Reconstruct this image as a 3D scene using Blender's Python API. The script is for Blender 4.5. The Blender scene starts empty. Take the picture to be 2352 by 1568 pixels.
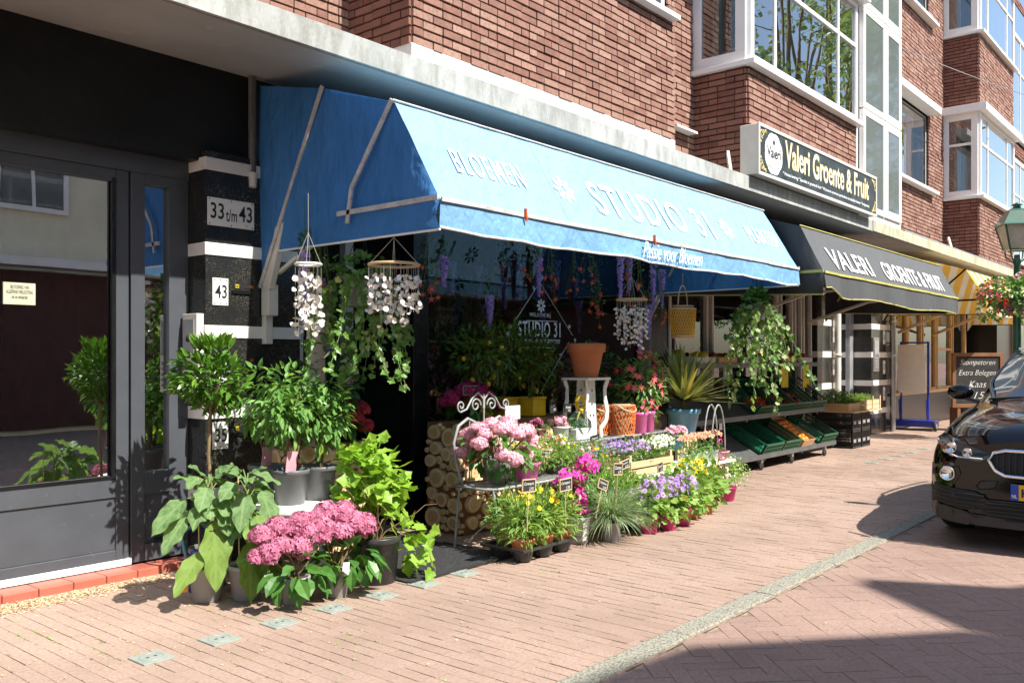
import bpy, math, random
import numpy as np
from mathutils import Vector, Matrix
random.seed(7); np.random.seed(7)
PI = math.pi
S = bpy.context.scene
COL = S.collection
# ---------------------------------------------------------------- camera, sky, sun, exposure
CAMH = 1.4; YAW = math.radians(40.05); FP = 2039.0; CX = 1176.0; HY = 822.0
cam = bpy.data.objects.new('camera', bpy.data.cameras.new('camera')); COL.objects.link(cam)
cam.location = (0, 0, CAMH); cam.rotation_euler = (PI/2, 0, YAW-PI/2)
cam.data.sensor_width = 36; cam.data.lens = 36*FP/2352; cam.data.shift_y = 0.0162
cam.data.clip_end = 600; cam.data.clip_start = .05
S.camera = cam
W = bpy.data.worlds.new('World'); S.world = W; W.use_nodes = True
nt = W.node_tree; sky = nt.nodes.new('ShaderNodeTexSky'); sky.sky_type = 'NISHITA'
sky.sun_disc = False; sky.sun_elevation = math.radians(50.6); sky.sun_rotation = math.radians(178)
sky.air_density = 1.1; sky.dust_density = 1.2
nt.links.new(sky.outputs[0], nt.nodes['Background'].inputs[0]); nt.nodes['Background'].inputs[1].default_value = .12
sun = bpy.data.objects.new('sun', bpy.data.lights.new('sun', 'SUN')); COL.objects.link(sun)
sun.data.energy = 5.0; sun.data.angle = math.radians(.53); sun.data.color = (1, .95, .87)
sun.rotation_euler = Vector((.08, -.82, 1.0)).to_track_quat('Z', 'Y').to_euler(); sun.location = (2, -8, 12)
S.view_settings.view_transform = 'Standard'; S.view_settings.look = 'None'
S.view_settings.exposure = .92; S.view_settings.gamma = 1
# ---------------------------------------------------------------- placing helpers
_c, _s = math.cos(YAW), math.sin(YAW)
def _ray(px, py):
    t = (px-CX)/FP
    return Vector((_c+_s*t, _s-_c*t, (HY-py)/FP))
def at(px, py, Y):                       # the point of the facade-parallel plane y = Y seen there
    d = _ray(px, py); k = Y/d.y
    return Vector((d.x*k, Y, CAMH+d.z*k))
def gz(px, py, z=0.0):                   # the point of the level plane z seen there
    d = _ray(px, py); k = (z-CAMH)/d.z
    return Vector((d.x*k, d.y*k, z))
# ---------------------------------------------------------------- materials
def _nodes(name):
    m = bpy.data.materials.new(name); m.use_nodes = True
    t = m.node_tree; b = t.nodes['Principled BSDF']; return m, t, b
def _mixc(t, fac, a, b, mode='MIX'):
    n = t.nodes.new('ShaderNodeMix'); n.data_type = 'RGBA'; n.blend_type = mode
    for i, v in ((0, fac), (6, a), (7, b)):
        if hasattr(v, 'links'): t.links.new(v, n.inputs[i])
        else: n.inputs[i].default_value = v if i == 0 else (*v[:3], 1)
    return n.outputs[2]
def _noise(t, scale, detail=4, co=None, rough=.55):
    n = t.nodes.new('ShaderNodeTexNoise'); n.inputs['Scale'].default_value = scale; n.inputs['Detail'].default_value = detail
    n.inputs['Roughness'].default_value = rough
    if co is None: co = t.nodes.new('ShaderNodeTexCoord').outputs['Object']
    t.links.new(co, n.inputs['Vector']); return n.outputs[0]
def _ramp(t, v, a, b):
    n = t.nodes.new('ShaderNodeMapRange'); n.inputs[1].default_value = a; n.inputs[2].default_value = b
    t.links.new(v, n.inputs[0]); return n.outputs[0]
def _attr(t, nm='tone'):
    n = t.nodes.new('ShaderNodeAttribute'); n.attribute_name = nm; return n.outputs['Fac']
def mat(name, col, rough=.6, bdist=.01, metal=0, var=.18, scale=6, bump=0, bscale=80, col2=None, dirt=None, dirtamt=.3, coat=0, spec=.5, tr=0, emit=0, flip=False, stretch=None):
    m, t, b = _nodes(name)
    tc = t.nodes.new('ShaderNodeTexCoord').outputs['Object']
    if stretch:
        mp = t.nodes.new('ShaderNodeMapping'); mp.inputs['Scale'].default_value = stretch; t.links.new(tc, mp.inputs[0]); tc = mp.outputs[0]
    n1 = _ramp(t, _noise(t, scale, 5, tc), .3, .7)
    lo = tuple(c*(1-var) for c in col); hi = tuple(min(1, c*(1+var)) for c in col)
    c = _mixc(t, n1, lo, hi)
    if col2 is not None: c = _mixc(t, _attr(t), c, col2) if not flip else _mixc(t, _attr(t), col2, c)
    if dirt is not None:
        c = _mixc(t, _ramp(t, _noise(t, scale*3.3, 6, tc, .7), .62-dirtamt*.35, .8), c, dirt)
    t.links.new(c, b.inputs['Base Color'])
    b.inputs['Roughness'].default_value = rough; b.inputs['Metallic'].default_value = metal
    b.inputs['Coat Weight'].default_value = coat; b.inputs['Specular IOR Level'].default_value = spec
    if bump:
        bn = t.nodes.new('ShaderNodeBump'); bn.inputs['Strength'].default_value = bump; bn.inputs['Distance'].default_value = bdist
        t.links.new(_noise(t, bscale, 4, tc), bn.inputs['Height']); t.links.new(bn.outputs[0], b.inputs['Normal'])
    if emit:
        b.inputs['Emission Color'].default_value = (*col, 1); b.inputs['Emission Strength'].default_value = emit
    if tr:
        tl = t.nodes.new('ShaderNodeBsdfTranslucent'); t.links.new(c, tl.inputs[0])
        mx = t.nodes.new('ShaderNodeMixShader'); mx.inputs[0].default_value = tr
        t.links.new(b.outputs[0], mx.inputs[1]); t.links.new(tl.outputs[0], mx.inputs[2])
        t.links.new(mx.outputs[0], t.nodes['Material Output'].inputs[0])
    return m
def leafmat(name, a, b_, tr=.3, rough=.42, spec=.4, old=None):
    m, t, b = _nodes(name)
    c = _mixc(t, _attr(t), a, b_)
    c = _mixc(t, _ramp(t, _noise(t, 45, 3), .35, .75), c, tuple(x*.8+y*.25 for x, y in zip(b_, a)))
    if name.endswith('leaf'):
        c = _mixc(t, _ramp(t, _attr(t), .965, .975), c, (b_[0]*1.35, b_[1]*1.0, b_[2]*.7))
        c = _mixc(t, _ramp(t, _noise(t, 120, 2), .68, .74), c, (b_[0]*1.2, b_[1]*.7, b_[2]*.6))
    t.links.new(c, b.inputs['Base Color']); b.inputs['Roughness'].default_value = rough; b.inputs['Specular IOR Level'].default_value = spec
    tl = t.nodes.new('ShaderNodeBsdfTranslucent')
    t.links.new(_mixc(t, 1.0, c, (1.15, 1.2, .6), 'MULTIPLY'), tl.inputs[0])
    mx = t.nodes.new('ShaderNodeMixShader'); mx.inputs[0].default_value = tr
    t.links.new(b.outputs[0], mx.inputs[1]); t.links.new(tl.outputs[0], mx.inputs[2])
    t.links.new(mx.outputs[0], t.nodes['Material Output'].inputs[0])
    return m
def glassmat(name, tint=(.8, .85, .83), ior=1.7, rough=.0, gain=1.3):
    m, t, b = _nodes(name); t.nodes.remove(b)
    tr = t.nodes.new('ShaderNodeBsdfTransparent'); tr.inputs[0].default_value = (*tint, 1)
    gl = t.nodes.new('ShaderNodeBsdfGlossy'); gl.inputs['Roughness'].default_value = rough; gl.inputs[0].default_value = (.95, .97, 1, 1)
    fr = t.nodes.new('ShaderNodeFresnel'); fr.inputs[0].default_value = ior
    mu = t.nodes.new('ShaderNodeMath'); mu.operation = 'MULTIPLY'; mu.inputs[1].default_value = gain; mu.use_clamp = True
    t.links.new(fr.outputs[0], mu.inputs[0])
    # slight waviness of the panes
    bn = t.nodes.new('ShaderNodeBump'); bn.inputs['Strength'].default_value = .05; bn.inputs['Distance'].default_value = .02
    t.links.new(_noise(t, 1.3, 1), bn.inputs['Height']); t.links.new(bn.outputs[0], gl.inputs['Normal'])
    mx = t.nodes.new('ShaderNodeMixShader'); t.links.new(mu.outputs[0], mx.inputs[0])
    t.links.new(tr.outputs[0], mx.inputs[1]); t.links.new(gl.outputs[0], mx.inputs[2])
    t.links.new(mx.outputs[0], t.nodes['Material Output'].inputs[0]); return m
# ---------------------------------------------------------------- mesh builder
def nrm(a): return a/np.maximum(np.linalg.norm(a, axis=-1, keepdims=True), 1e-9)
class MB:
    def __init__(s): s.V = []; s.ch = []; s.n = 0
    def add(s, v, f, tone=.5, mi=0, smooth=False):
        v = np.asarray(v, float).reshape(-1, 3)
        if isinstance(f, np.ndarray): groups = [f]
        else:
            by = {}
            for q in f: by.setdefault(len(q), []).append(q)
            groups = [np.array(g, int) for g in by.values()]
        for g in groups:
            tn = np.broadcast_to(np.asarray(tone, float), (len(g),)) if np.ndim(tone) == 0 or len(np.atleast_1d(tone)) == len(g) else np.full(len(g), .5)
            s.ch.append((g+s.n, np.array(tn), mi, smooth))
        s.V.append(v); s.n += len(v)
    def quad(s, a, b, c, d, **k): s.add([a, b, c, d], [(0, 1, 2, 3)], **k)
    def box(s, a, b, **k):
        x0, y0, z0 = a; x1, y1, z1 = b
        if x0 > x1: x0, x1 = x1, x0
        if y0 > y1: y0, y1 = y1, y0
        if z0 > z1: z0, z1 = z1, z0
        s.add([(x0,y0,z0),(x1,y0,z0),(x1,y1,z0),(x0,y1,z0),(x0,y0,z1),(x1,y0,z1),(x1,y1,z1),(x0,y1,z1)],
              np.array([(3,2,1,0),(4,5,6,7),(0,1,5,4),(1,2,6,5),(2,3,7,6),(3,0,4,7)]), **k)
    def cbox(s, c, size, R=None, **k):
        h = np.array(size)/2
        P = np.array([(-1,-1,-1),(1,-1,-1),(1,1,-1),(-1,1,-1),(-1,-1,1),(1,-1,1),(1,1,1),(-1,1,1)])*h
        if R is not None: P = P @ np.array(R).T
        s.add(P+np.array(c), np.array([(3,2,1,0),(4,5,6,7),(0,1,5,4),(1,2,6,5),(2,3,7,6),(3,0,4,7)]), **k)
    def bar(s, p, q, w, h=None, **k):            # square bar between two points
        p = Vector(p); q = Vector(q); d = q-p; R = d.to_track_quat('X', 'Z').to_matrix()
        s.cbox((p+q)/2, (d.length, w, h or w), R, **k)
    def tube(s, pts, r, n=6, cap=True, **k):
        P = np.array([tuple(p) for p in pts], float); m = len(P)
        r = np.broadcast_to(np.asarray(r, float), (m,))
        T = nrm(np.gradient(P, axis=0)); up = np.array([0, 0, 1.]) if abs(T[0][2]) < .9 else np.array([1., 0, 0])
        rings = []; N = np.cross(T[0], up); N /= np.linalg.norm(N)
        a = np.arange(n)*2*PI/n
        for i in range(m):
            N = N-T[i]*np.dot(N, T[i]); N /= max(np.linalg.norm(N), 1e-9); B = np.cross(T[i], N)
            rings.append(P[i]+r[i]*(np.cos(a)[:, None]*N+np.sin(a)[:, None]*B))
        F = [(i*n+j, i*n+(j+1) % n, (i+1)*n+(j+1) % n, (i+1)*n+j) for i in range(m-1) for j in range(n)]
        k.setdefault('smooth', True)
        s.add(np.concatenate(rings), np.array(F), **k)
        if cap:
            s.add(rings[0], [tuple(range(n))[::-1]], **{**k, 'smooth': False}); s.add(rings[-1], [tuple(range(n))], **{**k, 'smooth': False})
    def lathe(s, prof, c=(0, 0, 0), n=20, R=None, sx=1, sy=1, **k):
        a = np.arange(n)*2*PI/n; V = []
        for r, z in prof: V += [(r*math.cos(t)*sx, r*math.sin(t)*sy, z) for t in a]
        V = np.array(V)
        if R is not None: V = V @ np.array(R).T
        m = len(prof)
        F = [(i*n+j, i*n+(j+1) % n, (i+1)*n+(j+1) % n, (i+1)*n+j) for i in range(m-1) for j in range(n)]
        k.setdefault('smooth', True); s.add(V+np.array(c), np.array(F), **k)
    def disc(s, c, r, n=16, N=(0, 0, 1), **k):
        q = Vector(N).to_track_quat('Z', 'Y').to_matrix()
        V = [tuple(q @ Vector((r*math.cos(i*2*PI/n), r*math.sin(i*2*PI/n), 0))+Vector(c)) for i in range(n)]
        s.add(V, [tuple(range(n))], **k)
    def ball(s, c, r, n=10, m=6, sz=1, **k):
        prof = [(max(1e-4, r*math.sin(PI*i/m)), -r*sz*math.cos(PI*i/m)) for i in range(m+1)]
        s.lathe(prof, c, n, **k)
    def grid(s, P, closed=False, **k):           # P: (m,n,3)
        P = np.asarray(P, float); m, n = P.shape[:2]
        F = [(i*n+j, i*n+j+1, (i+1)*n+j+1, (i+1)*n+j) for i in range(m-1) for j in range(n-1)]
        k.setdefault('smooth', True); s.add(P.reshape(-1, 3), np.array(F), **k)
    def prism(s, poly, d, **k):                  # polygon (3-D points) extruded by vector d
        n = len(poly); A = [tuple(p) for p in poly]; B = [tuple(Vector(p)+Vector(d)) for p in poly]
        s.add(A+B, [tuple(range(n))[::-1], tuple(range(n, 2*n))]+[(i, (i+1) % n, n+(i+1) % n, n+i) for i in range(n)], **k)
    def stamp(s, TF, pos, X, N, L, Wd=None, tone=None, mi=0, smooth=False):   # many copies of a small template
        T, F = TF; pos = np.atleast_2d(np.asarray(pos, float)); n = len(pos)
        X = nrm(np.broadcast_to(X, (n, 3)).astype(float)); N = np.broadcast_to(N, (n, 3)).astype(float)
        Z = N-X*np.sum(N*X, 1, keepdims=True); bad = np.linalg.norm(Z, axis=1) < 1e-3
        Z[bad] = np.cross(X[bad], np.array([.3, 1, .2])); Z = nrm(Z); Y = np.cross(Z, X)
        L = np.broadcast_to(L, (n,))[:, None, None].astype(float); Wd = L if Wd is None else np.broadcast_to(Wd, (n,))[:, None, None].astype(float)
        V = pos[:, None, :]+T[None, :, 0:1]*X[:, None]*L+T[None, :, 1:2]*Y[:, None]*Wd+T[None, :, 2:3]*Z[:, None]*L
        k = len(T); FF = (F[None]+(np.arange(n)*k)[:, None, None]).reshape(-1, F.shape[1])
        if tone is None: tone = np.random.rand(n)
        tt = np.repeat(np.broadcast_to(tone, (n,)), len(F))
        s.add(V.reshape(-1, 3), FF, tone=tt, mi=mi, smooth=smooth)
    def build(s, name, mats, parent=None, world=False, kind=None, label=None):
        me = bpy.data.meshes.new(name)
        V = np.concatenate(s.V) if s.V else np.zeros((0, 3))
        o = bpy.data.objects.new(name, me); COL.objects.link(o)
        if parent is not None:
            o.parent = parent
            if world:
                off = Vector((0, 0, 0)); p = parent
                while p is not None: off += p.location; p = p.parent
                V = V-np.array(off)
        elif world:
            base = np.array([(V[:, 0].min()+V[:, 0].max())/2, (V[:, 1].min()+V[:, 1].max())/2, V[:, 2].min()])
            V = V-base; o.location = base
        nl = sum(c[0].size for c in s.ch); nf = sum(len(c[0]) for c in s.ch)
        me.vertices.add(len(V)); me.loops.add(nl); me.polygons.add(nf)
        me.vertices.foreach_set('co', V.astype(np.float32).ravel())
        me.loops.foreach_set('vertex_index', np.concatenate([c[0].ravel() for c in s.ch]).astype(np.int32))
        sz = np.concatenate([np.full(len(c[0]), c[0].shape[1]) for c in s.ch])
        me.polygons.foreach_set('loop_start', np.concatenate([[0], np.cumsum(sz)[:-1]]).astype(np.int32))
        me.polygons.foreach_set('loop_total', sz.astype(np.int32))
        me.polygons.foreach_set('material_index', np.concatenate([np.full(len(c[0]), c[2]) for c in s.ch]).astype(np.int32))
        me.polygons.foreach_set('use_smooth', np.concatenate([np.full(len(c[0]), c[3]) for c in s.ch]).astype(bool))
        at_ = me.attributes.new('tone', 'FLOAT', 'FACE')
        at_.data.foreach_set('value', np.concatenate([c[1] for c in s.ch]).astype(np.float32))
        for m in (mats if isinstance(mats, (list, tuple)) else [mats]): me.materials.append(m)
        me.update(calc_edges=True)
        if kind: o['kind'] = kind
        if label: o['label'] = label
        return o
def tag(o, label, cat, group=None):
    o['label'] = label; o['category'] = cat
    if group: o['group'] = group
    return o
def thing(name, label, cat, loc=(0, 0, 0), group=None, rz=0):
    o = bpy.data.objects.new(name, None); COL.objects.link(o); o.location = loc; o.rotation_euler = (0, 0, rz)
    o.empty_display_size = .1
    return tag(o, label, cat, group)
def bevel(o, w=.004, seg=2):
    m = o.modifiers.new('bevel', 'BEVEL'); m.width = w; m.segments = seg; m.limit_method = 'ANGLE'; return o
def copy_thing(root, loc=None, rz=None, label=None, group=None):
    r = root.copy(); COL.objects.link(r)
    if loc is not None: r.location = loc
    if rz is not None: r.rotation_euler = (0, 0, rz)
    if label: r['label'] = label
    if group: r['group'] = group
    for ch in [o for o in root.children]:
        c = ch.copy(); COL.objects.link(c); c.parent = r
        for g in [o for o in ch.children]:
            d = g.copy(); COL.objects.link(d); d.parent = c
    return r
def text_part(name, body, parent, m, O, X, Y, thick=.0015, shear=0, world=True, spacing=1.0, bold=0, narrow=None, warp=None):
    """body's bounding box is laid on the parallelogram O, X (whole width), Y (whole height)"""
    cu = bpy.data.curves.new(name, 'FONT'); cu.body = body; cu.size = 1; cu.shear = shear; cu.space_character = spacing
    cu.offset = bold; cu.align_x = 'CENTER' if '\n' in body else 'LEFT'
    t = bpy.data.objects.new('tmp', cu); COL.objects.link(t)
    bpy.context.view_layer.update()
    me = bpy.data.meshes.new_from_object(t.evaluated_get(bpy.context.evaluated_depsgraph_get()))
    bpy.data.objects.remove(t); bpy.data.curves.remove(cu)
    n = len(me.vertices); co = np.zeros(n*3, np.float32); me.vertices.foreach_get('co', co); co = co.reshape(-1, 3)
    mn = co.min(0); mx = co.max(0); u = (co[:, 0]-mn[0])/(mx[0]-mn[0]); v = (co[:, 1]-mn[1])/(mx[1]-mn[1])
    X = np.array(X, float); Y = np.array(Y, float); N = nrm(np.cross(X, Y))
    O = np.array(O, float)
    if warp is not None: v = v+warp(u)
    V = O+u[:, None]*X+v[:, None]*Y
    faces = [tuple(p.vertices) for p in me.polygons]
    bpy.data.meshes.remove(me)
    mb = MB(); mb.add(V+N*thick, faces)
    return mb.build(name, m, parent, world=world)
# ---------------------------------------------------------------- small templates for leaves and petals
def A(*p): return np.array(p, float)
OV = (A((0,0,0),(.3,.42,.04),(.65,.36,0),(1,0,-.16),(.65,-.36,0),(.3,-.42,.04),(.33,0,-.06),(.68,0,-.08)),
      np.array([(0,6,1),(1,6,7),(1,7,2),(2,7,3),(0,5,6),(5,7,6),(5,4,7),(4,3,7)]))
DI = (A((0,0,0),(.45,.5,.1),(1,0,-.1),(.45,-.5,.1)), np.array([(0,2,1),(0,3,2)]))
def _lobed():
    r = [(0,0),(-.12,.22),(.02,.5),(.28,.4),(.42,.62),(.62,.34),(1,0)]
    P = [(x, y, .08*abs(y)) for x, y in r]+[(x, -y, .08*abs(y)) for x, y in r[1:-1][::-1]]
    P.append((.3, 0, -.06)); n = len(P)-1
    return A(*P), np.array([(n, (i+1) % n, i) for i in range(n)])
LOB = _lobed()
def grass_t(k=6, w=.5, droop=1.0):
    P = []; F = []
    for i in range(k+1):
        u = i/k; ww = w*(1-u**2.2)+.02
        x = math.sin(u*1.3*droop)/max(1.3*droop, .01)*1.15; z = -(1-math.cos(u*1.3*droop))*.7
        P += [(x, ww, z), (x, -ww, z)]
    for i in range(k): F.append((2*i, 2*i+1, 2*i+3, 2*i+2))
    return A(*P), np.array(F)
GR = grass_t(); GRS = grass_t(5, .5, .35)
def star(n=5, rin=.4, zc=-.3, ztip=0):
    P = []
    for i in range(2*n):
        a = PI*i/n; r = 1 if i % 2 == 0 else rin
        P.append((r*math.cos(a), r*math.sin(a), ztip if i % 2 == 0 else 0))
    P.append((0, 0, zc)); m = 2*n
    return A(*P), np.array([(m, i, (i+1) % m) for i in range(m)])
ST4 = star(4, .45, -.05); ST5 = star(5, .5, -.35); DAISY = star(11, .45, -.05); DISC6 = (A(*[(math.cos(i*PI/3), math.sin(i*PI/3), 0) for i in range(6)]), np.array([(0,1,2,3,4,5)]))
def rnd(n): return nrm(np.random.randn(n, 3))
def any_perp(N):
    a = np.cross(N, np.random.randn(*N.shape)); return nrm(a)
def blobpts(n, c, r, lo=.55, flat=0):           # points in the outer shell of an ellipsoid
    d = rnd(n)
    if flat: d[:, 2] = np.abs(d[:, 2])*(1-flat)+d[:, 2]*flat if flat > 0 else d[:, 2]
    k = lo+(1-lo)*np.random.rand(n)**.6
    return np.array(c)+d*np.array(r)*k[:, None], d
def leaves(mb, n, c, r, T=OV, L=.06, Wd=.035, lo=.45, droop=.2, up=.6, spread=.7, mi=0, half=False, bump=0.25):
    p, d = blobpts(n, c, r, lo)
    if bump:                                      # uneven outline: clumps pushed in and out
        k = rnd(14); w = np.exp(6*(d @ k.T-1)).sum(1); p = np.array(c)+(p-np.array(c))*(1-bump*.6+bump*1.1*np.clip(w, 0, 1))[:, None]
    if half: p[:, 2] = np.where(p[:, 2] < c[2], c[2]+(c[2]-p[:, 2])*.3, p[:, 2])
    X = nrm(d+spread*rnd(n)+np.array([0, 0, -droop])); N = nrm(np.array([0, 0, up])+d*.5+.5*rnd(n))
    sz = np.random.uniform(.65, 1.15, n)
    mb.stamp(T, p, X, N, L*sz, Wd*sz, mi=mi, smooth=False); return p, d
# ---------------------------------------------------------------- material palette
def M_(): pass
M = {}
M['brick'] = mat('red_brick', (.23, .108, .08), .85, var=.25, scale=9, bump=.5, bscale=140, col2=(.37, .225, .17), dirt=(.13, .065, .05), dirtamt=.4)
M['brick_dark'] = mat('brown_and_shaded_brick', (.19, .072, .05), .85, var=.25, scale=9, bump=.5, bscale=140, col2=(.27, .12, .085), dirt=(.13, .12, .05), dirtamt=.2)  # brown house brick, also the shade painted on side faces
M['mortar'] = mat('mortar', (.26, .22, .18), .95, bump=.3)
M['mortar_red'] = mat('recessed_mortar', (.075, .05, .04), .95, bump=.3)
M['concrete'] = mat('weathered_concrete', (.4, .41, .39), .9, var=.2, scale=2.2, bump=.5, bscale=70, dirt=(.17, .175, .14), dirtamt=.5, stretch=(1.2, 1, .45))
M['soffit'] = mat('painted_soffit', (.33, .33, .32), .85, var=.12, scale=1.5, bump=.2, dirt=(.5, .46, .42), dirtamt=.12)
M['white'] = mat('white_paint', (.8, .8, .78), .45, var=.05, scale=3)
M['white_stone'] = mat('white_stone_band', (.74, .72, .68), .6, var=.08, scale=4, bump=.1, dirt=(.4, .38, .33), dirtamt=.1)
M['upvc'] = mat('white_window_frame', (.78, .77, .75), .35, var=.04, scale=2)
M['anthracite'] = mat('anthracite_frame', (.07, .077, .09), .42, var=.1, scale=5, bump=.05, dirt=(.2, .2, .2), dirtamt=-.1)
M['black'] = mat('black_plaster', (.012, .013, .013), .5, var=.5, scale=2, bump=.3, bscale=12, spec=.3, dirt=(.05, .05, .047), dirtamt=-.05)
M['blackpaint'] = mat('black_gloss_paint', (.01, .01, .011), .25, var=.3, scale=4)
def granite():
    m, t, b = _nodes('black_granite'); tc = t.nodes.new('ShaderNodeTexCoord').outputs['Object']
    f = _ramp(t, _noise(t, 120, 3, tc, .8), .56, .64); g = _ramp(t, _noise(t, 5, 3, tc), .35, .75)
    mu = t.nodes.new('ShaderNodeMath'); mu.operation = 'MULTIPLY'; t.links.new(f, mu.inputs[0]); t.links.new(g, mu.inputs[1])
    c = _mixc(t, mu.outputs[0], (.018, .019, .02), (.3, .28, .17)); t.links.new(c, b.inputs['Base Color'])
    b.inputs['Roughness'].default_value = .18; return m
M['granite'] = granite()
M['glass'] = glassmat('window_glass', (.75, .8, .77), 2.2, gain=4)
M['shopglass'] = glassmat('shop_window_glass', (.85, .88, .88), 1.6, gain=1.5)
M['skyglass'] = glassmat('upper_window_glass', (.8, .85, .85), 1.9, gain=2.2)
M['net'] = mat('grey_net_curtain', (.22, .25, .23), .9, var=.25, scale=5, stretch=(1, 1, .1))
def wired():
    m, t, b = _nodes('wired_frosted_glass'); tc = t.nodes.new('ShaderNodeTexCoord').outputs['Object']
    br = t.nodes.new('ShaderNodeTexChecker'); br.inputs['Scale'].default_value = 60; t.links.new(tc, br.inputs[0])
    c = _mixc(t, br.outputs[1], (.09, .10, .10), (.15, .17, .17)); t.links.new(c, b.inputs['Base Color']); b.inputs['Roughness'].default_value = .12
    b.inputs['Coat Weight'].default_value = .6; return m
M['wired'] = wired()
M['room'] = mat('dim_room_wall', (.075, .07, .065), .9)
M['room_light'] = mat('cream_lobby_wall', (.55, .5, .33), .8)
M['curtain'] = mat('white_curtain', (.75, .76, .74), .9, var=.1, scale=14, tr=.3, stretch=(1, 1, .1))
M['canvas'] = mat('blue_awning_canvas', (.045, .19, .46), .7, var=.13, scale=2.2, bump=1.0, bscale=4, bdist=.09, col2=(.27, .52, .76), tr=.22, dirt=(.09, .22, .42), dirtamt=-.12, stretch=(1, 1, .55))  # col2 paleness: faded cloth plus sunlit sheen put into the colour
M['canvas_b'] = mat('black_awning_canvas', (.035, .037, .04), .8, var=.3, scale=3, bump=.8, bscale=3, bdist=.05, col2=(.085, .09, .095), stretch=(1, 1, .3))
M['canvas_y'] = mat('striped_awning_canvas', (.85, .55, .1), .75, var=.06, scale=3, col2=(.85, .82, .72), tr=.35)
M['piping'] = mat('grey_tape', (.5, .48, .46), .7, var=.2, scale=12, dirt=(.2, .18, .15), dirtamt=.3)
M['yellow_piping'] = mat('yellow_piping', (.42, .4, .12), .7)
M['cream'] = mat('cream_metal', (.62, .6, .54), .45, var=.06)
M['lettering'] = mat('white_lettering', (.85, .85, .85), .7, var=.03)
M['lettering_soft'] = mat('window_lettering', (.85, .88, .9), .7)
M['blackletter'] = mat('black_lettering', (.015, .015, .015), .5)
M['gold'] = mat('gold_lettering', (.62, .5, .2), .6)
M['signblack'] = mat('black_sign_face', (.035, .045, .05), .4, var=.5, scale=6, dirt=(.12, .14, .15), dirtamt=.1)
M['steel'] = mat('galvanised_steel', (.5, .5, .5), .38, metal=.9, var=.15)
M['greymetal'] = mat('grey_metal', (.35, .36, .37), .4, metal=.3)
M['wrought'] = mat('pale_wrought_iron', (.3, .32, .31), .5, var=.25, scale=20, dirt=(.2, .14, .1), dirtamt=.35)
M['potgrey'] = mat('grey_plastic', (.13, .135, .14), .38, var=.15, scale=5, dirt=(.25, .22, .18), dirtamt=.1)
M['potdark'] = mat('dark_plastic', (.03, .031, .033), .4, var=.2, dirt=(.12, .1, .08), dirtamt=.2)
M['potlight'] = mat('light_grey_plastic', (.3, .29, .3), .45, var=.1)
M['terracotta'] = mat('terracotta', (.52, .17, .075), .8, var=.12, scale=5, bump=.1)
M['pinkpot'] = mat('pink_plastic', (.72, .13, .4), .35, var=.06)
M['magenta'] = mat('magenta_plastic', (.5, .02, .16), .35, var=.08)
M['yellowpot'] = mat('yellow_plastic', (.75, .5, .02), .4)
M['bluepot'] = mat('blue_glazed_pot', (.1, .27, .4), .35, var=.12)
M['zinc'] = mat('whitewashed_zinc', (.55, .58, .56), .6, var=.35, scale=14)
M['glazed'] = mat('grey_green_glaze', (.2, .23, .2), .2, var=.25, scale=10, coat=.5)
M['bronze'] = mat('bronze_pot', (.22, .13, .1), .35, metal=.5)
M['soil'] = mat('potting_soil', (.05, .032, .02), .95, bump=.8, bscale=60, var=.4, scale=40)
M['bark'] = mat('brown_stem', (.2, .14, .07), .85, var=.3, scale=25, bump=.3)
M['greenstem'] = mat('green_stem', (.14, .2, .05), .7)
def birch():
    m, t, b = _nodes('birch_bark'); tc = t.nodes.new('ShaderNodeTexCoord').outputs['Object']
    mp = t.nodes.new('ShaderNodeMapping'); mp.inputs['Scale'].default_value = (6, 6, 26); t.links.new(tc, mp.inputs[0])
    f = _ramp(t, _noise(t, 1.6, 5, mp.outputs[0], .7), .52, .62)
    t.links.new(_mixc(t, f, (.5, .42, .36), (.07, .05, .04)), b.inputs['Base Color']); b.inputs['Roughness'].default_value = .8; return m
M['birch'] = birch()
M['logend'] = mat('log_end_wood', (.78, .62, .36), .75, var=.12, scale=30, col2=(.55, .36, .16), bump=.2)
M['logbark'] = mat('log_bark', (.6, .46, .28), .85, var=.3, scale=20)
M['palewood'] = mat('pale_wood', (.62, .46, .27), .65, var=.15, scale=4, stretch=(1, 12, 12), dirt=(.35, .22, .1), dirtamt=.1)
M['brownwood'] = mat('brown_wood', (.2, .09, .035), .6, var=.25, scale=6)
M['oakframe'] = mat('oak_frame', (.5, .31, .15), .5, var=.15, scale=4)
M['chalk'] = mat('blackboard', (.02, .021, .021), .7, var=.5, scale=8)
M['chalkline'] = mat('chalk', (.72, .72, .68), .9)
M['green_crate'] = mat('green_crate_plastic', (.012, .11, .055), .35, var=.1)
M['black_crate'] = mat('black_crate_plastic', (.02, .02, .021), .4, var=.2)
M['card'] = mat('cardboard', (.5, .33, .17), .85, var=.08)
M['orange'] = mat('orange_peel', (.85, .26, .01), .45, bump=.1, bscale=300)
M['tomato'] = mat('red_fruit', (.55, .04, .015), .3, col2=(.65, .14, .02))
M['yellowpaper'] = mat('yellow_paper', (.78, .62, .02), .7)
M['paper'] = mat('white_paper', (.75, .75, .72), .7)
M['shell'] = mat('mother_of_pearl', (.72, .65, .58), .35, var=.15, scale=30, col2=(.85, .82, .78), coat=.3)
M['cane'] = mat('light_cane', (.55, .37, .2), .6)
M['string'] = mat('thin_cord', (.45, .42, .36), .8)
M['wicker'] = mat('orange_cord', (.75, .16, .02), .6, var=.1)
M['yellowcord'] = mat('yellow_cord', (.75, .4, .03), .6, var=.1)
M['jute'] = mat('jute', (.35, .25, .14), .9)
M['bluemetal'] = mat('blue_enamel', (.02, .035, .3), .3)
M['rubber'] = mat('rubber', (.02, .02, .02), .75)
M['beige'] = mat('pale_panel', (.85, .79, .7), .5, var=.05)
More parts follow.
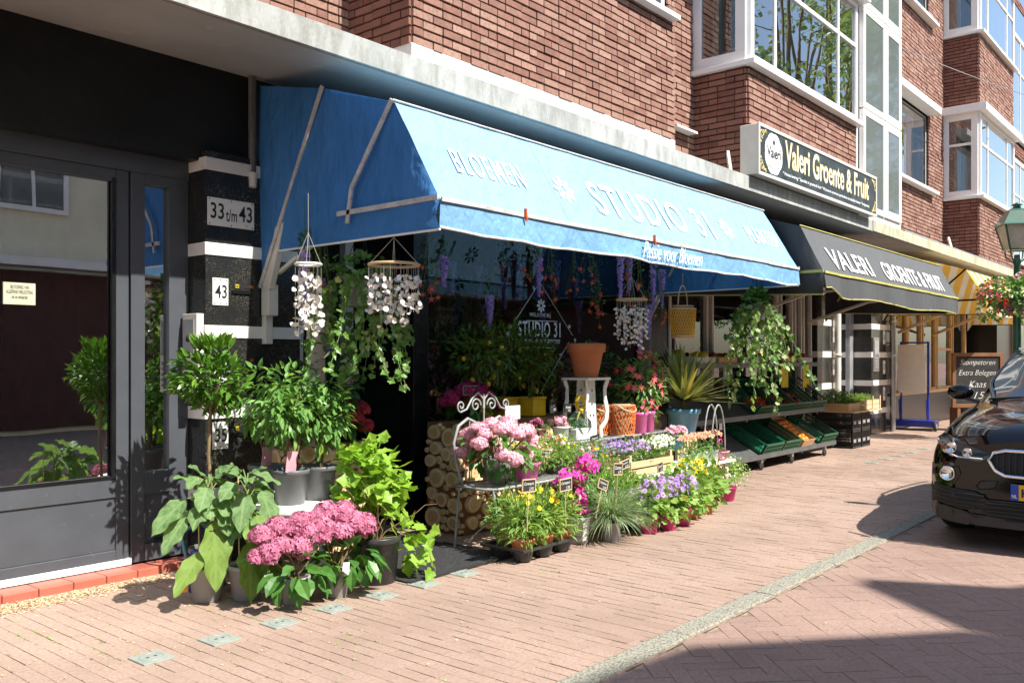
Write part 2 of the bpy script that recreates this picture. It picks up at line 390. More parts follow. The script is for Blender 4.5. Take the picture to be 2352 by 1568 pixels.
M['lampgreen'] = mat('dark_green_enamel', (.02, .09, .055), .3, coat=.3)
M['lampglass'] = mat('frosted_lamp_glass', (.6, .55, .45), .4, tr=.3)
M['carpaint'] = mat('black_car_paint', (.002, .002, .0025), .08, var=0, coat=.55, spec=.25)
M['carplastic'] = mat('matt_black_trim', (.02, .02, .021), .45)
M['chrome'] = mat('chrome', (.75, .75, .76), .08, metal=1, var=0)
M['carglass'] = glassmat('car_glass', (.35, .42, .4), 1.6, gain=1.6)
M['lens'] = glassmat('lamp_lens', (.8, .85, .88), 1.5, gain=1.2)
M['plate_y'] = mat('yellow_number_plate', (.85, .5, .01), .4, var=.02)
M['plate_b'] = mat('blue_plate_end', (.01, .06, .4), .4, var=.02)
M['tile'] = mat('red_tile', (.4, .12, .08), .4, var=.15, scale=5)
M['plate'] = mat('grey_green_concrete', (.25, .275, .235), .85, var=.1, scale=12, bump=.2)
M['petal_litter'] = leafmat('dry_petals', (.5, .3, .12), (.72, .6, .4), .1, .8)
M['matgrit'] = mat('speckled_mat', (.02, .021, .024), .9, var=.3, scale=30, bump=.6, bscale=120, dirt=(.55, .53, .48), dirtamt=.05)
# leaves
M['l_laurel'] = leafmat('laurel_leaf', (.035, .10, .012), (.12, .27, .03), .25, .3)
M['l_fresh'] = leafmat('fresh_green_leaf', (.045, .15, .025), (.2, .38, .09), .3, .38)
M['l_tree'] = leafmat('tree_foliage', (.12, .2, .06), (.32, .42, .2), .3, .5)
M['l_dark'] = leafmat('dark_green_leaf', (.02, .07, .016), (.055, .15, .03), .2, .35)
M['l_egg'] = leafmat('aubergine_leaf', (.075, .165, .05), (.25, .38, .16), .35, .6, .2)
M['l_egg2'] = leafmat('yellowing_aubergine_leaf', (.08, .19, .022), (.27, .39, .1), .4, .55, .2)
M['l_vine'] = leafmat('vine_leaf', (.16, .34, .025), (.34, .52, .07), .4, .45)
M['l_hyd'] = leafmat('hydrangea_leaf', (.04, .14, .03), (.1, .24, .04), .28, .4)
M['l_ivy'] = leafmat('ivy_leaf', (.035, .12, .02), (.16, .3, .06), .28, .35)
M['l_ivyv'] = leafmat('pale_ivy_leaf', (.1, .22, .04), (.5, .58, .3), .35, .4)
M['l_light'] = leafmat('light_green_leaf', (.1, .26, .035), (.36, .5, .14), .35, .45)
M['l_grey'] = leafmat('blue_grey_grass', (.16, .3, .2), (.4, .48, .25), .3, .5)
M['l_yucca'] = leafmat('yucca_leaf', (.12, .17, .04), (.38, .38, .13), .2, .4)
M['l_lemon'] = leafmat('citrus_leaf', (.03, .09, .01), (.12, .19, .02), .22, .3)
# petals
def pet(name, a, b, tr=.3): return leafmat(name, a, b, tr, .6, .15)
M['p_hyd'] = pet('crimson_petal', (.27, .012, .085), (.72, .3, .45))
M['p_hydd'] = pet('dark_magenta_petal', (.28, .01, .07), (.5, .05, .17), .2)
M['p_pink'] = pet('pink_petal', (.72, .25, .45), (.9, .66, .76))
M['p_red'] = pet('dark_red_petal', (.3, .015, .03), (.5, .06, .08), .2)
M['p_bou'] = pet('bougainvillea_bract', (.6, .01, .3), (.85, .12, .55))
M['p_pur'] = pet('purple_petal', (.3, .1, .6), (.7, .5, .85))
M['p_wis'] = pet('wisteria_petal', (.28, .15, .62), (.6, .46, .9))
M['p_blue'] = pet('violet_petal', (.22, .12, .62), (.5, .38, .8))
M['p_yel'] = pet('yellow_petal', (.85, .42, .01), (.9, .72, .04))
M['p_white'] = pet('white_petal', (.75, .75, .68), (.88, .88, .85))
M['p_coral'] = pet('coral_petal', (.8, .07, .16), (.9, .25, .3))
M['p_orange'] = pet('orange_petal', (.75, .08, .02), (.85, .35, .04))
M['p_mix'] = pet('rose_and_peach_petal', (.8, .35, .4), (.9, .6, .35))
M['eye'] = mat('flower_eye', (.45, .3, .03), .8)
M['eyed'] = mat('dark_flower_eye', (.1, .03, .05), .8)
# ================================================================ the ground
def paving_mat(name, a, b_, joint=False):
    m, t, b = _nodes(name); tc = t.nodes.new('ShaderNodeTexCoord').outputs['Object']
    c = _mixc(t, _attr(t), a, b_)
    c = _mixc(t, _ramp(t, _noise(t, .7, 5, tc, .6), .42, .72), c, tuple(x*1.3 for x in b_))
    c = _mixc(t, _ramp(t, _noise(t, 55, 4, tc, .7), .35, .75), c, tuple(x*.8 for x in a))
    c = _mixc(t, _ramp(t, _noise(t, 9, 6, tc, .75), .68, .74), c, (.12, .09, .07))
    c = _mixc(t, _ramp(t, _noise(t, 2.3, 8, tc, .8), .60, .72), c, tuple(x*.72 for x in a))
    t.links.new(c, b.inputs['Base Color']); b.inputs['Roughness'].default_value = .8
    bn = t.nodes.new('ShaderNodeBump'); bn.inputs['Strength'].default_value = .35; bn.inputs['Distance'].default_value = .004
    t.links.new(_noise(t, 90, 4, tc), bn.inputs['Height']); t.links.new(bn.outputs[0], b.inputs['Normal']); return m
M['paver'] = paving_mat('pavement_clinker', (.305, .21, .162), (.36, .255, .202))
M['paver_road'] = paving_mat('road_clinker', (.27, .178, .142), (.32, .218, .178))
M['joint'] = mat('sandy_joint', (.25, .18, .135), .95, bump=.5, var=.5, scale=20, dirt=(.16, .2, .03), dirtamt=.15)
M['far_ground'] = mat('far_paving', (.32, .19, .14), .85)
def sheet(name, x0, x1, y0, y1, z, m, kind='structure'):
    b = MB(); b.quad((x0,y0,z), (x1,y0,z), (x1,y1,z), (x0,y1,z)); o = b.build(name, m); o['kind'] = kind; return o
sheet('ground', -60, 260, -80, 80, -.03, M['far_ground'])
sheet('street', -25, 120, -6, 2.17, -.0065, M['joint'])
sheet('pavement_bed', -25, 120, 2.17, 7, -.0025, M['joint'])
def pavers_running(x0, x1, y0, y1, w=.078, L=.205, g=.0018):
    b = MB(); V = []; F = []; T = []; n = 0; x = x0; r = 0
    while x < x1:
        y = y0-random.random()*L
        while y < y1:
            ya = max(y, y0); yb = min(y+L-g, y1)
            if yb-ya > .02:
                j = lambda: random.uniform(-.0009, .0009)
                zt = random.uniform(-.0015, .001); tx, ty = random.uniform(-.001, .001), random.uniform(-.001, .001)
                xa, xb = x+j(), x+w-g+j()
                e = .0012
                V += [(xa+e,ya+e,zt-tx-ty),(xb-e,ya+e,zt+tx-ty),(xb-e,yb-e,zt+tx+ty),(xa+e,yb-e,zt-tx+ty),
                      (xa,ya,-.012),(xb,ya,-.012),(xb,yb,-.012),(xa,yb,-.012)]
                F += [(n,n+1,n+2,n+3),(n+4,n+5,n+1,n),(n+5,n+6,n+2,n+1),(n+6,n+7,n+3,n+2),(n+7,n+4,n,n+3)]
                T += [random.random()]*5; n += 8
            y += L
        x += w
    b.add(V, np.array(F), tone=np.array(T)); return b
pv = pavers_running(-.2, 20, 2.326, 5.62).build('pavement', M['paver'], kind='structure')
pv2 = pavers_running(20, 32, 2.335, 5.62, .16, .41, .007).build('pavement_far', M['paver'], kind='structure')
# herringbone road surface, courses at 45 degrees
def herring(x0, x1, y0, y1, w=.086, g=.0026):
    b = MB(); V = []; F = []; T = []; n = 0; L = 3*w; c45 = math.cos(PI/4)
    R = 120
    for i in range(-R, R):
        for k in range(-R, R):
            # fundamental cell: one horizontal, one vertical brick
            for h in (0, 1):
                ox = i*w+k*3*w*1.0; oy = i*w-k*3*w
                if h: u0, v0, u1, v1 = ox+L, oy-2*w, ox+L+w, oy+w
                else: u0, v0, u1, v1 = ox, oy, ox+L, oy+w
                cx_, cy_ = (u0+u1)/2, (v0+v1)/2
                X = (cx_-cy_)*c45+6; Y = (cx_+cy_)*c45+1
                if not (x0 < X < x1 and y0 < Y < y1): continue
                zt = random.uniform(-.0025, -.0005)-.002; q = [(u0+g/2,v0+g/2),(u1-g/2,v0+g/2),(u1-g/2,v1-g/2),(u0+g/2,v1-g/2)]
                for (u, v) in q:
                    V.append(((u-v)*c45+6, (u+v)*c45+1, zt+random.uniform(-.0008, .0008)))
                for (u, v) in q: V.append(((u-v)*c45+6, (u+v)*c45+1, -.016))
                F += [(n,n+1,n+2,n+3)]+[(n+4+a, n+4+(a+1) % 4, n+(a+1) % 4, n+a) for a in range(4)]
                T += [random.random()]*5; n += 8
    b.add(V, np.array(F), tone=np.array(T)); return b
herring(2.2, 13, -.6, 2.19).build('road', M['paver_road'], kind='structure')
# kerb band of washed concrete
def kerbmat():
    m, t, b = _nodes('washed_gravel_concrete'); tc = t.nodes.new('ShaderNodeTexCoord').outputs['Object']
    v = t.nodes.new('ShaderNodeTexVoronoi'); v.inputs['Scale'].default_value = 85; t.links.new(tc, v.inputs[0])
    c = _mixc(t, _ramp(t, v.outputs['Distance'], .1, .6), (.48, .46, .37), (.13, .125, .1))
    c = _mixc(t, _ramp(t, _noise(t, 60, 3, tc), .4, .65), c, (.3, .29, .23)); t.links.new(c, b.inputs['Base Color']); b.inputs['Roughness'].default_value = .9
    bn = t.nodes.new('ShaderNodeBump'); bn.inputs['Strength'].default_value = .8; bn.inputs['Distance'].default_value = .004
    t.links.new(v.outputs['Distance'], bn.inputs['Height']); t.links.new(bn.outputs[0], b.inputs['Normal']); return m
M['kerb'] = kerbmat()
kb = MB(); x = -1.0
while x < 34:
    L = 1.0; jy = random.uniform(-.006, .006); kb.box((x+.003, 2.188+jy, -.05), (x+L-.003, 2.318+jy, .006+random.uniform(-.001, .003))); x += L
bevel(kb.build('kerb', M['kerb'], kind='structure'), .008)
# dry fallen blossom along the door step, bits over the paving
pl = MB(); n = 5200
ex = np.random.beta(1.0, 1.6, n)*2.0+1.2; yy = 5.44-np.abs(np.random.randn(n))*.10-.05*np.random.rand(n); keep = np.random.rand(n) < np.exp(-((yy-5.36)/.22)**2)
ex, yy = ex[keep], yy[keep]
n2 = 700; ex = np.concatenate([ex, np.random.uniform(1, 9, n2)]); yy = np.concatenate([yy, np.random.uniform(.6, 5.4, n2)])
n3 = 260; ex = np.concatenate([ex, np.random.uniform(1.2, 3.4, n3)]); yy = np.concatenate([yy, np.random.uniform(3.6, 5.2, n3)])
P = np.stack([ex, yy, np.full(len(ex), .004)+np.random.rand(len(ex))*.006], 1)
sz = np.random.uniform(.004, .014, len(ex)); sz[-n2-n3:] *= .75
X = np.concatenate([np.random.randn(len(ex), 2), .2*np.random.randn(len(ex), 1)], 1)
pl.stamp(OV, P, X, np.array([0, 0, 1.])+.5*rnd(len(ex)), sz*1.3, sz)
pl.build('petal_litter', M['petal_litter'], kind='stuff', label='dry pale petals blown along the door step and over the paving')
ms = MB(); n = 1800                                # moss and weeds in the joints
P = np.stack([np.random.uniform(1.3, 9, n), np.random.uniform(1.0, 5.2, n), np.full(n, .001)], 1)
for c in [(2.0, 4.2), (2.3, 3.7), (2.7, 4.3), (3.3, 4.0), (4.6, 2.6), (2.9, 3.4), (1.9, 4.7), (3.0, 4.6)]:
    k = np.random.randint(0, n, 45); P[k, 0] = c[0]+np.random.randn(45)*.05; P[k, 1] = c[1]+np.random.randn(45)*.12
P[:, 0] = -.2+np.round((P[:, 0]+.2)/.078)*.078-.003
ms.stamp(DI, P, rnd(n)*np.array([1, 1, .4])+np.array([0, 0, .3]), (0, 0, 1), np.random.uniform(.005, .014, n))
ms.build('moss', M['l_light'], kind='stuff', label='small moss tufts in the paving joints')
# round-lidded survey plates set in the paving
def pavement_plate(x, y, lab):
    t = thing('valve_cover_plate', lab, 'cover plate', (x, y, 0), 'concrete valve cover plates set in the pavement')
    b = MB(); h = .078; b.box((-h, -h, -.01), (h, h, .0075)); bevel(b.build('concrete_plate', M['plate'], t), .004)
    b = MB(); b.lathe([(.056, 0), (.056, .0012), (.0525, .0012), (.0525, 0)], (0, 0, .0076), 28); b.build('ring_groove', M['greymetal'], t)
    b = MB()
    for sx in (-.018, .02): b.cbox((sx, .003, .0082), (.014, .009, .0012))
    b.build('lifting_slots', M['rubber'], t); return t
xs = [(2.09, 'nearest plate at the lower left corner'), (2.445, 'second plate from the lower left'), (2.80, 'third from the lower left'), (3.155, 'fourth, before the hydrangea pots'),
      (3.51, 'plate in the shade below the grape vine'), (3.86, 'at the near corner of the mat'), (4.22, 'plate touching the street edge of the mat'), (12.2, 'nearest of the plates beyond the fruit rack'), (12.75, 'second plate beyond the fruit rack'), (13.3, 'third plate beyond the fruit rack'), (13.9, 'plate beside the stacked black crates'), (14.6, 'farthest plate, behind the car shadow')]
for x, lab in xs: pavement_plate(x, 3.955, 'square grey-green concrete plate with round lid, '+lab)
# ================================================================ bricks
BW, BH, CH = .215, .054, .0725
def brick_wall(b, O, U, ulen, z0, z1, N, holes=(), depth=.026, rough=.006):
    O = np.array(O, float); U = np.array(U, float); N = np.array(N, float); V = []; F = []; T = []; n = 0; z = z0; r = 0
    while z < z1-.01:
        u = -(BW+.01)/2 if r % 2 else 0.0
        zt = min(z+BH, z1); ln = random.uniform(-.002, .002)
        bonds = []
        while u < ulen:
            L = BW if random.random() < .7 else BW/2-.005
            bonds.append((max(u, 0), min(u+L, ulen))); u += L+.01
        for a, c in bonds:
            segs = [(a, c)]
            for (h0, h1, g0, g1) in holes:
                if z < g1 and zt > g0:
                    ns = []
                    for (p, q) in segs:
                        if q <= h0 or p >= h1: ns.append((p, q)); continue
                        if p < h0: ns.append((p, h0))
                        if q > h1: ns.append((h1, q))
                    segs = ns
            for (p, q) in segs:
                if q-p < .012: continue
                out = depth+random.uniform(-rough, rough)
                tilt = random.uniform(-.0015, .0015)
                for w in (0, out):
                    for (uu, zz) in ((p, z), (q, z), (q, zt), (p, zt)):
                        V.append(O+U*uu+np.array([0, 0, zz+ln])+N*(w+(tilt if w and zz == z else 0)))
                F += [(n+4,n+5,n+6,n+7),(n,n+1,n+5,n+4),(n+1,n+2,n+6,n+5),(n+2,n+3,n+7,n+6),(n+3,n,n+4,n+7)]
                T += [random.random()**1.4]*5; n += 8
        z += CH; r += 1
    b.add(V, np.array(F), tone=np.array(T))
def panel(b, O, U, ulen, z0, z1, holes=(), **k):
    us = sorted({0, ulen, *[h[0] for h in holes], *[h[1] for h in holes]}); zs = sorted({z0, z1, *[h[2] for h in holes], *[h[3] for h in holes]})
    O = Vector(O); U = Vector(U)
    for a, c in zip(us, us[1:]):
        for e, f in zip(zs, zs[1:]):
            if any(a >= h[0]-1e-6 and c <= h[1]+1e-6 and e >= h[2]-1e-6 and f <= h[3]+1e-6 for h in holes): continue
            b.quad(O+U*a+Vector((0,0,e)), O+U*c+Vector((0,0,e)), O+U*c+Vector((0,0,f)), O+U*a+Vector((0,0,f)), **k)
# ================================================================ the apartment building over the shops
B = thing('apartment_building', 'red brick apartment building with white bay windows above a row of shops', 'building', (8, 6, 0))
ux, uy = (1, 0, 0), (0, 1, 0)
UP = 10.6
def brickpart(O, U, ulen, z0, z1, N, holes=(), m='brick', name='brick_wall'):
    b = MB(); brick_wall(b, O, U, ulen, z0, z1, N, holes); w = b.build(name, M[m], B, world=True)
    p = MB(); panel(p, np.array(O)+np.array(N)*.004, U, ulen, z0-.05, z1, holes); p.build('mortar_bed', M['mortar_red'], w, world=True); return w
# S0 set-back wall, S1 projecting block, S2, wall W2
brickpart((-3, 5.92, 0), ux, 7.9, 3.55, 8, (0, -1, 0))
brickpart((4.885, 5.92, 0), (0, -1, 0), .77, 3.9, 8, (-1, 0, 0), m='brick_dark')  # return face: its shade put into a darker brick colour
WH = (7.15-4.885, 8.85-4.885, 5.28, 7.0)
brickpart((4.885, 5.15, 0), ux, 4.115, 3.9, 8, (0, -1, 0), [WH])
brickpart((9.0, 5.25, 0), ux, .66, 3.55, 8, (0, -1, 0))
brickpart((15.3, 5.25, 0), ux, 5.5, 3.55, UP, (0, -1, 0), [(2.1, 4.35, 4.85, 6.4), (2.1, 4.35, 8.35, 9.9)])
for x0 in (9.66, 20.8):
    for z0, z1 in ((3.55, 4.8), (6.78, 8.26)):
        if x0 < 10 and z0 > 5: continue
        brickpart((x0, 5.25, 0), (0, -1, 0), .70, z0, z1, (-1, 0, 0), m='brick_dark', name='bay_brickwork')  # bay side: shade painted with the darker brick
        brickpart((x0, 4.55, 0), ux, 3.6 if x0 < 10 else 3.4, z0, z1, (0, -1, 0), name='bay_brickwork')
b = MB(); b.box((4.87, 5.13, 3.5), (9.02, 5.5, 3.9)); b.box((4.868, 5.5, 3.5), (4.95, 5.92, 3.895)); bevel(b.build('white_plinth_strip', M['white_stone'], B, world=True))
# solid core behind the facade
b = MB(); b.box((-3, 8.6, 0), (40, 9.2, 10.6)); b.box((-3, 5.95, 3.6), (4.9, 8.6, 10.6)); b.box((-3, 5.9, -.02), (-2.8, 8.6, 10.6))
b.box((-3, 5.9, 10.6), (40, 9.2, 10.8))
b.build('rear_wall', M['room'], B, world=True)
# concrete canopy
b = MB()
b.prism([(-3, 4.5, 3.335), (-3, 6.0, 3.43), (-3, 6.0, 3.53), (-3, 4.55, 3.505), (-3, 4.5, 3.5)], (27.6, 0, 0), tone=0)
can = b.build('concrete_canopy', [M['concrete']], B, world=True)
b = MB(); b.quad((-3, 4.535, 3.333), (24.6, 4.535, 3.333), (24.6, 5.99, 3.424), (-3, 5.99, 3.424)); b.build('painted_soffit', M['soffit'], can, world=True)
b = MB(); b.box((15.5, 4.49, 3.5), (24.6, 4.8, 3.53)); b.build('lead_flashing', M['greymetal'], can, world=True)
M['canopy_moss'] = mat('mossy_concrete', (.52, .5, .38), .95, scale=5, var=.3, dirt=(.2, .2, .06), dirtamt=.6, stretch=(1, 1, .25))
b = MB(); b.box((13.9, 4.488, 3.34), (24.62, 4.4995, 3.5)); b.build('mossy_canopy_edge', M['canopy_moss'], can, world=True)
# windows ------------------------------------------------------------------
def window(O, U, N, w, z0, z1, rm=0, mull=(), trans=(), fr=.065, mu=.055, glass='skyglass', backing=True, curtain=None, parent=None, frm='upvc', depth=.07, name='window', panes=None):
    O = Vector(O); U = Vector(U); N = Vector(N)
    def P(u, z, d=0): return O+U*u+Vector((0, 0, z))+N*d
    def bx(b, u0, u1, a, c, d0, d1): 
        p = P(u0, a, d0); q = P(u1, c, d1)
        b.box(p, q)
    b = MB(); bx(b, 0, w, z0, z0+fr, -.04, depth); bx(b, 0, w, z1-fr, z1, -.04, depth)
    bx(b, 0, fr, z0+fr, z1-fr, -.04, depth); bx(b, w-fr, w, z0+fr, z1-fr, -.04, depth)
    for m in mull: bx(b, m-mu/2, m+mu/2, z0+fr, z1-fr, -.03, depth-.012)
    for (u0, u1, z) in trans: bx(b, u0, u1, z-mu/2, z+mu/2, -.03, depth-.008)
    f = b.build(name, M[frm], parent or B, world=True); bevel(f, .006)
    g = MB(); g.quad(P(fr*.5, z0+fr*.5, .02), P(w-fr*.5, z0+fr*.5, .02), P(w-fr*.5, z1-fr*.5, .02), P(fr*.5, z1-fr*.5, .02)); g.build('pane', M[glass], f, world=True)
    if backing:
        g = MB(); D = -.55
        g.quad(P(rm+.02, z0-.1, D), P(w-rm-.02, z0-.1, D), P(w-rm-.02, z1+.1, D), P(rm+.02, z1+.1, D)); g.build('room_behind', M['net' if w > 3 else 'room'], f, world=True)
    for (u0, u1) in (curtain or []):
        g = MB(); k = 26; g.grid([[P(u0+(u1-u0)*i/k, z0+.06+(z1-z0-.1)*j/2, -.14+.03*math.sin(i*1.9)+.01*math.sin(i*4.1)) for i in range(k+1)] for j in range(3)])
        g.build('curtain', M['curtain'], f, world=True)
    return f
def sill(p0, p1, name='window_sill', m='white'):
    b = MB(); b.box(p0, p1); return bevel(b.build(name, M[m], B, world=True))
# block window (only its lower right shows)
window((7.15, 5.2, 0), ux, (0, -1, 0), 1.7, 5.3, 7.0, mull=(.85,), curtain=[(.9, 1.3)], depth=.03); sill((7.1, 5.02, 5.23), (8.95, 5.2, 5.285))
b = MB(); b.box((9.02, 5.1, 4.06), (9.5, 5.24, 4.085)); b.build('small_ledge', M['white'], B, world=True)
for bx0, bw in ((9.66, 3.6), (20.8, 3.4)):
    for z0, z1, zt in ((4.85, 6.62, 5.97), (8.35, 10.1, 9.5)):
        if bx0 < 10 and z0 > 8: continue
        # front
        window((bx0, 4.55, 0), ux, (0, -1, 0), bw, z0, z1, mull=(.72, bw-.75), trans=((.065, bw-.065, zt),), curtain=[(.1, .36), (bw-1.25, bw-.8)] if bx0 < 10 else [(.9, 2.2)], fr=.09, depth=.05)
        f = window((bx0, 5.25, 0), (0, -1, 0), (-1, 0, 0), .70, z0, z1, trans=((.065, .6, zt),) if bx0 > 10 else (), fr=.13, backing=False, curtain=[(.2, .32)], depth=.045)
        sill((bx0-.09, 4.42, z0-.06), (bx0+bw+.06, 5.25, z0), 'bay_sill', 'upvc')
        if bx0 > 10 or z0 < 5:
            bb = MB(); bb.box((bx0-.16, 4.36, z1), (bx0+bw+.14, 5.3, z1+.16)); bevel(bb.build('bay_lintel', M['white'], B, world=True))
        bb = MB(); bb.box((bx0+bw, 4.53, z0-1.3), (bx0+bw+.02, 5.3, z1+.2)); bb.build('bay_cheek', M['upvc'], B, world=True)
# flat windows W2
for z0 in (4.85, 8.35):
    window((17.4, 5.3, 0), ux, (0, -1, 0), 2.25, z0, z0+1.55, mull=(1.35,), trans=((.065, 2.19, z0+1.05),), depth=.02, curtain=[(1.5, 1.9)], fr=.08)
    sill((17.3, 5.08, z0-.06), (19.9, 5.3, z0))
bb = MB(); bb.box((17.0, 5.0, 6.42), (19.75, 5.25, 6.56)); bevel(bb.build('window_canopy', M['white'], B, world=True))
# stair glass column
for z0, z1 in ((3.6, 5.1), (5.12, 6.62), (6.64, 8.1)):
    window((13.42, 4.5, 0), ux, (0, -1, 0), 1.0, z0, z1, glass='wired', backing=False, fr=.09, depth=.03, name='stair_window')
    d = Vector((1, .12, 0)).normalized()
    window((14.44, 4.5, 0), ux, (0, -1, 0), .8, z0, z1, glass='wired', backing=False, fr=.12, depth=.03, name='stair_window')
bb = MB(); bb.box((13.3, 4.56, 3.5), (15.28, 5.3, 8.2)); bb.build('stair_bay_frame', M['upvc'], B, world=True)
bb = MB(); bb.box((13.3, 4.5, 3.5), (15.28, 4.56, 3.6)); bb.build('stair_bay_base', M['upvc'], B, world=True)
# pink flowers behind W2
# ---------------------------------------------------------------- ground floor
# the dark fascia left, door and side light
b = MB(); b.box((-3, 5.5, 2.8), (4.02, 5.9, 3.45)); b.box((-3, 5.5, 2.74), (3.25, 5.66, 2.8)); b.build('black_fascia', M['black'], B, world=True)
def stripes_pilaster(x0, x1, y, y2, z_top=2.8, bands=(2.715, 2.14, 1.58, 1.03, .475), th=.085):
    b = MB(); b.box((x0, y, 0), (x1, y2, z_top)); o = b.build('striped_pilaster', M['granite'], B, world=True)
    b = MB()
    for z in bands:
        b = MB(); b.box((x0-.008, y-.008, z-th/2), (x1+.002, y2-.004, z+th/2)); bevel(b.build('white_band', M['white_stone'], o, world=True), .003)
    return o
PIL = stripes_pilaster(3.25, 4.02, 5.43, 5.9)
Db = MB()
DY = 5.65
def bxs(b, *l):
    for a, c in l: b.box(a, c)
bxs(Db, ((1.35, DY-.0, .10), (1.5, DY+.07, 2.62)), ((2.745, DY, .10), (2.83, DY+.07, 2.62)), ((1.5, DY, .10), (2.745, DY+.07, .16)), ((1.5, DY, .50), (2.745, DY+.07, .64)), ((1.5, DY, 2.54), (2.745, DY+.07, 2.62)),
    ((1.5, DY+.012, .16), (2.745, DY+.05, .50)))
door = Db.build('entrance_door', M['anthracite'], B, world=True); bevel(door, .004)
g = MB(); g.quad((1.5, DY+.03, .64), (2.745, DY+.03, .64), (2.745, DY+.03, 2.54), (1.5, DY+.03, 2.54)); g.build('pane', M['glass'], door, world=True)
g = MB(); bxs(g, ((2.718, DY-.006, .62), (2.742, DY+.02, 2.56)), ((1.5, DY-.006, .622), (2.718, DY+.02, .64))); g.build('glazing_bead', M['blackpaint'], door, world=True)
Fb = MB(); bxs(Fb, ((-3, DY-.02, 2.62), (3.25, DY+.08, 2.75)), ((2.84, DY-.01, .06), (2.935, DY+.07, 2.62)), ((3.105, DY-.01, .06), (3.248, DY+.07, 2.62)), ((2.935, DY-.01, .06), (3.105, DY+.07, .17)),
    ((2.935, DY-.01, .5), (3.105, DY+.07, .65)), ((2.935, DY+.012, .17), (3.105, DY+.05, .5)), ((2.935, DY-.01, 2.55), (3.105, DY+.07, 2.62)), ((1.2, DY-.01, .06), (1.34, DY+.07, 2.62)), ((-3, DY-.01, 0), (1.2, DY+.07, 2.62)))
ff = Fb.build('door_frame', M['anthracite'], B, world=True); bevel(ff, .004)
g = MB(); g.quad((2.93, DY+.03, .64), (3.11, DY+.03, .64), (3.11, DY+.03, 2.56), (2.93, DY+.03, 2.56)); g.build('side_light_pane', M['glass'], ff, world=True)
g = MB(); g.box((3.0, DY-.02, .19), (3.05, DY-.009, .205)); g.build('vent_slot', M['blackpaint'], ff, world=True)
b = MB(); b.box((-3, DY-.015, .055), (2.84, DY+.06, .095)); b.build('white_threshold', M['white'], B, world=True)
b = MB()
for i in range(32): b.box((-3+i*.2+.001, 5.47, -.01), (-3+i*.2+.198, 5.64, .05))
bevel(b.build('tiled_doorstep', M['tile'], B, world=True), .006)
# lobby behind the door
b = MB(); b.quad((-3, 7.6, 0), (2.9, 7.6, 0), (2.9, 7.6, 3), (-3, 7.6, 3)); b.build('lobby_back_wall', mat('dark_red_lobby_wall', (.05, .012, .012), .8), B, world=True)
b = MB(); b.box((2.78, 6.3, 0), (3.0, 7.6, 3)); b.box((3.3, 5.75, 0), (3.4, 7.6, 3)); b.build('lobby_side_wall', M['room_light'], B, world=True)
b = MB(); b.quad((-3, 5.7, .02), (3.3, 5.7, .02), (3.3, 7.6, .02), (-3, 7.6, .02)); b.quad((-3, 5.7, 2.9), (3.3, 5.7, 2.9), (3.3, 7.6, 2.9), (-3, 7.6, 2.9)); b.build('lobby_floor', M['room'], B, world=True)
st = MB(); st.quad((2.06, DY+.026, 2.0-.07), (2.24, DY+.026, 1.93), (2.24, DY+.026, 2.03), (2.06, DY+.026, 2.03)); 
# upper header of all shops and shop dividers
HD = MB(); bxs(HD, ((4.02, 5.5, 2.95), (8.95, 5.7, 3.45)), ((8.95, 5.42, 2.75), (25, 5.7, 3.45))); HD.build('black_fascia', M['black'], B, world=True)
# --- flower shop front
FR = MB(); bxs(FR, ((5.13, 5.38, 0), (5.3, 5.55, 3.0)), ((5.3, 5.4, 0), (8.75, 5.5, .82)), ((8.7, 5.4, 0), (8.95, 5.6, 3.0)), ((5.3, 5.4, 2.9), (8.7, 5.5, 3.0)), ((4.02, 6.3, 0), (4.15, 6.4, 3.0)), ((5.13, 5.55, 0), (5.2, 6.3, .5)), ((5.13, 5.55, 2.8), (5.2, 6.3, 3.0)))
sf = FR.build('shop_front_frame', M['blackpaint'], B, world=True); bevel(sf, .004)
g = MB(); g.quad((5.3, 5.44, .82), (8.7, 5.44, .82), (8.7, 5.44, 2.9), (5.3, 5.44, 2.9)); dg = g.build('display_pane', M['shopglass'], sf, world=True)
g = MB(); g.quad((5.165, 5.55, .5), (5.165, 6.3, .5), (5.165, 6.3, 2.8), (5.165, 5.55, 2.8)); g.build('side_pane', M['shopglass'], sf, world=True)
g = MB(); bxs(g, ((5.12, 6.25, 0), (5.2, 6.33, 2.95)), ((5.17, 5.56, .50), (5.5, 6.3, .52))); g.build('side_sill', M['white'], sf, world=True)
b = MB(); b.box((4.33, 5.9, 0), (4.40, 5.96, 3.0)); b.build('door_post', M['cream'], B, world=True)
# interior shell
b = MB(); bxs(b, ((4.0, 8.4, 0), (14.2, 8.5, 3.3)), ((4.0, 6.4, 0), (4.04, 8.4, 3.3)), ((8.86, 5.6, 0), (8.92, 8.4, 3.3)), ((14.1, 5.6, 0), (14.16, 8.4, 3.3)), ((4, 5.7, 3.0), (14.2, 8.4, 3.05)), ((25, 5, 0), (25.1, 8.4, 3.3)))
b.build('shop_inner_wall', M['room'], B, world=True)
b = MB(); bxs(b, ((17.75, 6.7, 0), (24.9, 6.8, 3.3)), ((17.7, 5.62, 0), (17.76, 6.7, 3.3)), ((17.76, 5.65, 2.98), (24.9, 6.7, 3.02))); b.build('cheese_shop_dark_backing', M['black'], B, world=True)  # added black walls: the dim interior put into their colour
b = MB(); b.quad((4.0, 5.6, .012), (25, 5.6, .012), (25, 8.4, .012), (4.0, 8.4, .012)); b.build('shop_floor', M['room'], B, world=True)
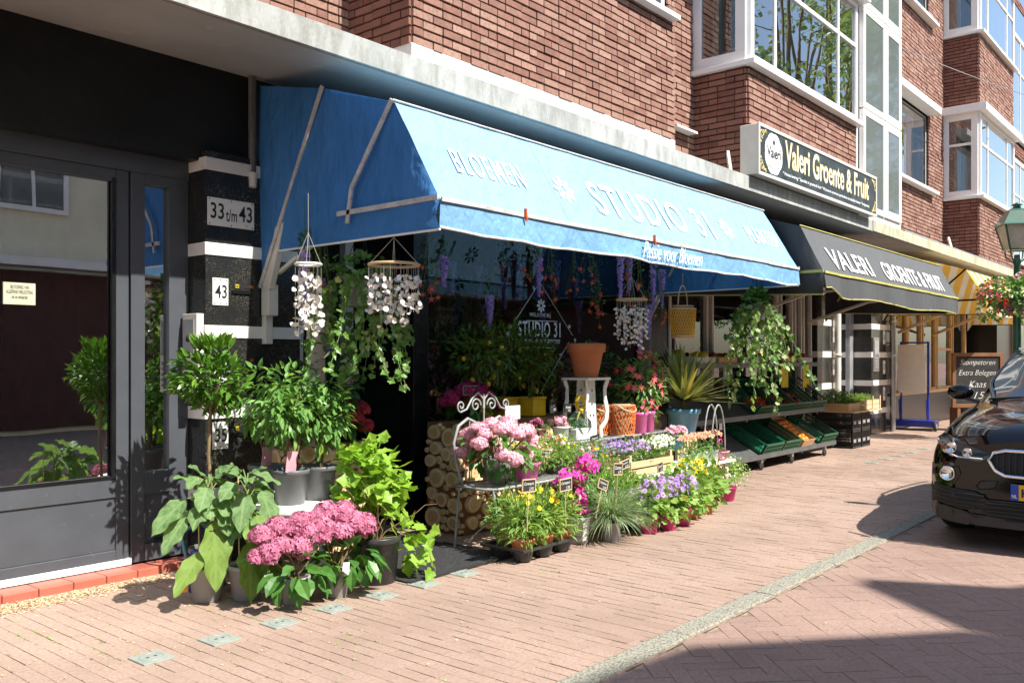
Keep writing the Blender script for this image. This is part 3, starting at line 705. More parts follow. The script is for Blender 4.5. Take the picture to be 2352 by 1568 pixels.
# --- grocery front: white framed panes
for i, (xa, xb) in enumerate([(9.5, 10.5), (10.6, 12.7), (12.8, 13.25), (13.33, 13.6), (13.66, 14.0)]):
    window((xa, 5.55, 0), ux, (0, -1, 0), xb-xa, .35, 2.72, glass='shopglass', backing=False, fr=.05, frm='cream', name='shop_window')
b = MB(); b.box((8.95, 5.5, 0), (14.1, 5.6, .35)); b.box((8.95, 5.5, .35), (9.5, 5.6, 2.8)); b.build('shop_plinth', M['blackpaint'], B, world=True)
P2 = stripes_pilaster(14.1, 15.05, 5.43, 5.9, bands=(2.5, 1.98, 1.46, .94, .42), th=.1)
P3 = stripes_pilaster(16.7, 17.75, 5.43, 5.9, bands=(2.5, 1.98, 1.46, .94, .42), th=.1)
gd = MB(); bxs(gd, ((15.05, 5.75, 0), (15.15, 5.83, 2.7)), ((15.75, 5.75, 0), (15.87, 5.83, 2.7)), ((16.5, 5.75, 0), (16.6, 5.83, 2.7)), ((15.15, 5.75, 2.6), (16.5, 5.83, 2.7)), ((15.15, 5.75, .02), (16.5, 5.83, .2)), ((16.6, 5.75, 0), (16.7, 5.9, 2.7)))
gdo = gd.build('glass_street_door', M['greymetal'], B, world=True); bevel(gdo)
g = MB(); g.quad((15.15, 5.79, .2), (16.5, 5.79, .2), (16.5, 5.79, 2.6), (15.15, 5.79, 2.6)); g.build('pane', M['glass'], gdo, world=True)
g = MB(); g.tube([(15.72, 5.68, .8), (15.72, 5.68, 1.45)], .018); g.bar((15.55, 5.70, 1.22), (15.9, 5.70, 1.22), .03, .08); g.build('door_handle', M['steel'], gdo, world=True)
b = MB(); bxs(b, ((15.05, 6.9, 0), (16.7, 7.0, 2.75))); b.build('hall_wall', M['room'], B, world=True)
# --- cheese shop front with oak frames
cw = [(17.95, 18.9), (18.95, 19.9), (20.0, 21.0), (21.1, 22.3), (22.4, 23.6)]
for i, (xa, xb) in enumerate(cw):
    window((xa, 5.5, 0), ux, (0, -1, 0), xb-xa, .72, 2.7, glass='shopglass', backing=False, fr=.05, frm='oakframe', name='shop_window', trans=((.07, xb-xa-.07, 1.6),) if i in (1, 3) else ())
b = MB(); b.box((17.75, 5.45, 0), (24.6, 5.6, .66)); b.build('shop_plinth', M['blackpaint'], B, world=True)
b = MB(); b.box((17.75, 5.38, .66), (24.6, 5.56, .72)); bevel(b.build('shop_sill', M['palewood'], B, world=True))
# --- number plates and stickers on the striped pilaster
def wallplate(name, lab, cat, x0, x1, z0, z1, y, m, txts, d=.006, screws=True):
    t = thing(name, lab, cat, ((x0+x1)/2, y, z0), 'number plates and stickers on the striped pilaster' if name == 'house_number_plate' else None)
    b = MB(); b.box((x0, y-d, z0), (x1, y, z1)); bevel(b.build('plate', M[m], t, world=True), .002)
    for (s, u0, u1, v0, v1, mm) in txts:
        w, h = x1-x0, z1-z0
        text_part('lettering', s, t, M[mm], (x0+u0*w, y-d, z0+v0*h), ((u1-u0)*w, 0, 0), (0, 0, (v1-v0)*h), bold=.012)
    if screws:
        b = MB()
        for px_ in (x0+.015, (x0+x1)/2, x1-.015):
            for pz in (z0+.012, z1-.012): b.ball((px_, y-d, pz), .005, 6, 4)
        b.build('screws', M['rubber'], t, world=True)
    return t
wallplate('house_number_plate', 'wide white enamel plate reading 33 t/m 43 at the top of the striped pilaster', 'number plate', 3.262, 3.625, 2.30, 2.49, 5.43, 'white_stone',
    [('33', .06, .34, .25, .82, 'blackletter'), ('t/m', .38, .62, .2, .66, 'blackletter'), ('43', .66, .95, .25, .82, 'blackletter')])
wallplate('house_number_plate', 'small white plate with the number 43 between the second and third white bands', 'number plate', 3.30, 3.42, 1.76, 1.945, 5.43, 'white', [('43', .14, .9, .26, .76, 'blackletter')])
wallplate('house_number_plate', 'small white number plate half hidden behind the bay tree crown', 'number plate', 3.30, 3.42, 1.22, 1.4, 5.43, 'white', [('39', .14, .9, .26, .76, 'blackletter')])
wallplate('house_number_plate', 'lowest white plate, ending in 5, behind the bay tree trunk', 'number plate', 3.30, 3.42, .78, .965, 5.43, 'white', [('35', .14, .9, .26, .76, 'blackletter')])
def mailslot(z, lab, y=5.43):
    t = thing('mail_slot', lab, 'mail slot', (3.55, y, z), 'black mail slots with NEE stickers')
    b = MB(); b.box((3.45, y-.012, z), (3.61, y, z+.028)); bevel(b.build('flap', M['blackpaint'], t, world=True), .003)
    b = MB(); b.box((3.475, y-.003, z+.04), (3.625, y, z+.068)); b.build('sticker', M['blackletter'], t, world=True)
    b = MB(); b.box((3.478, y-.0036, z+.042), (3.505, y-.003, z+.066)); b.build('sticker_patch', M['yellowpaper'], t, world=True)
    text_part('lettering', 'NEE', t, M['blackletter'], (3.480, y-.004, z+.046), (.023, 0, 0), (0, 0, .016), bold=.02, thick=.0008)
    text_part('lettering', 'NEE', t, mat('orange_print', (.8, .2, .02), .6), (3.594, y-.003, z+.045), (.026, 0, 0), (0, 0, .018), bold=.02)
mailslot(1.845, 'upper black mail slot with yellow and orange NEE sticker right of number 43')
mailslot(1.33, 'lower black mail slot with NEE sticker right of the bay tree crown')
mailslot(.86, 'lowest black mail slot behind the tall potted bushes')
# intercom on the pilaster's side
t = thing('intercom', 'steel intercom panel with round camera on the side of the striped pilaster', 'intercom', (3.24, 5.52, 1.2))
b = MB(); b.box((3.19, 5.44, 1.16), (3.245, 5.62, 1.70)); bevel(b.build('housing', M['cream'], t, world=True))
b = MB(); b.box((3.182, 5.465, 1.42), (3.192, 5.60, 1.66)); b.build('camera_panel', M['greymetal'], t, world=True)
b = MB(); b.lathe([(.022, 0), (.022, .008), (.012, .012), (.0001, .012)], (3.182, 5.53, 1.53), 14, R=Matrix.Rotation(-PI/2, 3, 'Y')); b.build('camera_eye', M['rubber'], t, world=True)
b = MB()
for k in range(5): b.box((3.184, 5.47, 1.2+k*.038), (3.192, 5.60, 1.222+k*.038))
b.build('bell_buttons', M['steel'], t, world=True)
t = thing('intercom', 'steel intercom panel beside the glass street door under the black awning', 'intercom', (16.95, 5.42, 1.2))
b = MB(); b.box((16.74, 5.40, 1.15), (17.05, 5.43, 1.78)); bevel(b.build('housing', M['steel'], t, world=True))
b = MB(); b.box((16.78, 5.393, 1.47), (17.01, 5.40, 1.72)); b.build('camera_panel', M['greymetal'], t, world=True)
b = MB()
for k in range(4): b.box((16.80, 5.392, 1.22+k*.055), (16.98, 5.40, 1.245+k*.055))
b.build('bell_buttons', M['greymetal'], t, world=True)
for i, (x, z) in enumerate([(14.72, 1.66), (14.72, 1.12), (14.72, .55), (17.35, 1.66), (17.35, 1.1), (17.35, .6)]):
    side = 'left' if i < 3 else 'right'; row = ('top', 'middle', 'bottom')[i % 3]
    wallplate('house_number_plate', f'small white number plate, {row} one on the striped pilaster {side} of the glass street door', 'number plate', x, x+.13, z, z+.26, 5.43, 'white', [(str([31, 29, 27, 25, 23, 21][i]), .15, .85, .35, .7, 'blackletter')])
# sticker on the door glass
b = MB(); b.box((2.08, DY+.022, 1.72), (2.26, DY+.026, 1.85)); o = b.build('door_notice', mat('pale_notice_paper', (.5, .5, .36), .7), door, world=True)
text_part('notice_text', 'BIJ STORING VAN\nALGEMENE VERLICHTING\nbel de beheerder', door, M['blackletter'], (2.095, DY+.0215, 1.755), (.15, 0, 0), (0, 0, .08), thick=.0008)
# pipes
def pipe(lab, pts, r, m='greymetal', clamps=()):
    t = thing('drainpipe', lab, 'drainpipe', tuple(pts[-1]))
    b = MB(); b.tube(pts, r, 12); b.build('pipe', M[m], t, world=True)
    for z in clamps:
        b = MB(); b.lathe([(r+.001, -.02), (r+.012, -.02), (r+.012, .02), (r+.001, .02)], (pts[0][0], pts[0][1], z), 12); b.build('clamp', M[m], t, world=True)
M['oldpipe'] = mat('weathered_grey_pipe', (.14, .13, .12), .8, var=.4, scale=12, dirt=(.35, .3, .26), dirtamt=.2, stretch=(3, 3, .5))
t = thing('conduit_stub', 'short weathered grey pipe stub running down from the canopy beside the blue awning', 'pipe', (3.66, 5.4, 2.6))
b = MB(); b.tube([(3.62, 5.44, 3.42), (3.62, 5.44, 2.72), (3.612, 5.42, 2.68)], .028, 10); b.build('pipe', M['oldpipe'], t, world=True)
b = MB(); b.tube([(3.612, 5.42, 2.70), (3.604, 5.41, 2.60)], [.032, .026], 10); b.build('pipe_end', M['cream'], t, world=True)
pipe('white painted drainpipe in front of the striped pilaster left of the glass street door', [(14.75, 5.34, 2.95), (14.75, 5.34, .0)], .055, 'cream', (1.45,))
pipe('galvanised drainpipe between the striped pilaster and the cheese shop window', [(17.65, 5.34, 2.95), (17.65, 5.34, .0)], .055, 'steel', (1.45, 2.1))
# --- the second house further down the street
B2 = thing('brick_house', 'brown brick house with white glazed stair bay behind the street lamp', 'building', (30, 6, 0))
b = MB(); brick_wall(b, (24.9, 4.75, 0), ux, 12, 3.6, 10.6, (0, -1, 0), [(0, 2.6, 6.9, 10.4), (0, 2.6, 3.8, 5.6+.9)]); w = b.build('brick_wall', M['brick_dark'], B2, world=True)
b = MB(); panel(b, (24.9, 4.746, 0), ux, 12, 3.5, 10.6, [(0, 2.6, 6.9, 10.4), (0, 2.6, 3.8, 6.5)]); b.build('mortar_bed', M['mortar_red'], w, world=True)
for z0 in (3.8, 6.9+.05):
    window((24.3, 4.7, 0), ux, (0, -1, 0), 3.1, z0, z0+2.6, mull=(.6, 1.5, 2.3), trans=((.06, 3.0, z0+1.7),), parent=B2, depth=.05, fr=.1, curtain=[(.1, .5)])
b = MB(); b.box((24.3, 4.9, 0), (37, 5.6, 3.5)); b.box((24.3, 5.3, 3.5), (37, 8, 10.6)); b.build('lower_front', M['blackpaint'], B2, world=True)
window((26, 4.86, 0), ux, (0, -1, 0), 3.5, .7, 2.7, mull=(1.2, 2.4), parent=B2, frm='oakframe', glass='shopglass', name='shop_window', depth=.04)
# ================================================================ houses across the street (they throw the gable shadows and show in the panes)
M['render_cream'] = mat('cream_render', (.72, .68, .5), .85, var=.06, scale=1.5, bump=.1)
M['darkred'] = mat('dark_red_shop_front', (.07, .02, .018), .6)
M['roof'] = mat('roof_tile', (.12, .06, .04), .8)
def across(name, lab, x0, x1, prof, wallm, wins, shop=True):
    t = thing(name, lab, 'building', ((x0+x1)/2, -6.5, 0))
    b = MB(); b.prism([(x, -6.0, z) for x, z in prof], (0, -7, 0)); b.build('house_wall', M[wallm], t, world=True)
    if shop:
        b = MB(); b.box((x0+.2, -5.97, .1), (x1-.2, -5.94, 3.0)); b.build('shop_front', M['darkred'], t, world=True)
        b = MB(); b.box((x0, -5.9, 3.05), (x1, -5.4, 3.2)); b.build('shop_canopy', M['white'], t, world=True)
    for (wx, wz, ww, wh) in wins:
        b = MB()
        bxs(b, ((wx, -5.98, wz), (wx+.09, -5.93, wz+wh)), ((wx+ww-.09, -5.98, wz), (wx+ww, -5.93, wz+wh)), ((wx+.09, -5.98, wz), (wx+ww-.09, -5.93, wz+.09)), ((wx+.09, -5.98, wz+wh-.09), (wx+ww-.09, -5.93, wz+wh)), ((wx+ww/2-.03, -5.98, wz+.09), (wx+ww/2+.03, -5.94, wz+wh-.09)))
        f = b.build('window', M['upvc'], t, world=True)
        b = MB(); b.quad((wx+.09, -5.96, wz+.09), (wx+ww-.09, -5.96, wz+.09), (wx+ww-.09, -5.96, wz+wh-.09), (wx+.09, -5.96, wz+wh-.09)); b.build('pane', M['wired'], f, world=True)
    return t
across('gabled_house', 'cream rendered house across the street, seen only in the door glass', -12, 5.7, [(-12, 0), (5.7, 0), (5.7, 8.75), (4.65, 9.92), (4.15, 10.02), (3.6, 10.05), (-12, 10.05)], 'render_cream', [(x, z, 1.3, 1.6) for x in (-2, 1.0, 3.5) for z in (4.2, 7.2)])
across('gabled_house', 'cream house with a stepped gable across the street behind the photographer', 5.72, 15, [(5.72, 0), (15, 0), (15, 8.2), (7.02, 8.6), (6.82, 8.75), (6.53, 9.66), (6.35, 9.6), (5.72, 8.75)], 'render_cream', [(x, z, 1.3, 1.7) for x in (6.2, 8.8, 11.4) for z in (4.1,)])
across('brick_terrace', 'red brick terrace across the far part of the street', 15.02, 30, [(15.02, 0), (30, 0), (30, 8.3), (15.02, 8.3)], 'brick', [(x, z, 1.8, 1.7) for x in range(16, 28, 3) for z in (4.1,)])
# tall street trees across the street, far right: they show only as reflections in the bay windows
for i, (x, y, h, r) in enumerate(((33.5, -5, 17, 4.2), (39, -5.4, 19, 4.6), (46, -5.5, 20, 5))):
    t = thing('street_tree', f'tall leafy street tree across the street, {["nearest","middle","farthest"][i]} of three', 'tree', (x, y, 0), 'street trees across the street')
    b = MB(); b.tube([(0, 0, 0), (.1, 0, 3), (-.1, .1, 7), (0, 0, h)], [.25, .2, .15, .06], 9)
    rr = np.random.RandomState(i)
    for k in range(8): d = nrm(rr.randn(3)); b.tube([(0, 0, 5+4*rr.rand()), tuple(np.array([0, 0, h*.75])+d*[r*.4, r*.4, h*.2]), tuple(np.array([0, 0, h*.75])+d*[r*.85, r*.85, h*.3])], [.08, .05, .02], 5)
    b.build('trunk', M['bark'], t); b = MB()
    for k in range(26): d = nrm(rr.randn(3)); leaves(b, 110, tuple(np.array([0, 0, h*.72])+d*[r*.7, r*.7, h*.28]), (1.1, 1.1, .9), DI, L=.3, Wd=.24, lo=.1)
    b.build('crown', M['l_tree'], t)

t = thing('window_flowers', 'bunch of pink flowers standing behind the flat first-floor window', 'flowers', (17.95, 5.42, 4.95))
b = MB(); b.lathe([(.0001, 0), (.1, 0), (.14, .16), (.12, .22)], (0, 0, 0), 14); b.build('vase', M['white'], t)
b = MB(); leaves(b, 160, (0, 0, .5), (.28, .08, .3), ST5, L=.05, Wd=.05, lo=.1); b.build('blooms', M['p_pink'], t)
b = MB(); leaves(b, 90, (0, 0, .35), (.2, .08, .2), OV, L=.1, Wd=.05, lo=.1); b.build('foliage', M['l_fresh'], t)
# ================================================================ awnings
def polyline(pts, n):
    P = np.array(pts, float); d = np.linalg.norm(np.diff(P, axis=0), axis=1); s = np.concatenate([[0], np.cumsum(d)]); u = np.linspace(0, s[-1], n)
    return np.stack([np.interp(u, s, P[:, i]) for i in range(P.shape[1])], 1)
def awning(t, x0, x1, Aw, Bh, Cc, D, V, E, F, mats, sag=.045, valcurve=None, tonefn=None, sidelow=2.15, pip='piping', bill=.03, hoop2=True, front_tone=1.0):
    nx = 60; xs = np.linspace(x0, x1, nx)
    b = MB()
    # roof, from the wall to the front edge
    top = polyline([Aw, Bh, Cc], 13); G = np.zeros((13, nx, 3)); G[:, :, 0] = xs
    seams = np.abs(np.sin((xs-x0)/(x1-x0)*PI*4))
    for i, (y, z) in enumerate(top):
        s = math.sin(PI*i/12); G[i, :, 1] = y; G[i, :, 2] = z-sag*s*(.4+.6*seams)
    tf = tonefn or (lambda xm, side: front_tone)  # roof and front carry painted sunlit paleness, sides stay deep
    def gridt(G, side, fn):
        m, n = G.shape[:2]; F_ = []; T = []
        for i in range(m-1):
            for j in range(n-1): F_.append((i*n+j, i*n+j+1, (i+1)*n+j+1, (i+1)*n+j)); T.append(fn(i, j))
        b.add(G.reshape(-1, 3), np.array(F_), tone=np.array(T, float), smooth=True)
    gridt(G, 'top', lambda i, j: tf(xs[j], 'top'))
    # front slope (kept nearly flat: the lettering lies on it)
    fr = polyline([Cc, D], 9); G = np.zeros((9, nx, 3)); G[:, :, 0] = xs
    for i, (y, z) in enumerate(fr):
        G[i, :, 1] = y+.003*np.sin(xs*7.3+i*.9)*math.sin(PI*i/8)+.002*np.sin(xs*17+i*2); G[i, :, 2] = z
    gridt(G, 'front', lambda i, j: tf(xs[j], 'front'))
    # valance
    G = np.zeros((5, nx, 3)); G[:, :, 0] = xs
    for i in range(5):
        k = i/4; G[i, :, 1] = D[0]+(V[0]-D[0])*k+.012*np.sin(xs*5.3)*k+.007*np.sin(xs*13.7+1)*k+.004*np.sin(xs*31)*k-.004
        drop = (valcurve(xs) if valcurve else np.full(nx, D[1]-V[1])+.008*np.sin(xs*3.1)+.005*np.sin(xs*9.7))
        G[i, :, 2] = D[1]-drop*k
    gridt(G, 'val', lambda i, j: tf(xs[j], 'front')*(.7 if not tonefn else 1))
    low = G[-1].copy()
    # sides
    sides = []
    for xsd, sg in ((x0, -1), (x1, 1)):
        lo = polyline([E, (E[0]-.1, sidelow), (D[0]+.0, V[1]+(.0 if valcurve is None else .0))], 34)
        up = polyline([Aw, Bh, Cc, D], 34)
        G = np.zeros((11, 34, 3))
        for i in range(11):
            k = i/10; G[i, :, 1] = up[:, 0]*(1-k)+lo[:, 0]*k; G[i, :, 2] = up[:, 1]*(1-k)+lo[:, 1]*k
            bul = math.sin(PI*k)
            G[i, :, 0] = xsd+sg*bill*bul*np.sin(np.linspace(0, 1, 34)*PI*2.5+.4)+sg*.006*np.sin(np.linspace(0, 23, 34)+k*5)*bul
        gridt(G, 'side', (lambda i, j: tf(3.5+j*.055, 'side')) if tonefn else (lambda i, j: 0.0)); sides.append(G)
    cv = b.build('canvas', mats, t, world=True)
    # frame hoops, tapes and edges
    b = MB(); o = .006
    for xsd, sg in ((x0, -1), (x1, 1)):
        for p, q in (((E[0]+.0, E[1]), Bh), (F, D)):
            b.bar((xsd+sg*.022, p[0], p[1]), (xsd+sg*.022, q[0]-.005, q[1]+.01), .012, .03)
        if hoop2:
            b.bar((xsd+sg*.022, F[0]-.1, F[1]-.07), (xsd+sg*.022, F[0]-.14, F[1]+.15), .012, .03)
            b.bar((xsd+sg*.022, F[0]-.14, F[1]+.15), (xsd+sg*.022, Cc[0], Cc[1]+.01), .012, .03)
    b.tube([(x, Cc[0]-o, Cc[1]+o) for x in np.linspace(x0-.02, x1+.02, 20)], .008, 5)
    for i in range(14):
        xa = x0+(x1-x0)*i/14; xb = x0+(x1-x0)*(i+1)/14
        b.bar((xa, D[0]-.012, D[1]+random.uniform(-.003, .003)), (xb, D[0]-.012, D[1]+random.uniform(-.003, .003)), .012, .024)
    b.build('tape_and_hoops', M[pip], cv, world=True)
    b = MB(); b.tube([tuple(p+np.array([0, -.002, -.004])) for p in low[::2]], .008, 5)
    for G in sides: b.tube([tuple(p+np.array([0, 0, -.004])) for p in G[-1][3:]], .008, 5)
    b.build('valance_edging', M['white' if pip == 'piping' else pip], cv, world=True)
    return cv
AX0, AX1 = 3.69, 8.95
AC, AD, AV = (4.04, 2.965), (3.65, 2.325), (3.64, 2.155)
t = thing('shop_awning', 'faded blue canvas awning, front painted paler as sunlit, lettered STUDIO 31, over the flower shop', 'awning', (6.3, 5.4, 1.9))
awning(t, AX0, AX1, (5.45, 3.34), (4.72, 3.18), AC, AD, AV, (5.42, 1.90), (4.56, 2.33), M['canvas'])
Sx = np.array([1.0, 0, 0]); up_ = np.array([0, AC[0]-AD[0], AC[1]-AD[1]]); upl = np.linalg.norm(up_); upn = up_/upl
def on_panel(x, v, off=.006):                  # a point v (0..1) up the front slope
    return np.array([x, AD[0], AD[1]])+up_*v+np.array([0, -.86, .5])*off
for s, xa, xb, v0, v1, bd in (('BLOEMEN', 3.98, 4.66, .34, .60, .008), ('STUDIO 31', 5.46, 7.33, .22, .64, .012), ('PLANTEN', 8.12, 8.82, .32, .58, .008)):
    text_part('lettering', s, t, M['lettering'], on_panel(xa, v0), (xb-xa, 0, 0), up_*(v1-v0), bold=bd, spacing=1.25)
def daisy_mark(t, c, r, X, Y, m, name='flower_mark', n=8):
    b = MB(); X = np.array(X, float); Y = np.array(Y, float); c = np.array(c, float)
    for i in range(n):
        a = 2*PI*i/n; d = X*math.cos(a)+Y*math.sin(a); e = -X*math.sin(a)+Y*math.cos(a)
        P = [c+d*r*.36, c+d*r*.6-e*r*.2, c+d*r*.9-e*r*.14, c+d*r, c+d*r*.9+e*r*.14, c+d*r*.6+e*r*.2]
        b.add(P, [tuple(range(6))])
        e0 = a; P2 = []
    ring = []
    k = 20
    for i in range(k):
        a0, a1 = 2*PI*i/k, 2*PI*(i+1)/k
        b.quad(*[c+(X*math.cos(q)+Y*math.sin(q))*r*s_ for q, s_ in ((a0, .27), (a0, .42), (a1, .42), (a1, .27))])
    return b.build(name, M[m], t, world=True)
for x in (5.12, 7.66): daisy_mark(t, on_panel(x, .44), .12, Sx, upn, 'lettering')
vo = (5.86, AV[0]-.028, 2.175)
text_part('script_lettering', 'Passie voor Bloemen', t, M['lettering'], vo, (.95, 0, 0), (0, 0, .125), shear=.5, bold=-.004, narrow=1)
# seams on the canvas
b = MB()
for x in (4.98, 6.3, 7.6): b.tube([on_panel(x, k, .004) for k in (0.02, .5, .98)], .0018, 4)
b.build('seam_stitches', M['piping'], t, world=True)
# wall arm housing and bracket
b = MB(); b.bar((3.70, 5.36, 1.90), (3.70, 5.16, 2.42), .05, .085); b.box((3.68, 5.33, 1.70), (3.76, 5.42, 1.92)); b.box((3.69, 5.38, 1.5), (3.75, 5.43, 1.70))
bevel(b.build('arm_housing', M['cream'], t, world=True))
b = MB(); b.bar((3.74, 5.3, 2.0), (3.74, 4.56, 2.32), .025)
b.build('awning_arm', M['cream'], t, world=True)
for x in (4.45, 6.05):   # red pegs clipped on the front edge
    pg = thing('clothes_peg', 'small red peg clipped to the blue awning edge, '+('left' if x < 5 else 'right')+' one', 'peg', (x, 3.63, 2.3))
    b = MB(); b.cbox((x, 3.625, 2.335), (.012, .02, .06)); b.cbox((x+.004, 3.62, 2.30), (.014, .012, .03)); b.build('peg', M['tomato'], pg, world=True)
# --- black awning
t = thing('shop_awning', 'black canvas awning with yellow piping lettered VALERI GROENTE & FRUIT', 'awning', (11.7, 5.4, 2.0))
BC, BD, BV = (3.67, 2.78), (3.42, 2.285), (3.415, 2.06)
def vc(xs): return .235-.115*np.exp(-((xs-9.17)/.28)**2)+.02*np.sin(xs*2.2)
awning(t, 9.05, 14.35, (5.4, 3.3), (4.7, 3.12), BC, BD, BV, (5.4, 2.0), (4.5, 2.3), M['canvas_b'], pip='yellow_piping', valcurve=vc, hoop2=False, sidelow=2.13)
bu = np.array([0, BC[0]-BD[0], BC[1]-BD[1]])
for s, xa, xb in (('VALERI', 9.42, 10.75), ('GROENTE & FRUIT', 11.2, 13.85)):
    text_part('lettering', s, t, M['lettering'], np.array([xa, BD[0], BD[1]])+bu*.13+np.array([0, -.009, .005]), (xb-xa, 0, 0), bu*.46, bold=.012, spacing=1.05)
for xa in (11.3, 13.6):
    b = MB(); b.bar((xa, 5.4, 1.95), (xa-.15, 4.45, 2.22), .035); b.bar((xa-.15, 4.45, 2.22), (xa+.1, 3.75, 2.3), .03); b.build('awning_arm', M['cream'], t, world=True)
# --- yellow striped awning
t = thing('shop_awning', 'yellow and white striped awning over the cheese shop behind the street lamp', 'awning', (20, 5.4, 2.0))
def stripes(xm, side): return float(int(xm/.105) % 2) if side == 'side' else float(int(xm/.22) % 2)
awning(t, 17.25, 23.6, (5.4, 3.32), (4.7, 3.2), (3.97, 2.97), (3.65, 2.42), (3.65, 2.17), (5.4, 2.05), (4.56, 2.42), M['canvas_y'], pip='blackpaint', tonefn=stripes, hoop2=True, sidelow=2.2)
text_part('lettering', 'Hollands Kaashuis', t, M['blackletter'], (18.0, 3.6, 2.25), (2.6, 0, 0), (0, 0, .1), bold=.0)
for xa in (18.2, 20.6): b = MB(); b.bar((xa, 5.4, 1.9), (xa-.5, 4.3, 2.3), .05); b.build('awning_arm', M['palewood'], t, world=True)
# ================================================================ light-box sign
t = thing('fascia_sign', 'long black light-box sign with gold letters Valeri Groente & Fruit on the canopy', 'sign', (11.7, 4.45, 3.52))
SX0, SX1, SY, SZ0, SZ1 = 9.62, 13.72, 4.4, 3.52, 4.10
b = MB(); b.box((SX0, SY, SZ0), (SX1, SY+.22, SZ1)); bevel(b.build('box_body', M['cream'], t, world=True), .008)
b = MB(); bxs(b, ((SX0-.01, SY-.02, SZ0-.01), (SX1+.01, SY, SZ0+.03)), ((SX0-.01, SY-.02, SZ1-.03), (SX1+.01, SY, SZ1+.01)), ((SX0-.01, SY-.02, SZ0+.03), (SX0+.03, SY, SZ1-.03)), ((SX1-.03, SY-.02, SZ0+.03), (SX1+.01, SY, SZ1-.03)))
bevel(b.build('edge_frame', M['cream'], t, world=True), .004)
b = MB(); b.box((SX0+.03, SY-.008, SZ0+.03), (SX1-.03, SY-.002, SZ1-.03)); b.build('sign_face', M['signblack'], t, world=True)
text_part('gold_lettering', 'Valeri Groente & Fruit', t, M['gold'], (SX0+.74, SY-.010, SZ0+.19), (3.02, 0, 0), (0, 0, .335), bold=.034)
text_part('pale_lettering', 'Valeri Groente & Fruit', t, mat('pale_lettering', (.8, .76, .6), .6), (SX0+.755, SY-.0125, SZ0+.197), (3.0, 0, 0), (0, 0, .322), bold=.004)
text_part('small_lettering', '* Horeca levering * Specialist in groente & fruit * Wij leveren zowel aan particulieren als zakelijke klanten * Partijservice', t, M['lettering'], (SX0+.68, SY-.0105, SZ0+.08), (3.1, 0, 0), (0, 0, .055), bold=.01)
b = MB(); c0 = np.array([SX0+.42, SY-.0105, (SZ0+SZ1)/2]); n = 64; P = []
for i in range(n):
    a = 2*PI*i/n; r = 1+.06*abs(math.sin(a*4)); P.append(c0+np.array([math.cos(a)*.24*r, 0, math.sin(a)*.235*r]))
b.add(P, [tuple(range(n))]); b.build('badge', M['lettering'], t, world=True)
text_part('badge_lettering', 'Valeri', t, M['blackletter'], (SX0+.23, SY-.013, 3.76), (.38, 0, 0), (0, 0, .13), bold=.012)
text_part('badge_small_lettering', 'Groente & Fruit', t, M['gold'], (SX0+.28, SY-.013, 3.71), (.28, 0, 0), (0, 0, .035), bold=.012)
b = MB(); b.disc((SX0+.42, SY-.013, 3.945), .03, 14, N=(0, -1, 0)); b.tube([(SX0+.42, SY-.014, 3.97), (SX0+.43, SY-.014, 4.0)], .005, 4)
for k in range(5): b.disc((SX0+.3+k*.06, SY-.013, 3.655-.012*(2-abs(k-2))), .014, 10, N=(0, -1, 0))
b.build('badge_fruit', M['blackletter'], t, world=True)
b = MB()
for cx_, sx in ((SX0+.09, 1), (SX1-.09, -1)):
    for cz, sz_ in ((SZ1-.09, -1), (SZ0+.09, 1)):
        for (r, ph, dx_, dz_) in ((.05, 0, 0, 0), (.03, 2, .05, -.01), (.03, 4, -.01, .06), (.022, 1, .1, -.03), (.02, 3, -.03, .11)):
            pts = [(cx_+sx*(dx_+r*(1-i/16)*math.cos(ph+i*.6)), SY-.011, cz+sz_*(dz_+r*(1-i/16)*math.sin(ph+i*.6))) for i in range(13)]
            b.tube(pts, .006, 4)
b.build('corner_scrolls', M['gold'], t, world=True)
for x in (9.35, 18.9):
    tt = thing('support_strut', 'short white metal strut standing on the canopy '+('left of the black sign' if x < 12 else 'above the striped awning'), 'strut', (x, 4.6, 3.5))
    b = MB(); b.bar((x, 4.6, 3.5), (x+.12, 4.7, 3.78), .03, .05); b.build('strut', M['cream'], tt, world=True)
tt = thing('cable', 'thin overhead cable stretched between the brick bays', 'cable', (17, 4.5, 7))
b = MB(); b.tube([(16.6+i*.9, 5.2-i*.25, 7.12+.02*(i-5)**2*.25-.1) for i in range(12)], .008, 5); b.build('wire', M['greymetal'], tt, world=True)
# ================================================================ pots and plants
def pot_part(t, r, h, m='potgrey', taper=.76, c=(0, 0, 0), rim=.014, n=24, feet=False):
    b = MB(); rb = r*taper
    b.lathe([(.0001, .004), (rb*.96, 0), (rb, .004), (rb+(r-rb)*.86, h*.86), (r, h*.87), (r+rim*.25, h*.885), (r+rim*.3, h-.006), (r+.001, h), (r-.008, h), (r-.012, h*.9), (rb*.9, .02)], c, n)
    o = b.build('pot', M[m], t)
    b = MB(); b.disc((c[0], c[1], c[2]+h*.9), r*.93, 18); s_ = b.build('soil', M['soil'], o); return o
def stems(t, pts, r0=.005, r1=.003, m='greenstem', name='stems', wob=.15):
    b = MB()
    for p, q in pts:
        p = np.array(p, float); q = np.array(q, float); k = 6; u = np.linspace(0, 1, k)[:, None]; L = np.linalg.norm(q-p)
        P = p+(q-p)*u+np.sin(u*PI)*np.random.randn(3)*L*wob*.4; b.tube(P, np.linspace(r0, r1, k), 5)
    return b.build(name, M[m], t)
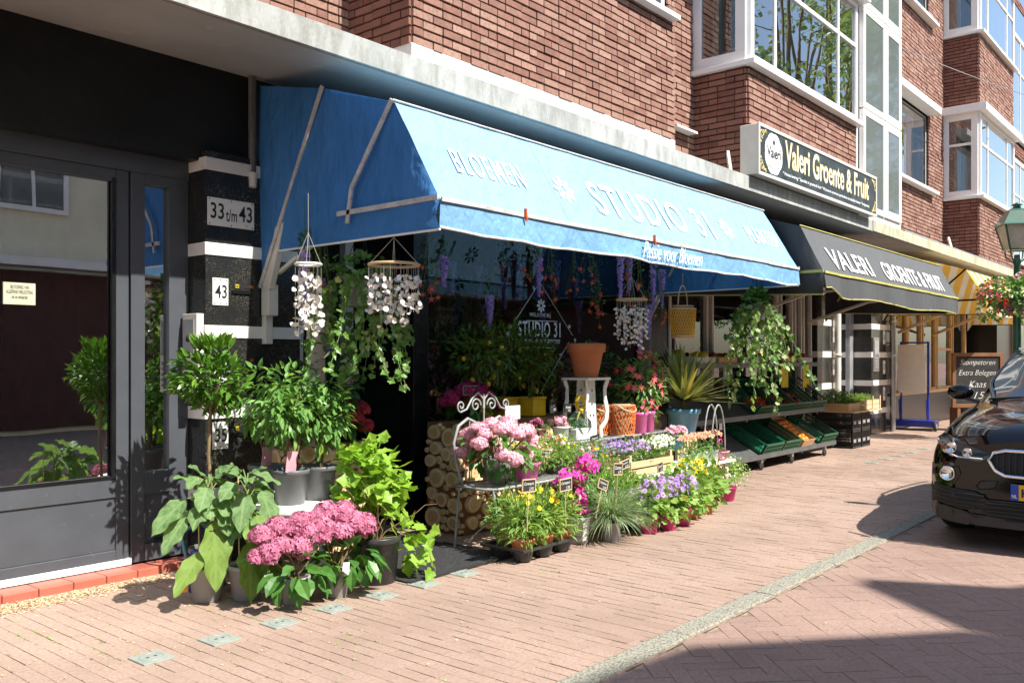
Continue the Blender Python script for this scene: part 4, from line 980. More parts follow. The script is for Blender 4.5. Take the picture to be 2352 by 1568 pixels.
def chalk_sign(loc, w, h, txt, price, lab, stick=.18, tilt=0, frame='palewood', rz=0, group='small chalk price signs among the plants'):
    t = thing('price_sign', lab, 'price sign', loc, group, rz)
    R = Matrix.Rotation(tilt, 3, 'Y')
    def P(x, y, z): v = R @ Vector((x, 0, z)); return (v.x, y, v.z)
    b = MB(); b.cbox(P(0, 0, stick+h/2), (w, .004, h), R); bd = b.build('board', M['chalk'], t)
    b = MB()
    for (cx_, cz, sx, sz_) in ((0, stick+.002, w+.006, .006), (0, stick+h-.002, w+.006, .006), (-w/2, stick+h/2, .006, h-.006), (w/2, stick+h/2, .006, h-.006)): b.cbox(P(cx_, -.001, cz), (sx, .008, sz_), R)
    b.build('sign_frame', M[frame], t)
    if stick > .02: b = MB(); b.bar(P(0, .003, 0), P(0, .003, stick+.01), .007, .004); b.build('stick', M[frame], t)
    O = Vector(P(-w*.38, -.0032, stick+h*.48)); X = R @ Vector((w*.76, 0, 0)); Z = R @ Vector((0, 0, h*.3))
    text_part('chalk_text', txt, bd, M['chalkline'], O, X, Z, shear=.4, world=False, thick=.0005)
    O = Vector(P(w*.02, -.0032, stick+h*.12)); text_part('chalk_price', price, bd, M['chalkline'], O, (R @ Vector((w*.36, 0, 0))), (R @ Vector((0, 0, h*.25))), shear=.3, world=False, thick=.0005)
    return t
def plant_tag(t, p, w, h, m, tilt=.2):
    b = MB(); R = Matrix.Rotation(tilt, 3, 'Y'); b.cbox(p, (w, .002, h), R); return b.build('plant_label', m, t)
# --- bay tree
p = (3.0, 4.95, 0)
t = thing('bay_tree', 'standard bay tree with round glossy crown on a thin bare trunk before the striped pilaster', 'tree', p)
pot_part(t, .13, .24, 'potgrey')
b = MB(); b.tube([(0, 0, .2), (.012, 0, .5), (-.012, .01, .8), (.0, 0, 1.12)], [.014, .012, .011, .01], 8); b.build('trunk', M['bark'], t)
b = MB()
for i in range(26):
    d = rnd(1)[0]; d[2] = abs(d[2])*.8+.1*d[2]; q = np.array([0, 0, 1.13])+d*np.array([.2, .2, .26]); b.tube([(0, 0, 1.05), tuple(np.array([0, 0, 1.1])+d*.08), tuple(q)], [.006, .004, .002], 5)
b.build('branches', M['bark'], t)
b = MB(); leaves(b, 560, (0, 0, 1.27), (.185, .18, .165), OV, L=.085, Wd=.036, lo=.25, droop=-.05, spread=.75, up=.7, bump=.45)
k = 90; a = np.random.rand(k)*2*PI; P = np.stack([.1*np.cos(a)*np.random.rand(k)**.5, .14*np.sin(a)*np.random.rand(k)**.5, 1.44+.06*np.random.rand(k)], 1)
b.stamp(OV, P, np.stack([np.cos(a)*.5, np.sin(a)*.5, np.ones(k)*.9], 1)+.3*rnd(k), rnd(k)+[0, 0, .5], .085, .028, tone=np.random.uniform(.7, 1, k))
b.build('crown', M['l_laurel'], t)
# --- three bushy plants on the white table
tb = thing('round_table', 'round white painted table carrying three dark grey pots', 'table', (3.42, 4.72, 0))
b = MB(); b.lathe([(.0001, .43), (.27, .43), (.31, .44), (.315, .462), (.315, .487), (.305, .497), (.0001, .497)], (0, 0, 0), 40); b.build('table_top', M['white'], tb)
b = MB(); b.lathe([(.27, .37), (.275, .37), (.275, .43), (.27, .43)], (0, 0, 0), 30); b.build('apron', M['white'], tb)
for a in (PI*1.12, PI*1.62, PI*.1, PI*.6):
    b = MB(); b.bar((.24*math.cos(a), .24*math.sin(a), 0), (.235*math.cos(a), .235*math.sin(a), .43), .04); bevel(b.build('leg', M['white_stone'], tb))
def bushy(loc, lab, hgt=.62, r=.2, n=430, pr=.115, ph=.215, m='l_fresh', tagm=None, grp='bushy green plants in grey pots on the white table', L=.075, Wd=.036):
    t = thing('potted_shrub', lab, 'potted plant', loc, grp)
    pot_part(t, pr, ph); c = (0, 0, hgt)
    ps = [((random.uniform(-.02, .02), random.uniform(-.02, .02), ph*.85), tuple(np.array(c)+rnd(1)[0]*r*.5)) for _ in range(5)]
    stems(t, ps, .008, .004, 'bark')
    b = MB()
    for _ in range(9):
        d = rnd(1)[0]; cc = np.array(c)+d*np.array([r*.62, r*.62, r*.6]); leaves(b, n//9, cc, (r*.52, r*.52, r*.5), OV, L=L, Wd=Wd, lo=.3, droop=.5, up=.9, spread=.6, bump=.2)
    leaves(b, n//3, c, (r*1.1, r*1.1, r*1.05), OV, L=L, Wd=Wd, lo=.75, droop=.6, up=.9, spread=.5, bump=.45)
    b.build('foliage', M[m], t)
    if tagm: plant_tag(t, (-.055, -pr*.75, ph+.055), .075, .13, M[tagm], .12)
    return t
M['pinkcard'] = mat('pink_card', (.62, .3, .35), .7)
bushy((3.335, 4.60, .497), 'bushy plant in a grey pot with a pink card, front left on the table', tagm='pinkcard')
bushy((3.565, 4.62, .497), 'bushy green plant in a dark grey pot, right one on the white table', hgt=.56)
bushy((3.38, 4.92, .497), 'bushy green plant in a dark grey pot, at the back of the white table', hgt=.62, r=.2, tagm='pinkcard')
# --- aubergine plants
def big_leaf(b, base, tip, w, mi=0, tone=.5, droop=.12, wave=.06, nrmh=(0, 0, 1)):
    base = np.array(base, float); tip = np.array(tip, float); X = tip-base; L = np.linalg.norm(X); X /= L
    N = np.array(nrmh, float); Y = np.cross(N, X); Y /= np.linalg.norm(Y); N = np.cross(X, Y); nu, nv = 26, 17; G = np.zeros((nu, nv, 3)); ph = random.random()*6
    for i in range(nu):
        u = i/(nu-1); hw = w*.43*(math.sin(PI*min(1, u**.72))**.75)*(1+.09*math.sin(u*19+ph)); hw = max(hw, .0015)
        for j in range(nv):
            v = (j-(nv-1)/2)/((nv-1)/2)
            G[i, j] = base+X*u*L+Y*v*hw+N*(-droop*L*(u**2)+.16*hw*abs(v)**1.3+wave*w*abs(v)**2*math.sin(u*14+ph+v))
    tn = []
    for i in range(nu-1):
        for j in range(nv-1):
            v = abs((j+.5-(nv-1)/2)/((nv-1)/2)); u = i/(nu-1); tn.append(min(.94, max(0, tone*.8+(.55 if v < .12 else 0)+(.4 if math.sin(u*24-v*8+ph) > .82 else 0)+random.uniform(-.12, .12))))
    b.grid(G, tone=np.array(tn), mi=mi)
def aubergine(loc, lab, specs, pr=.105, ph=.2, potm='potlight', extra=None):
    t = thing('aubergine_plant', lab, 'potted plant', loc, 'large-leaved aubergine plants at the foot of the pilaster')
    pot_part(t, pr, ph, potm)
    b = MB(); b.tube([(0, 0, .15), (.01, 0, .4), (-.01, .01, .66)], [.011, .009, .006], 7)
    lb = MB()
    for (bx_, by_, bz_, tx, ty, tz, w, ton, mi) in specs:
        b.tube([(0, 0, bz_-.06), ((bx_)*.5, by_*.5, bz_+.01), (bx_, by_, bz_)], [.005, .004, .003], 5)
        big_leaf(lb, (bx_, by_, bz_), (tx, ty, tz), w, mi=mi, tone=ton, nrmh=nrm(np.array([(tx-bx_)*.8, (ty-by_)*.8-.25, .55])))
    for q in range(11):
        a = random.uniform(0, 2*PI); z0 = random.uniform(.42, .72); r0 = random.uniform(.03, .07); r1 = r0+random.uniform(.1, .17); zt = z0-random.uniform(-.06, .12)
        big_leaf(lb, (r0*math.cos(a), r0*math.sin(a), z0), (r1*math.cos(a), r1*math.sin(a), zt), random.uniform(.08, .13), tone=random.uniform(.1, .7), nrmh=nrm(np.array([math.cos(a)*.4, math.sin(a)*.4-.3, .8])), wave=.12)
    b.build('stem', M['greenstem'], t); lb.build('leaves', [M['l_egg'], M['l_egg2']], t)
    b = MB(); b.tube([(-.06, -.02, .1), (-.07, -.02, .72)], .0035, 5); b.build('cane', M['palewood'], t)
    return t
ta = aubergine((2.80, 4.66, 0), 'tall aubergine plant with broad drooping leaves in a grey pot, nearest the door', [
    (-.14, .0, .60, -.36, -.02, .44, .15, .25, 0), (-.15, -.02, .50, -.31, -.05, .33, .13, .4, 0), (-.10, -.1, .30, -.30, -.16, .12, .14, .8, 1), (-.02, -.10, .46, -.06, -.22, .10, .2, .75, 1),
    (.05, -.08, .58, .02, -.2, .40, .16, .3, 0), (.02, .05, .70, -.1, .0, .80, .12, .1, 0), (.1, -.02, .66, .2, -.06, .55, .15, .5, 0), (-.05, .0, .72, -.16, -.06, .68, .1, .3, 0), (.06, .02, .70, .14, -.04, .78, .1, .2, 0),
    (-.03, -.05, .66, -.13, -.14, .55, .13, .5, 0), (0, .08, .6, .08, .2, .5, .14, .4, 0), (-.08, .06, .52, -.2, .14, .4, .14, .4, 0)])
M['orangecard'] = mat('orange_label', (.8, .3, .04), .6)
b = MB(); b.cbox((-.17, -.06, .155), (.04, .002, .13), Matrix.Rotation(.12, 3, 'Y')); b.build('plant_label', M['orangecard'], ta)
aubergine((2.97, 4.52, 0), 'aubergine plant with very large yellow-green leaves hanging over its pot, beside the crimson hydrangeas', [
    (.0, -.1, .50, -.03, -.22, .15, .22, .8, 1), (-.06, -.1, .34, -.1, -.22, .04, .17, .6, 1), (.09, -.08, .30, .1, -.2, .07, .17, .9, 1), (.08, -.03, .62, .12, -.14, .38, .17, .35, 0), (-.04, -.04, .62, -.12, -.12, .42, .15, .3, 0),
    (.06, .02, .72, .22, -.04, .66, .13, .3, 0), (.02, 0, .72, .06, -.1, .78, .1, .1, 0), (-.02, .04, .74, -.1, .0, .8, .09, .1, 0), (.1, -.06, .5, .17, -.14, .3, .1, .95, 1), (.1, .06, .66, .24, .05, .6, .12, .5, 0),
    (-.08, .0, .68, -.2, -.04, .6, .12, .4, 0), (0, .08, .6, .0, .2, .45, .14, .3, 0)])
wc = thing('watering_can', 'blue watering can handle showing behind the aubergine leaves', 'watering can', (2.88, 4.88, 0))
b = MB(); b.lathe([(.0001, 0), (.06, 0), (.062, .2), (.05, .24), (.0001, .24)], (0, 0, 0), 16); b.build('can_body', M['bluemetal'], wc)
b = MB(); b.tube([(-.08, 0, .2), (-.12, 0, .36), (0, 0, .42), (.08, 0, .34)], .011, 8); b.build('handle', M['bluepot'], wc)
# --- hydrangeas
def floret_head(c, r, m, t, n=150, fs=.017, sq=.8, tone=None, name='flower_head'):
    b = MB(); d = rnd(n); d[:, 2] = np.abs(d[:, 2])*1.0-.25; d = nrm(d); P = np.array(c)+d*np.array([r, r, r*sq])*np.random.uniform(.86, 1.04, n)[:, None]
    N = nrm(d+.35*rnd(n)); b.stamp(ST4, P, any_perp(N), N, fs*np.random.uniform(.8, 1.2, n), tone=np.clip(np.random.rand(n)*.8+.2*d[:, 2]+.1, 0, 1))
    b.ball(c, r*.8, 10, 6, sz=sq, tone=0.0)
    return b.build(name, M[m], t)
def hydrangea(name, lab, loc, pr, ph, potm, heads, lspec, m, fs=.017, nf=150, stem=True, leafm='l_hyd', grp=None, L=.12, Wd=.08):
    t = thing(name, lab, 'potted plant', loc, grp)
    if pr: pot_part(t, pr, ph, potm)
    for h in heads+[(h_[0]+random.uniform(-.07, .07), h_[1]+random.uniform(-.05, .03), h_[2]+random.uniform(-.05, .03), h_[3]*random.uniform(.5, .8)) for h_ in heads[::2]]: floret_head(h[:3], h[3], m, t, n=int(nf*(h[3]/.07)**2)+20, fs=fs*random.uniform(.85, 1.15), sq=random.uniform(.7, .95))
    if stem: stems(t, [((random.uniform(-.03, .03), random.uniform(-.03, .03), ph*.85), (h[0], h[1], h[2]-.02)) for h in heads], .004, .004, 'bark')
    b = MB(); n, c, r = lspec; leaves(b, n, c, r, OV, L=L, Wd=Wd, lo=.5, droop=.55, up=.8, spread=.5, bump=.3)
    b.build('foliage', M[leafm], t); return t
random.seed(11); np.random.seed(11)
t1 = hydrangea('hydrangea', 'crimson and white hydrangea in a light grey pot standing forward on the pavement', (3.09, 4.22, 0), .085, .155, 'potlight',
    [(-.19, .05, .40, .075), (-.12, -.05, .35, .07), (-.2, -.04, .32, .065), (-.08, .07, .43, .075), (-.02, -.08, .33, .065), (.0, .03, .42, .075), (.07, -.03, .38, .075), (.1, .07, .44, .075), (.15, -.05, .36, .065), (.18, .03, .41, .07), (-.25, .0, .31, .05), (.03, -.0, .46, .06)],
    (64, (0, -.03, .22), (.21, .18, .08)), 'p_hyd', fs=.021, nf=170, grp='crimson hydrangeas on the pavement', L=.13, Wd=.085)
t2 = hydrangea('hydrangea', 'crimson hydrangea in a pot with a white label, beside the big vine pot', (3.34, 4.16, 0), .08, .155, 'potlight',
    [(-.08, .02, .40, .075), (0, -.04, .38, .075), (.07, .05, .45, .08), (.0, .1, .48, .075), (.12, -.03, .40, .07), (.18, .04, .42, .07), (.23, .0, .37, .065), (.05, .0, .34, .06), (.13, .08, .48, .065), (-.05, .1, .46, .06), (.28, .06, .40, .055)],
    (50, (.05, -.02, .23), (.18, .16, .08)), 'p_hyd', fs=.021, nf=170, grp='crimson hydrangeas on the pavement', L=.13, Wd=.085)
plant_tag(t2, (.0, -.086, .17), .05, .08, M['paper'], .1)
# --- grape vine in a large black pot
t = thing('grape_vine', 'young grape vine with pale green lobed leaves in a large black pot', 'potted plant', (3.72, 4.24, 0))
pot_part(t, .15, .29, 'potdark', .8)
b = MB(); rng = np.random.RandomState(5)
for i in range(16):
    a = rng.rand()*2*PI; P = [(.02*math.cos(a), .02*math.sin(a), .25)]
    d = np.array([math.cos(a)*.3, math.sin(a)*.3, .9]); q = np.array(P[0]); 
    for k in range(6): d = d+rng.randn(3)*.22-np.array([0, 0, .045*k]); q = q+nrm(d)*.075; P.append(tuple(q))
    b.tube(P, np.linspace(.005, .0018, len(P)), 5)
b.tube([(0, -.02, .27), (.16, -.12, .28), (.24, -.22, .18), (.28, -.24, .05), (.26, -.26, .015)], [.004, .003, .003, .002, .0015], 5)
b.build('vine_stems', M['bark'], t)
b = MB()
for c, r, n in (((.03, .08, .60), (.19, .17, .2), 120), ((-.03, .1, .74), (.14, .13, .12), 50), ((.14, .02, .52), (.13, .14, .18), 60), ((.1, .1, .78), (.1, .1, .1), 26), ((.19, -.12, .25), (.11, .1, .16), 30), ((-.12, .12, .5), (.1, .1, .12), 24)):
    leaves(b, n, c, r, LOB, L=.085, Wd=.078, lo=.3, droop=.3, up=.6, spread=.9, bump=.4)
P = np.array([(.25, -.2, .2), (.27, -.23, .1), (.24, -.25, .06), (.31, -.2, .24), (.33, -.16, .3), (.2, -.2, .3)]); b.stamp(LOB, P, rnd(6)*[1, 1, .3]+[0, 0, -.5], rnd(6)*.5+[0, -.8, .4], .085, .08)
b.build('foliage', M['l_vine'], t)
# --- log clad planter box left of the entrance
def log_face(b, O, U, Vv, w, h, N, r0=.06, r1=.098, seed=3, dep=.014):
    rng = random.Random(seed); O = np.array(O, float); U = np.array(U, float); Vv = np.array(Vv, float); N = np.array(N, float); placed = []
    tries = 0
    while tries < 9000:
        r = rng.uniform(r0*(1 if tries < 3500 else .3), r1 if tries < 900 else r0*1.15); u = rng.uniform(r, w-r); v = rng.uniform(r, h-r); tries += 1
        if all((u-a)**2+(v-c)**2 > (r+q)**2*.86 for a, c, q in placed): placed.append((u, v, r))
    for (u, v, r) in placed:
        c = O+U*u+Vv*v; n = 18; sq = rng.uniform(.85, 1); ph = rng.random()*PI; d = dep+rng.uniform(0, .02); ringo = []; pts = []
        rad = [r*(1+.05*math.sin(2*a_+ph)+.03*math.sin(3*a_+2*ph)) for a_ in np.arange(n)*2*PI/n]
        def ring(s, dd): return [c+(U*math.cos(a_)+Vv*math.sin(a_)*sq)*rad[i]*s+N*dd for i, a_ in enumerate(np.arange(n)*2*PI/n)]
        R = [ring(1, 0), ring(1, d), ring(.87, d+.004), ring(.74, d+.006), ring(.62, d+.005), ring(.5, d+.006), ring(.38, d+.005), ring(.25, d+.006), ring(.08, d+.003)]
        base = 0; V = np.concatenate(R)
        def band(i): return np.array([(i*n+j, i*n+(j+1) % n, (i+1)*n+(j+1) % n, (i+1)*n+j) for j in range(n)])
        b.add(V, band(0), mi=1, smooth=True); b.add(V, band(1), mi=1); heart = rng.uniform(.35, 1)
        for q_ in range(2, 8): b.add(V, band(q_), mi=0, tone=np.clip((.05 if q_ < 4 else heart)+(.22 if q_ % 2 else 0)+np.random.uniform(-.06, .06, n), 0, 1))
        b.add(R[8], [tuple(range(n))], mi=0, tone=1)
        ca = rng.random()*2*PI; Cd = U*math.cos(ca)+Vv*math.sin(ca); Ce = U*-math.sin(ca)+Vv*math.cos(ca)
        b.add([c+N*(d+.0075)+Cd*r*.02, c+N*(d+.0075)+Cd*r*.78-Ce*.0015, c+N*(d+.0075)+Cd*r*.8+Ce*.0015], [(0, 1, 2)], mi=2)
def log_box(name, lab, x0, x1, y0, y1, z1, seed, faces='fl'):
    t = thing(name, lab, 'planter stand', ((x0+x1)/2, (y0+y1)/2, 0))
    b = MB(); b.box((x0+.03, y0+.03, 0), (x1-.03, y1, z1-.005)); b.build('box_core', M['brownwood'], t, world=True)
    b = MB()
    if 'f' in faces: log_face(b, (x0+.0, y0+.03, .01), (1, 0, 0), (0, 0, 1), x1-x0, z1-.01, (0, -1, 0), seed=seed)
    if 'l' in faces: log_face(b, (x0+.03, y0+.02, .01), (0, 1, 0), (0, 0, 1), y1-y0-.02, z1-.01, (-1, 0, 0), seed=seed+1)
    b.build('log_slices', [M['logend'], M['logbark'], M['brownwood']], t, world=True); return t
log_box('log_planter', 'small stand clad with sawn log ends left of the shop entrance', 3.72, 4.33, 5.0, 5.4, .80, 21)
log_box('log_bench', 'long display bench clad with sawn log ends under the shop window', 5.08, 8.1, 4.76, 5.2, .885, 5)
random.seed(21); np.random.seed(21)
t = thing('birch_trunk', 'upright birch trunk standing among the plants left of the shop entrance', 'tree trunk', (3.80, 4.97, .8))
b = MB(); b.tube([(0, 0, 0), (.01, 0, .4), (0.02, .01, .8), (-.01, 0, 1.15)], [.075, .068, .062, .06], 14); b.build('trunk', M['birch'], t)
t = thing('potted_shrub', 'dark green shrub in the shade behind the white table', 'potted plant', (4.02, 5.1, .8))
pot_part(t, .11, .18, 'potdark'); b = MB(); leaves(b, 330, (0, -.02, .42), (.22, .2, .24), OV, L=.08, Wd=.045, lo=.3, droop=.4); b.build('foliage', M['l_dark'], t)
hydrangea('hydrangea', 'dark red hydrangea in the shade on the small log clad stand', (4.18, 5.1, .8), .08, .1, 'potdark', [(.0, -.06, .17, .09), (.1, -.02, .22, .085), (-.08, -.0, .2, .07), (.12, -.06, .1, .07), (.02, -.02, .27, .06)], (16, (0, 0, .1), (.13, .1, .06)), 'p_red', fs=.026, nf=120)
# --- hanging ivy baskets
def strand(rng, p0, out, length, seg=.045, wander=.35):
    P = [np.array(p0, float)]; d = np.array([out[0]*2.2, out[1]*2.2, .5]); drift = np.array([out[0], out[1], 0])*rng.uniform(.0, .5)+rng.randn(3)*np.array([.1, .1, 0])
    s = 0
    while s < length:
        d = d*.7+np.array([0, 0, -.55])+drift+rng.randn(3)*wander*np.array([1, 1, .35])*.4; d = d/np.linalg.norm(d); P.append(P[-1]+d*seg); s += seg
    return np.array(P)
def hanging_ivy(lab, loc, pr, ph, potm, ns, lo, hi, m='l_ivy', lm='l_ivyv', seed=1, hang=.6, bushn=220, rr=.24, tip=.25, L=.05, lean=(0, 0)):
    rng = np.random.RandomState(seed); t = thing('hanging_ivy', lab, 'hanging plant', loc, 'ivy baskets hanging from the awnings')
    pot_part(t, pr, ph, potm, .8)
    b = MB()
    for k in range(3): a = 2*PI*k/3+.5; b.tube([(pr*math.cos(a), pr*math.sin(a), ph), (0, 0, hang)], .003, 4)
    b.build('hanger_wires', M['rubber'], t)
    sb = MB(); LP = []; LT = []
    for i in range(ns):
        a = rng.rand()*2*PI; o = (math.cos(a)*rr*2+lean[0], math.sin(a)*rr*2+lean[1]); P = strand(rng, (pr*.9*math.cos(a), pr*.9*math.sin(a), ph), o, lo+(hi-lo)*rng.rand()**2.2)
        sb.tube(P, .0022, 4, cap=False)
        for k in range(1, len(P)):
            for _ in range(1 if rng.rand() < .5 else 2): LP.append(P[k]+rng.randn(3)*.014); LT.append(k/len(P))
    sb.build('vines', M['greenstem'], t)
    P = np.array(LP); P = P[~((P[:, 1] < 0) & (P[:, 2] > .015) & (P[:, 2] < ph*.9) & (np.abs(P[:, 0]) < pr*.8))]; n = len(P); b = MB()
    X = rng.randn(n, 3)*.7+np.array([0, 0, -.8]); N = rng.randn(n, 3)*.6+np.array([-.35, -1.0, .5]); pale = rng.rand(n) < tip
    for mk, mi in ((~pale, 0), (pale, 1)):
        if mk.sum(): b.stamp(LOB, P[mk], X[mk], N[mk], L*rng.uniform(.6, 1.2, mk.sum()), L*.85*rng.uniform(.6, 1.2, mk.sum()), mi=mi)
    leaves(b, bushn, (0, 0, ph+.06), (rr, rr, .09), LOB, L=L, Wd=L*.9, lo=.2, droop=.3)
    b.build('ivy_leaves', [M[m], M[lm]], t); return t
pB = at(829, 705, 4.55)
hanging_ivy('large ivy spilling from a dark grey hanging pot, left end of the blue awning', tuple(pB), .125, .2, 'potgrey', 34, .45, .98, seed=3, hang=.55, bushn=150, rr=.2, tip=.14, lean=(.0, -.0))
pR = at(1738, 735, 3.95)
hanging_ivy('variegated ivy trailing from a pale hanging pot under the right end of the blue awning', tuple(pR), .1, .17, 'potgrey', 30, .35, 1.2, seed=8, hang=.62, bushn=150, rr=.12, tip=.5, L=.06)
# --- shell wind chimes
def chime(lab, loc, R, strands, H, m='shell', seed=0, ringm='cane', hang=.28, taper=True, sh=.045, oval=1.0):
    rng = random.Random(seed); t = thing('shell_wind_chime', lab, 'wind chime', loc, 'shell wind chimes hanging under the blue awning')
    b = MB(); b.tube([(R*math.cos(a), R*math.sin(a)*oval, 0) for a in np.linspace(0, 2*PI, 33)], .009, 8, cap=False); b.build('ring', M[ringm], t)
    b = MB()
    for k in range(4): a = PI/4+k*PI/2; b.tube([(R*math.cos(a), R*math.sin(a), 0), (0, 0, hang)], .0018, 4)
    b.tube([(0, 0, hang), (0, 0, hang+.25)], .002, 4)
    sc = MB(); P = []; Nn = []
    for ring_r, n in ((R, strands), (R*.55, strands//2)):
        for i in range(n):
            a = 2*PI*i/n+rng.random()*.2; x, y = ring_r*math.cos(a), ring_r*math.sin(a)*oval
            L = H*(.62+.38*(1-ring_r/R) if taper else 1)*rng.uniform(.92, 1.08)
            b.tube([(x, y, 0), (x, y, -L)], .0012, 3, cap=False)
            z = -.07-rng.random()*.03
            while z > -L: P.append((x+rng.uniform(-.008, .008), y+rng.uniform(-.008, .008), z)); z -= sh*rng.uniform(1.0, 1.35)
    b.build('strings', M['string'], t)
    P = np.array(P); n = len(P); X = np.random.randn(n, 3)*.8+[0, 0, -.3]; N = np.random.randn(n, 3)*.5+[-.3, -1, .4]
    for s_ in (0,):
        X2 = X if s_ == 0 else -X+np.random.randn(n, 3)*.5
        sc.stamp((A((0,0,0),(.3,.5,.14),(.8,.42,.1),(1,0,-.05),(.8,-.42,.1),(.3,-.5,.14),(.5,0,-.12)), np.array([(6,0,1),(6,1,2),(6,2,3),(6,3,4),(6,4,5),(6,5,0)])), P, X2, N, sh*np.random.uniform(.7, 1.1, n), sh*np.random.uniform(.6, 1, n), smooth=True)
    sc.build('shells', M[m], t); return t
chime('wind chime of flat oyster shells on a small ring, far left under the awning', tuple(at(708, 607, 4.6)), .08, 8, .44, seed=2, ringm='white_stone', taper=False, sh=.05, hang=.2)
chime('large wind chime of white shells on a wooden ring, hanging in front of the ivy', tuple(at(905, 608, 4.1)), .155, 20, .46, seed=3, hang=.17, sh=.04)
chime('long tapering white shell wind chime in front of the right side of the shop window', tuple(at(1451, 688, 4.3)), .135, 20, .54, seed=4, hang=.2, sh=.032)
# --- yellow cord lantern
t = thing('hanging_lantern', 'yellow cord lantern with bamboo hoop handle hanging under the blue awning', 'lantern', tuple(at(1568, 775, 4.25)))
def cord_drum(t, r0, r1, h, m, seed=1, turns=26, name='cord_weave', tk=.0028, zig=True, z0=.015):
    b = MB()
    for i in range(turns*2):
        a0 = 2*PI*i/(turns*2); tw = (.9 if i % 2 else -.9) if zig else 0; P = []
        for k in range(7):
            u = k/6; a = a0+tw*(u-.5)*.9; r = (r0+(r1-r0)*u)*(1+.04*math.sin(PI*u)); P.append((r*math.cos(a), r*math.sin(a), z0+u*h))
        b.tube(P, tk, 4, cap=False)
    return b.build(name, M[m], t)
cord_drum(t, .105, .125, .26, 'yellowcord', turns=30, tk=.0035)
b = MB()
for z, r in ((.0, .1), (.015, .105), (.275, .125), (.30, .1)): b.tube([(r*math.cos(a), r*math.sin(a), z) for a in np.linspace(0, 2*PI, 25)], .008, 6, cap=False)
b.lathe([(.0001, .0), (.1, 0)], (0, 0, 0), 20); b.build('bamboo_rings', M['cane'], t)
b = MB(); b.tube([(.09*math.cos(a), 0, .3+.2*math.sin(a)) for a in np.linspace(0, PI, 15)], .007, 6); b.tube([(0, 0, .5), (0, 0, .62)], .002, 4); b.build('hoop_handle', M['cane'], t)
b = MB(); b.lathe([(.088, .03), (.1, .27)], (0, 0, 0), 20); b.build('glass_jar', M['jute'], t)
# --- silk flower garlands hanging behind the chimes and in the window
def wisteria(lab, loc, n, L, m='p_wis', seed=0, w=.035):
    t = thing('silk_wisteria', lab, 'artificial flowers', loc, 'purple silk wisteria hanging under the awning and in the window')
    n = int(n*1.6); w = w*1.35; b = MB(); u = np.random.rand(n); a = np.random.rand(n)*2*PI; r = w*(1-.75*u)*np.random.uniform(.5, 1, n)
    P = np.stack([r*np.cos(a), r*np.sin(a), -u*L], 1); N = nrm(np.stack([np.cos(a), np.sin(a), .1*np.ones(n)], 1)+.4*rnd(n)); b.stamp(ST4, P, any_perp(N), N, .016*np.random.uniform(.7, 1.3, n))
    b.build('blossoms', M[m], t)
    b = MB(); b.tube([(0, 0, .35), (0, 0, -L)], .0018, 4, cap=False); k = 14
    b.stamp(OV, np.stack([np.random.randn(k)*.02, np.random.randn(k)*.02, np.random.uniform(0, .2, k)], 1), rnd(k)-[0, 0, .4], rnd(k)+[0, -.5, .5], .06, .025)
    b.build('leaves_and_stem', M['l_dark'], t); return t
def columbine(lab, loc, n, m='p_orange', m2='p_coral'):
    t = thing('silk_flower_spray', lab, 'artificial flowers', loc, 'red and orange silk flower sprays hanging under the awning')
    b = MB(); sb = MB()
    for i in range(n):
        q = np.array([random.uniform(-.09, .09), random.uniform(-.06, .06), -random.uniform(.02, .3)]); sb.tube([(0, 0, .3), tuple(q*.5+[0, 0, .1]), tuple(q)], .0016, 4, cap=False)
        N = nrm(np.array([random.uniform(-.8, .8), -1, random.uniform(-.6, .4)])); mi = i % 2
        b.stamp(star(5, .32, -.5, .25), q[None], any_perp(N[None]), N, .04*random.uniform(.7, 1.2), mi=mi); b.stamp(star(5, .4, -.2, .1), (q+N*.01)[None], any_perp(N[None]), N, .02, mi=1-mi, tone=1.0)
    b.build('blossoms', [M[m], M[m2]], t); k = 22
    sb.stamp(DI, np.stack([np.random.randn(k)*.05, np.random.randn(k)*.03, np.random.uniform(-.2, .2, k)], 1), rnd(k), rnd(k)+[0, -.5, .5], .04, .018)
    sb.build('stems', M['greenstem'], t); return t
def where(px): return 'far left' if px < 760 else 'left' if px < 1000 else 'centre left' if px < 1180 else 'centre' if px < 1300 else 'centre right' if px < 1420 else 'right' 
import itertools
i = 0
for px, py, Y, L in ((700, 575, 4.9, .45), (735, 640, 5.0, .3), (752, 690, 5.0, .38), (1020, 590, 5.25, .25), (1040, 600, 5.6, .3), (1100, 610, 5.7, .35), (1125, 680, 5.25, .3), (1105, 700, 5.7, .25), (1195, 600, 5.65, .35), (1238, 590, 5.28, .38), (1245, 720, 5.7, .25),
                     (1320, 640, 5.7, .3), (1330, 690, 5.6, .35), (1425, 590, 4.7, .42), (1445, 585, 4.8, .35), (1500, 610, 4.75, .4), (1520, 620, 4.85, .4), (1490, 700, 4.75, .35), (1470, 740, 4.8, .3), (1160, 640, 5.8, .3), (1280, 600, 5.8, .3)):
    i += 1; pos = 'hanging in front of' if Y < 5.3 else 'inside'
    wisteria(f'purple silk wisteria {pos} the shop window, {where(px)}', tuple(at(px, py, Y)), 150, L, seed=i)
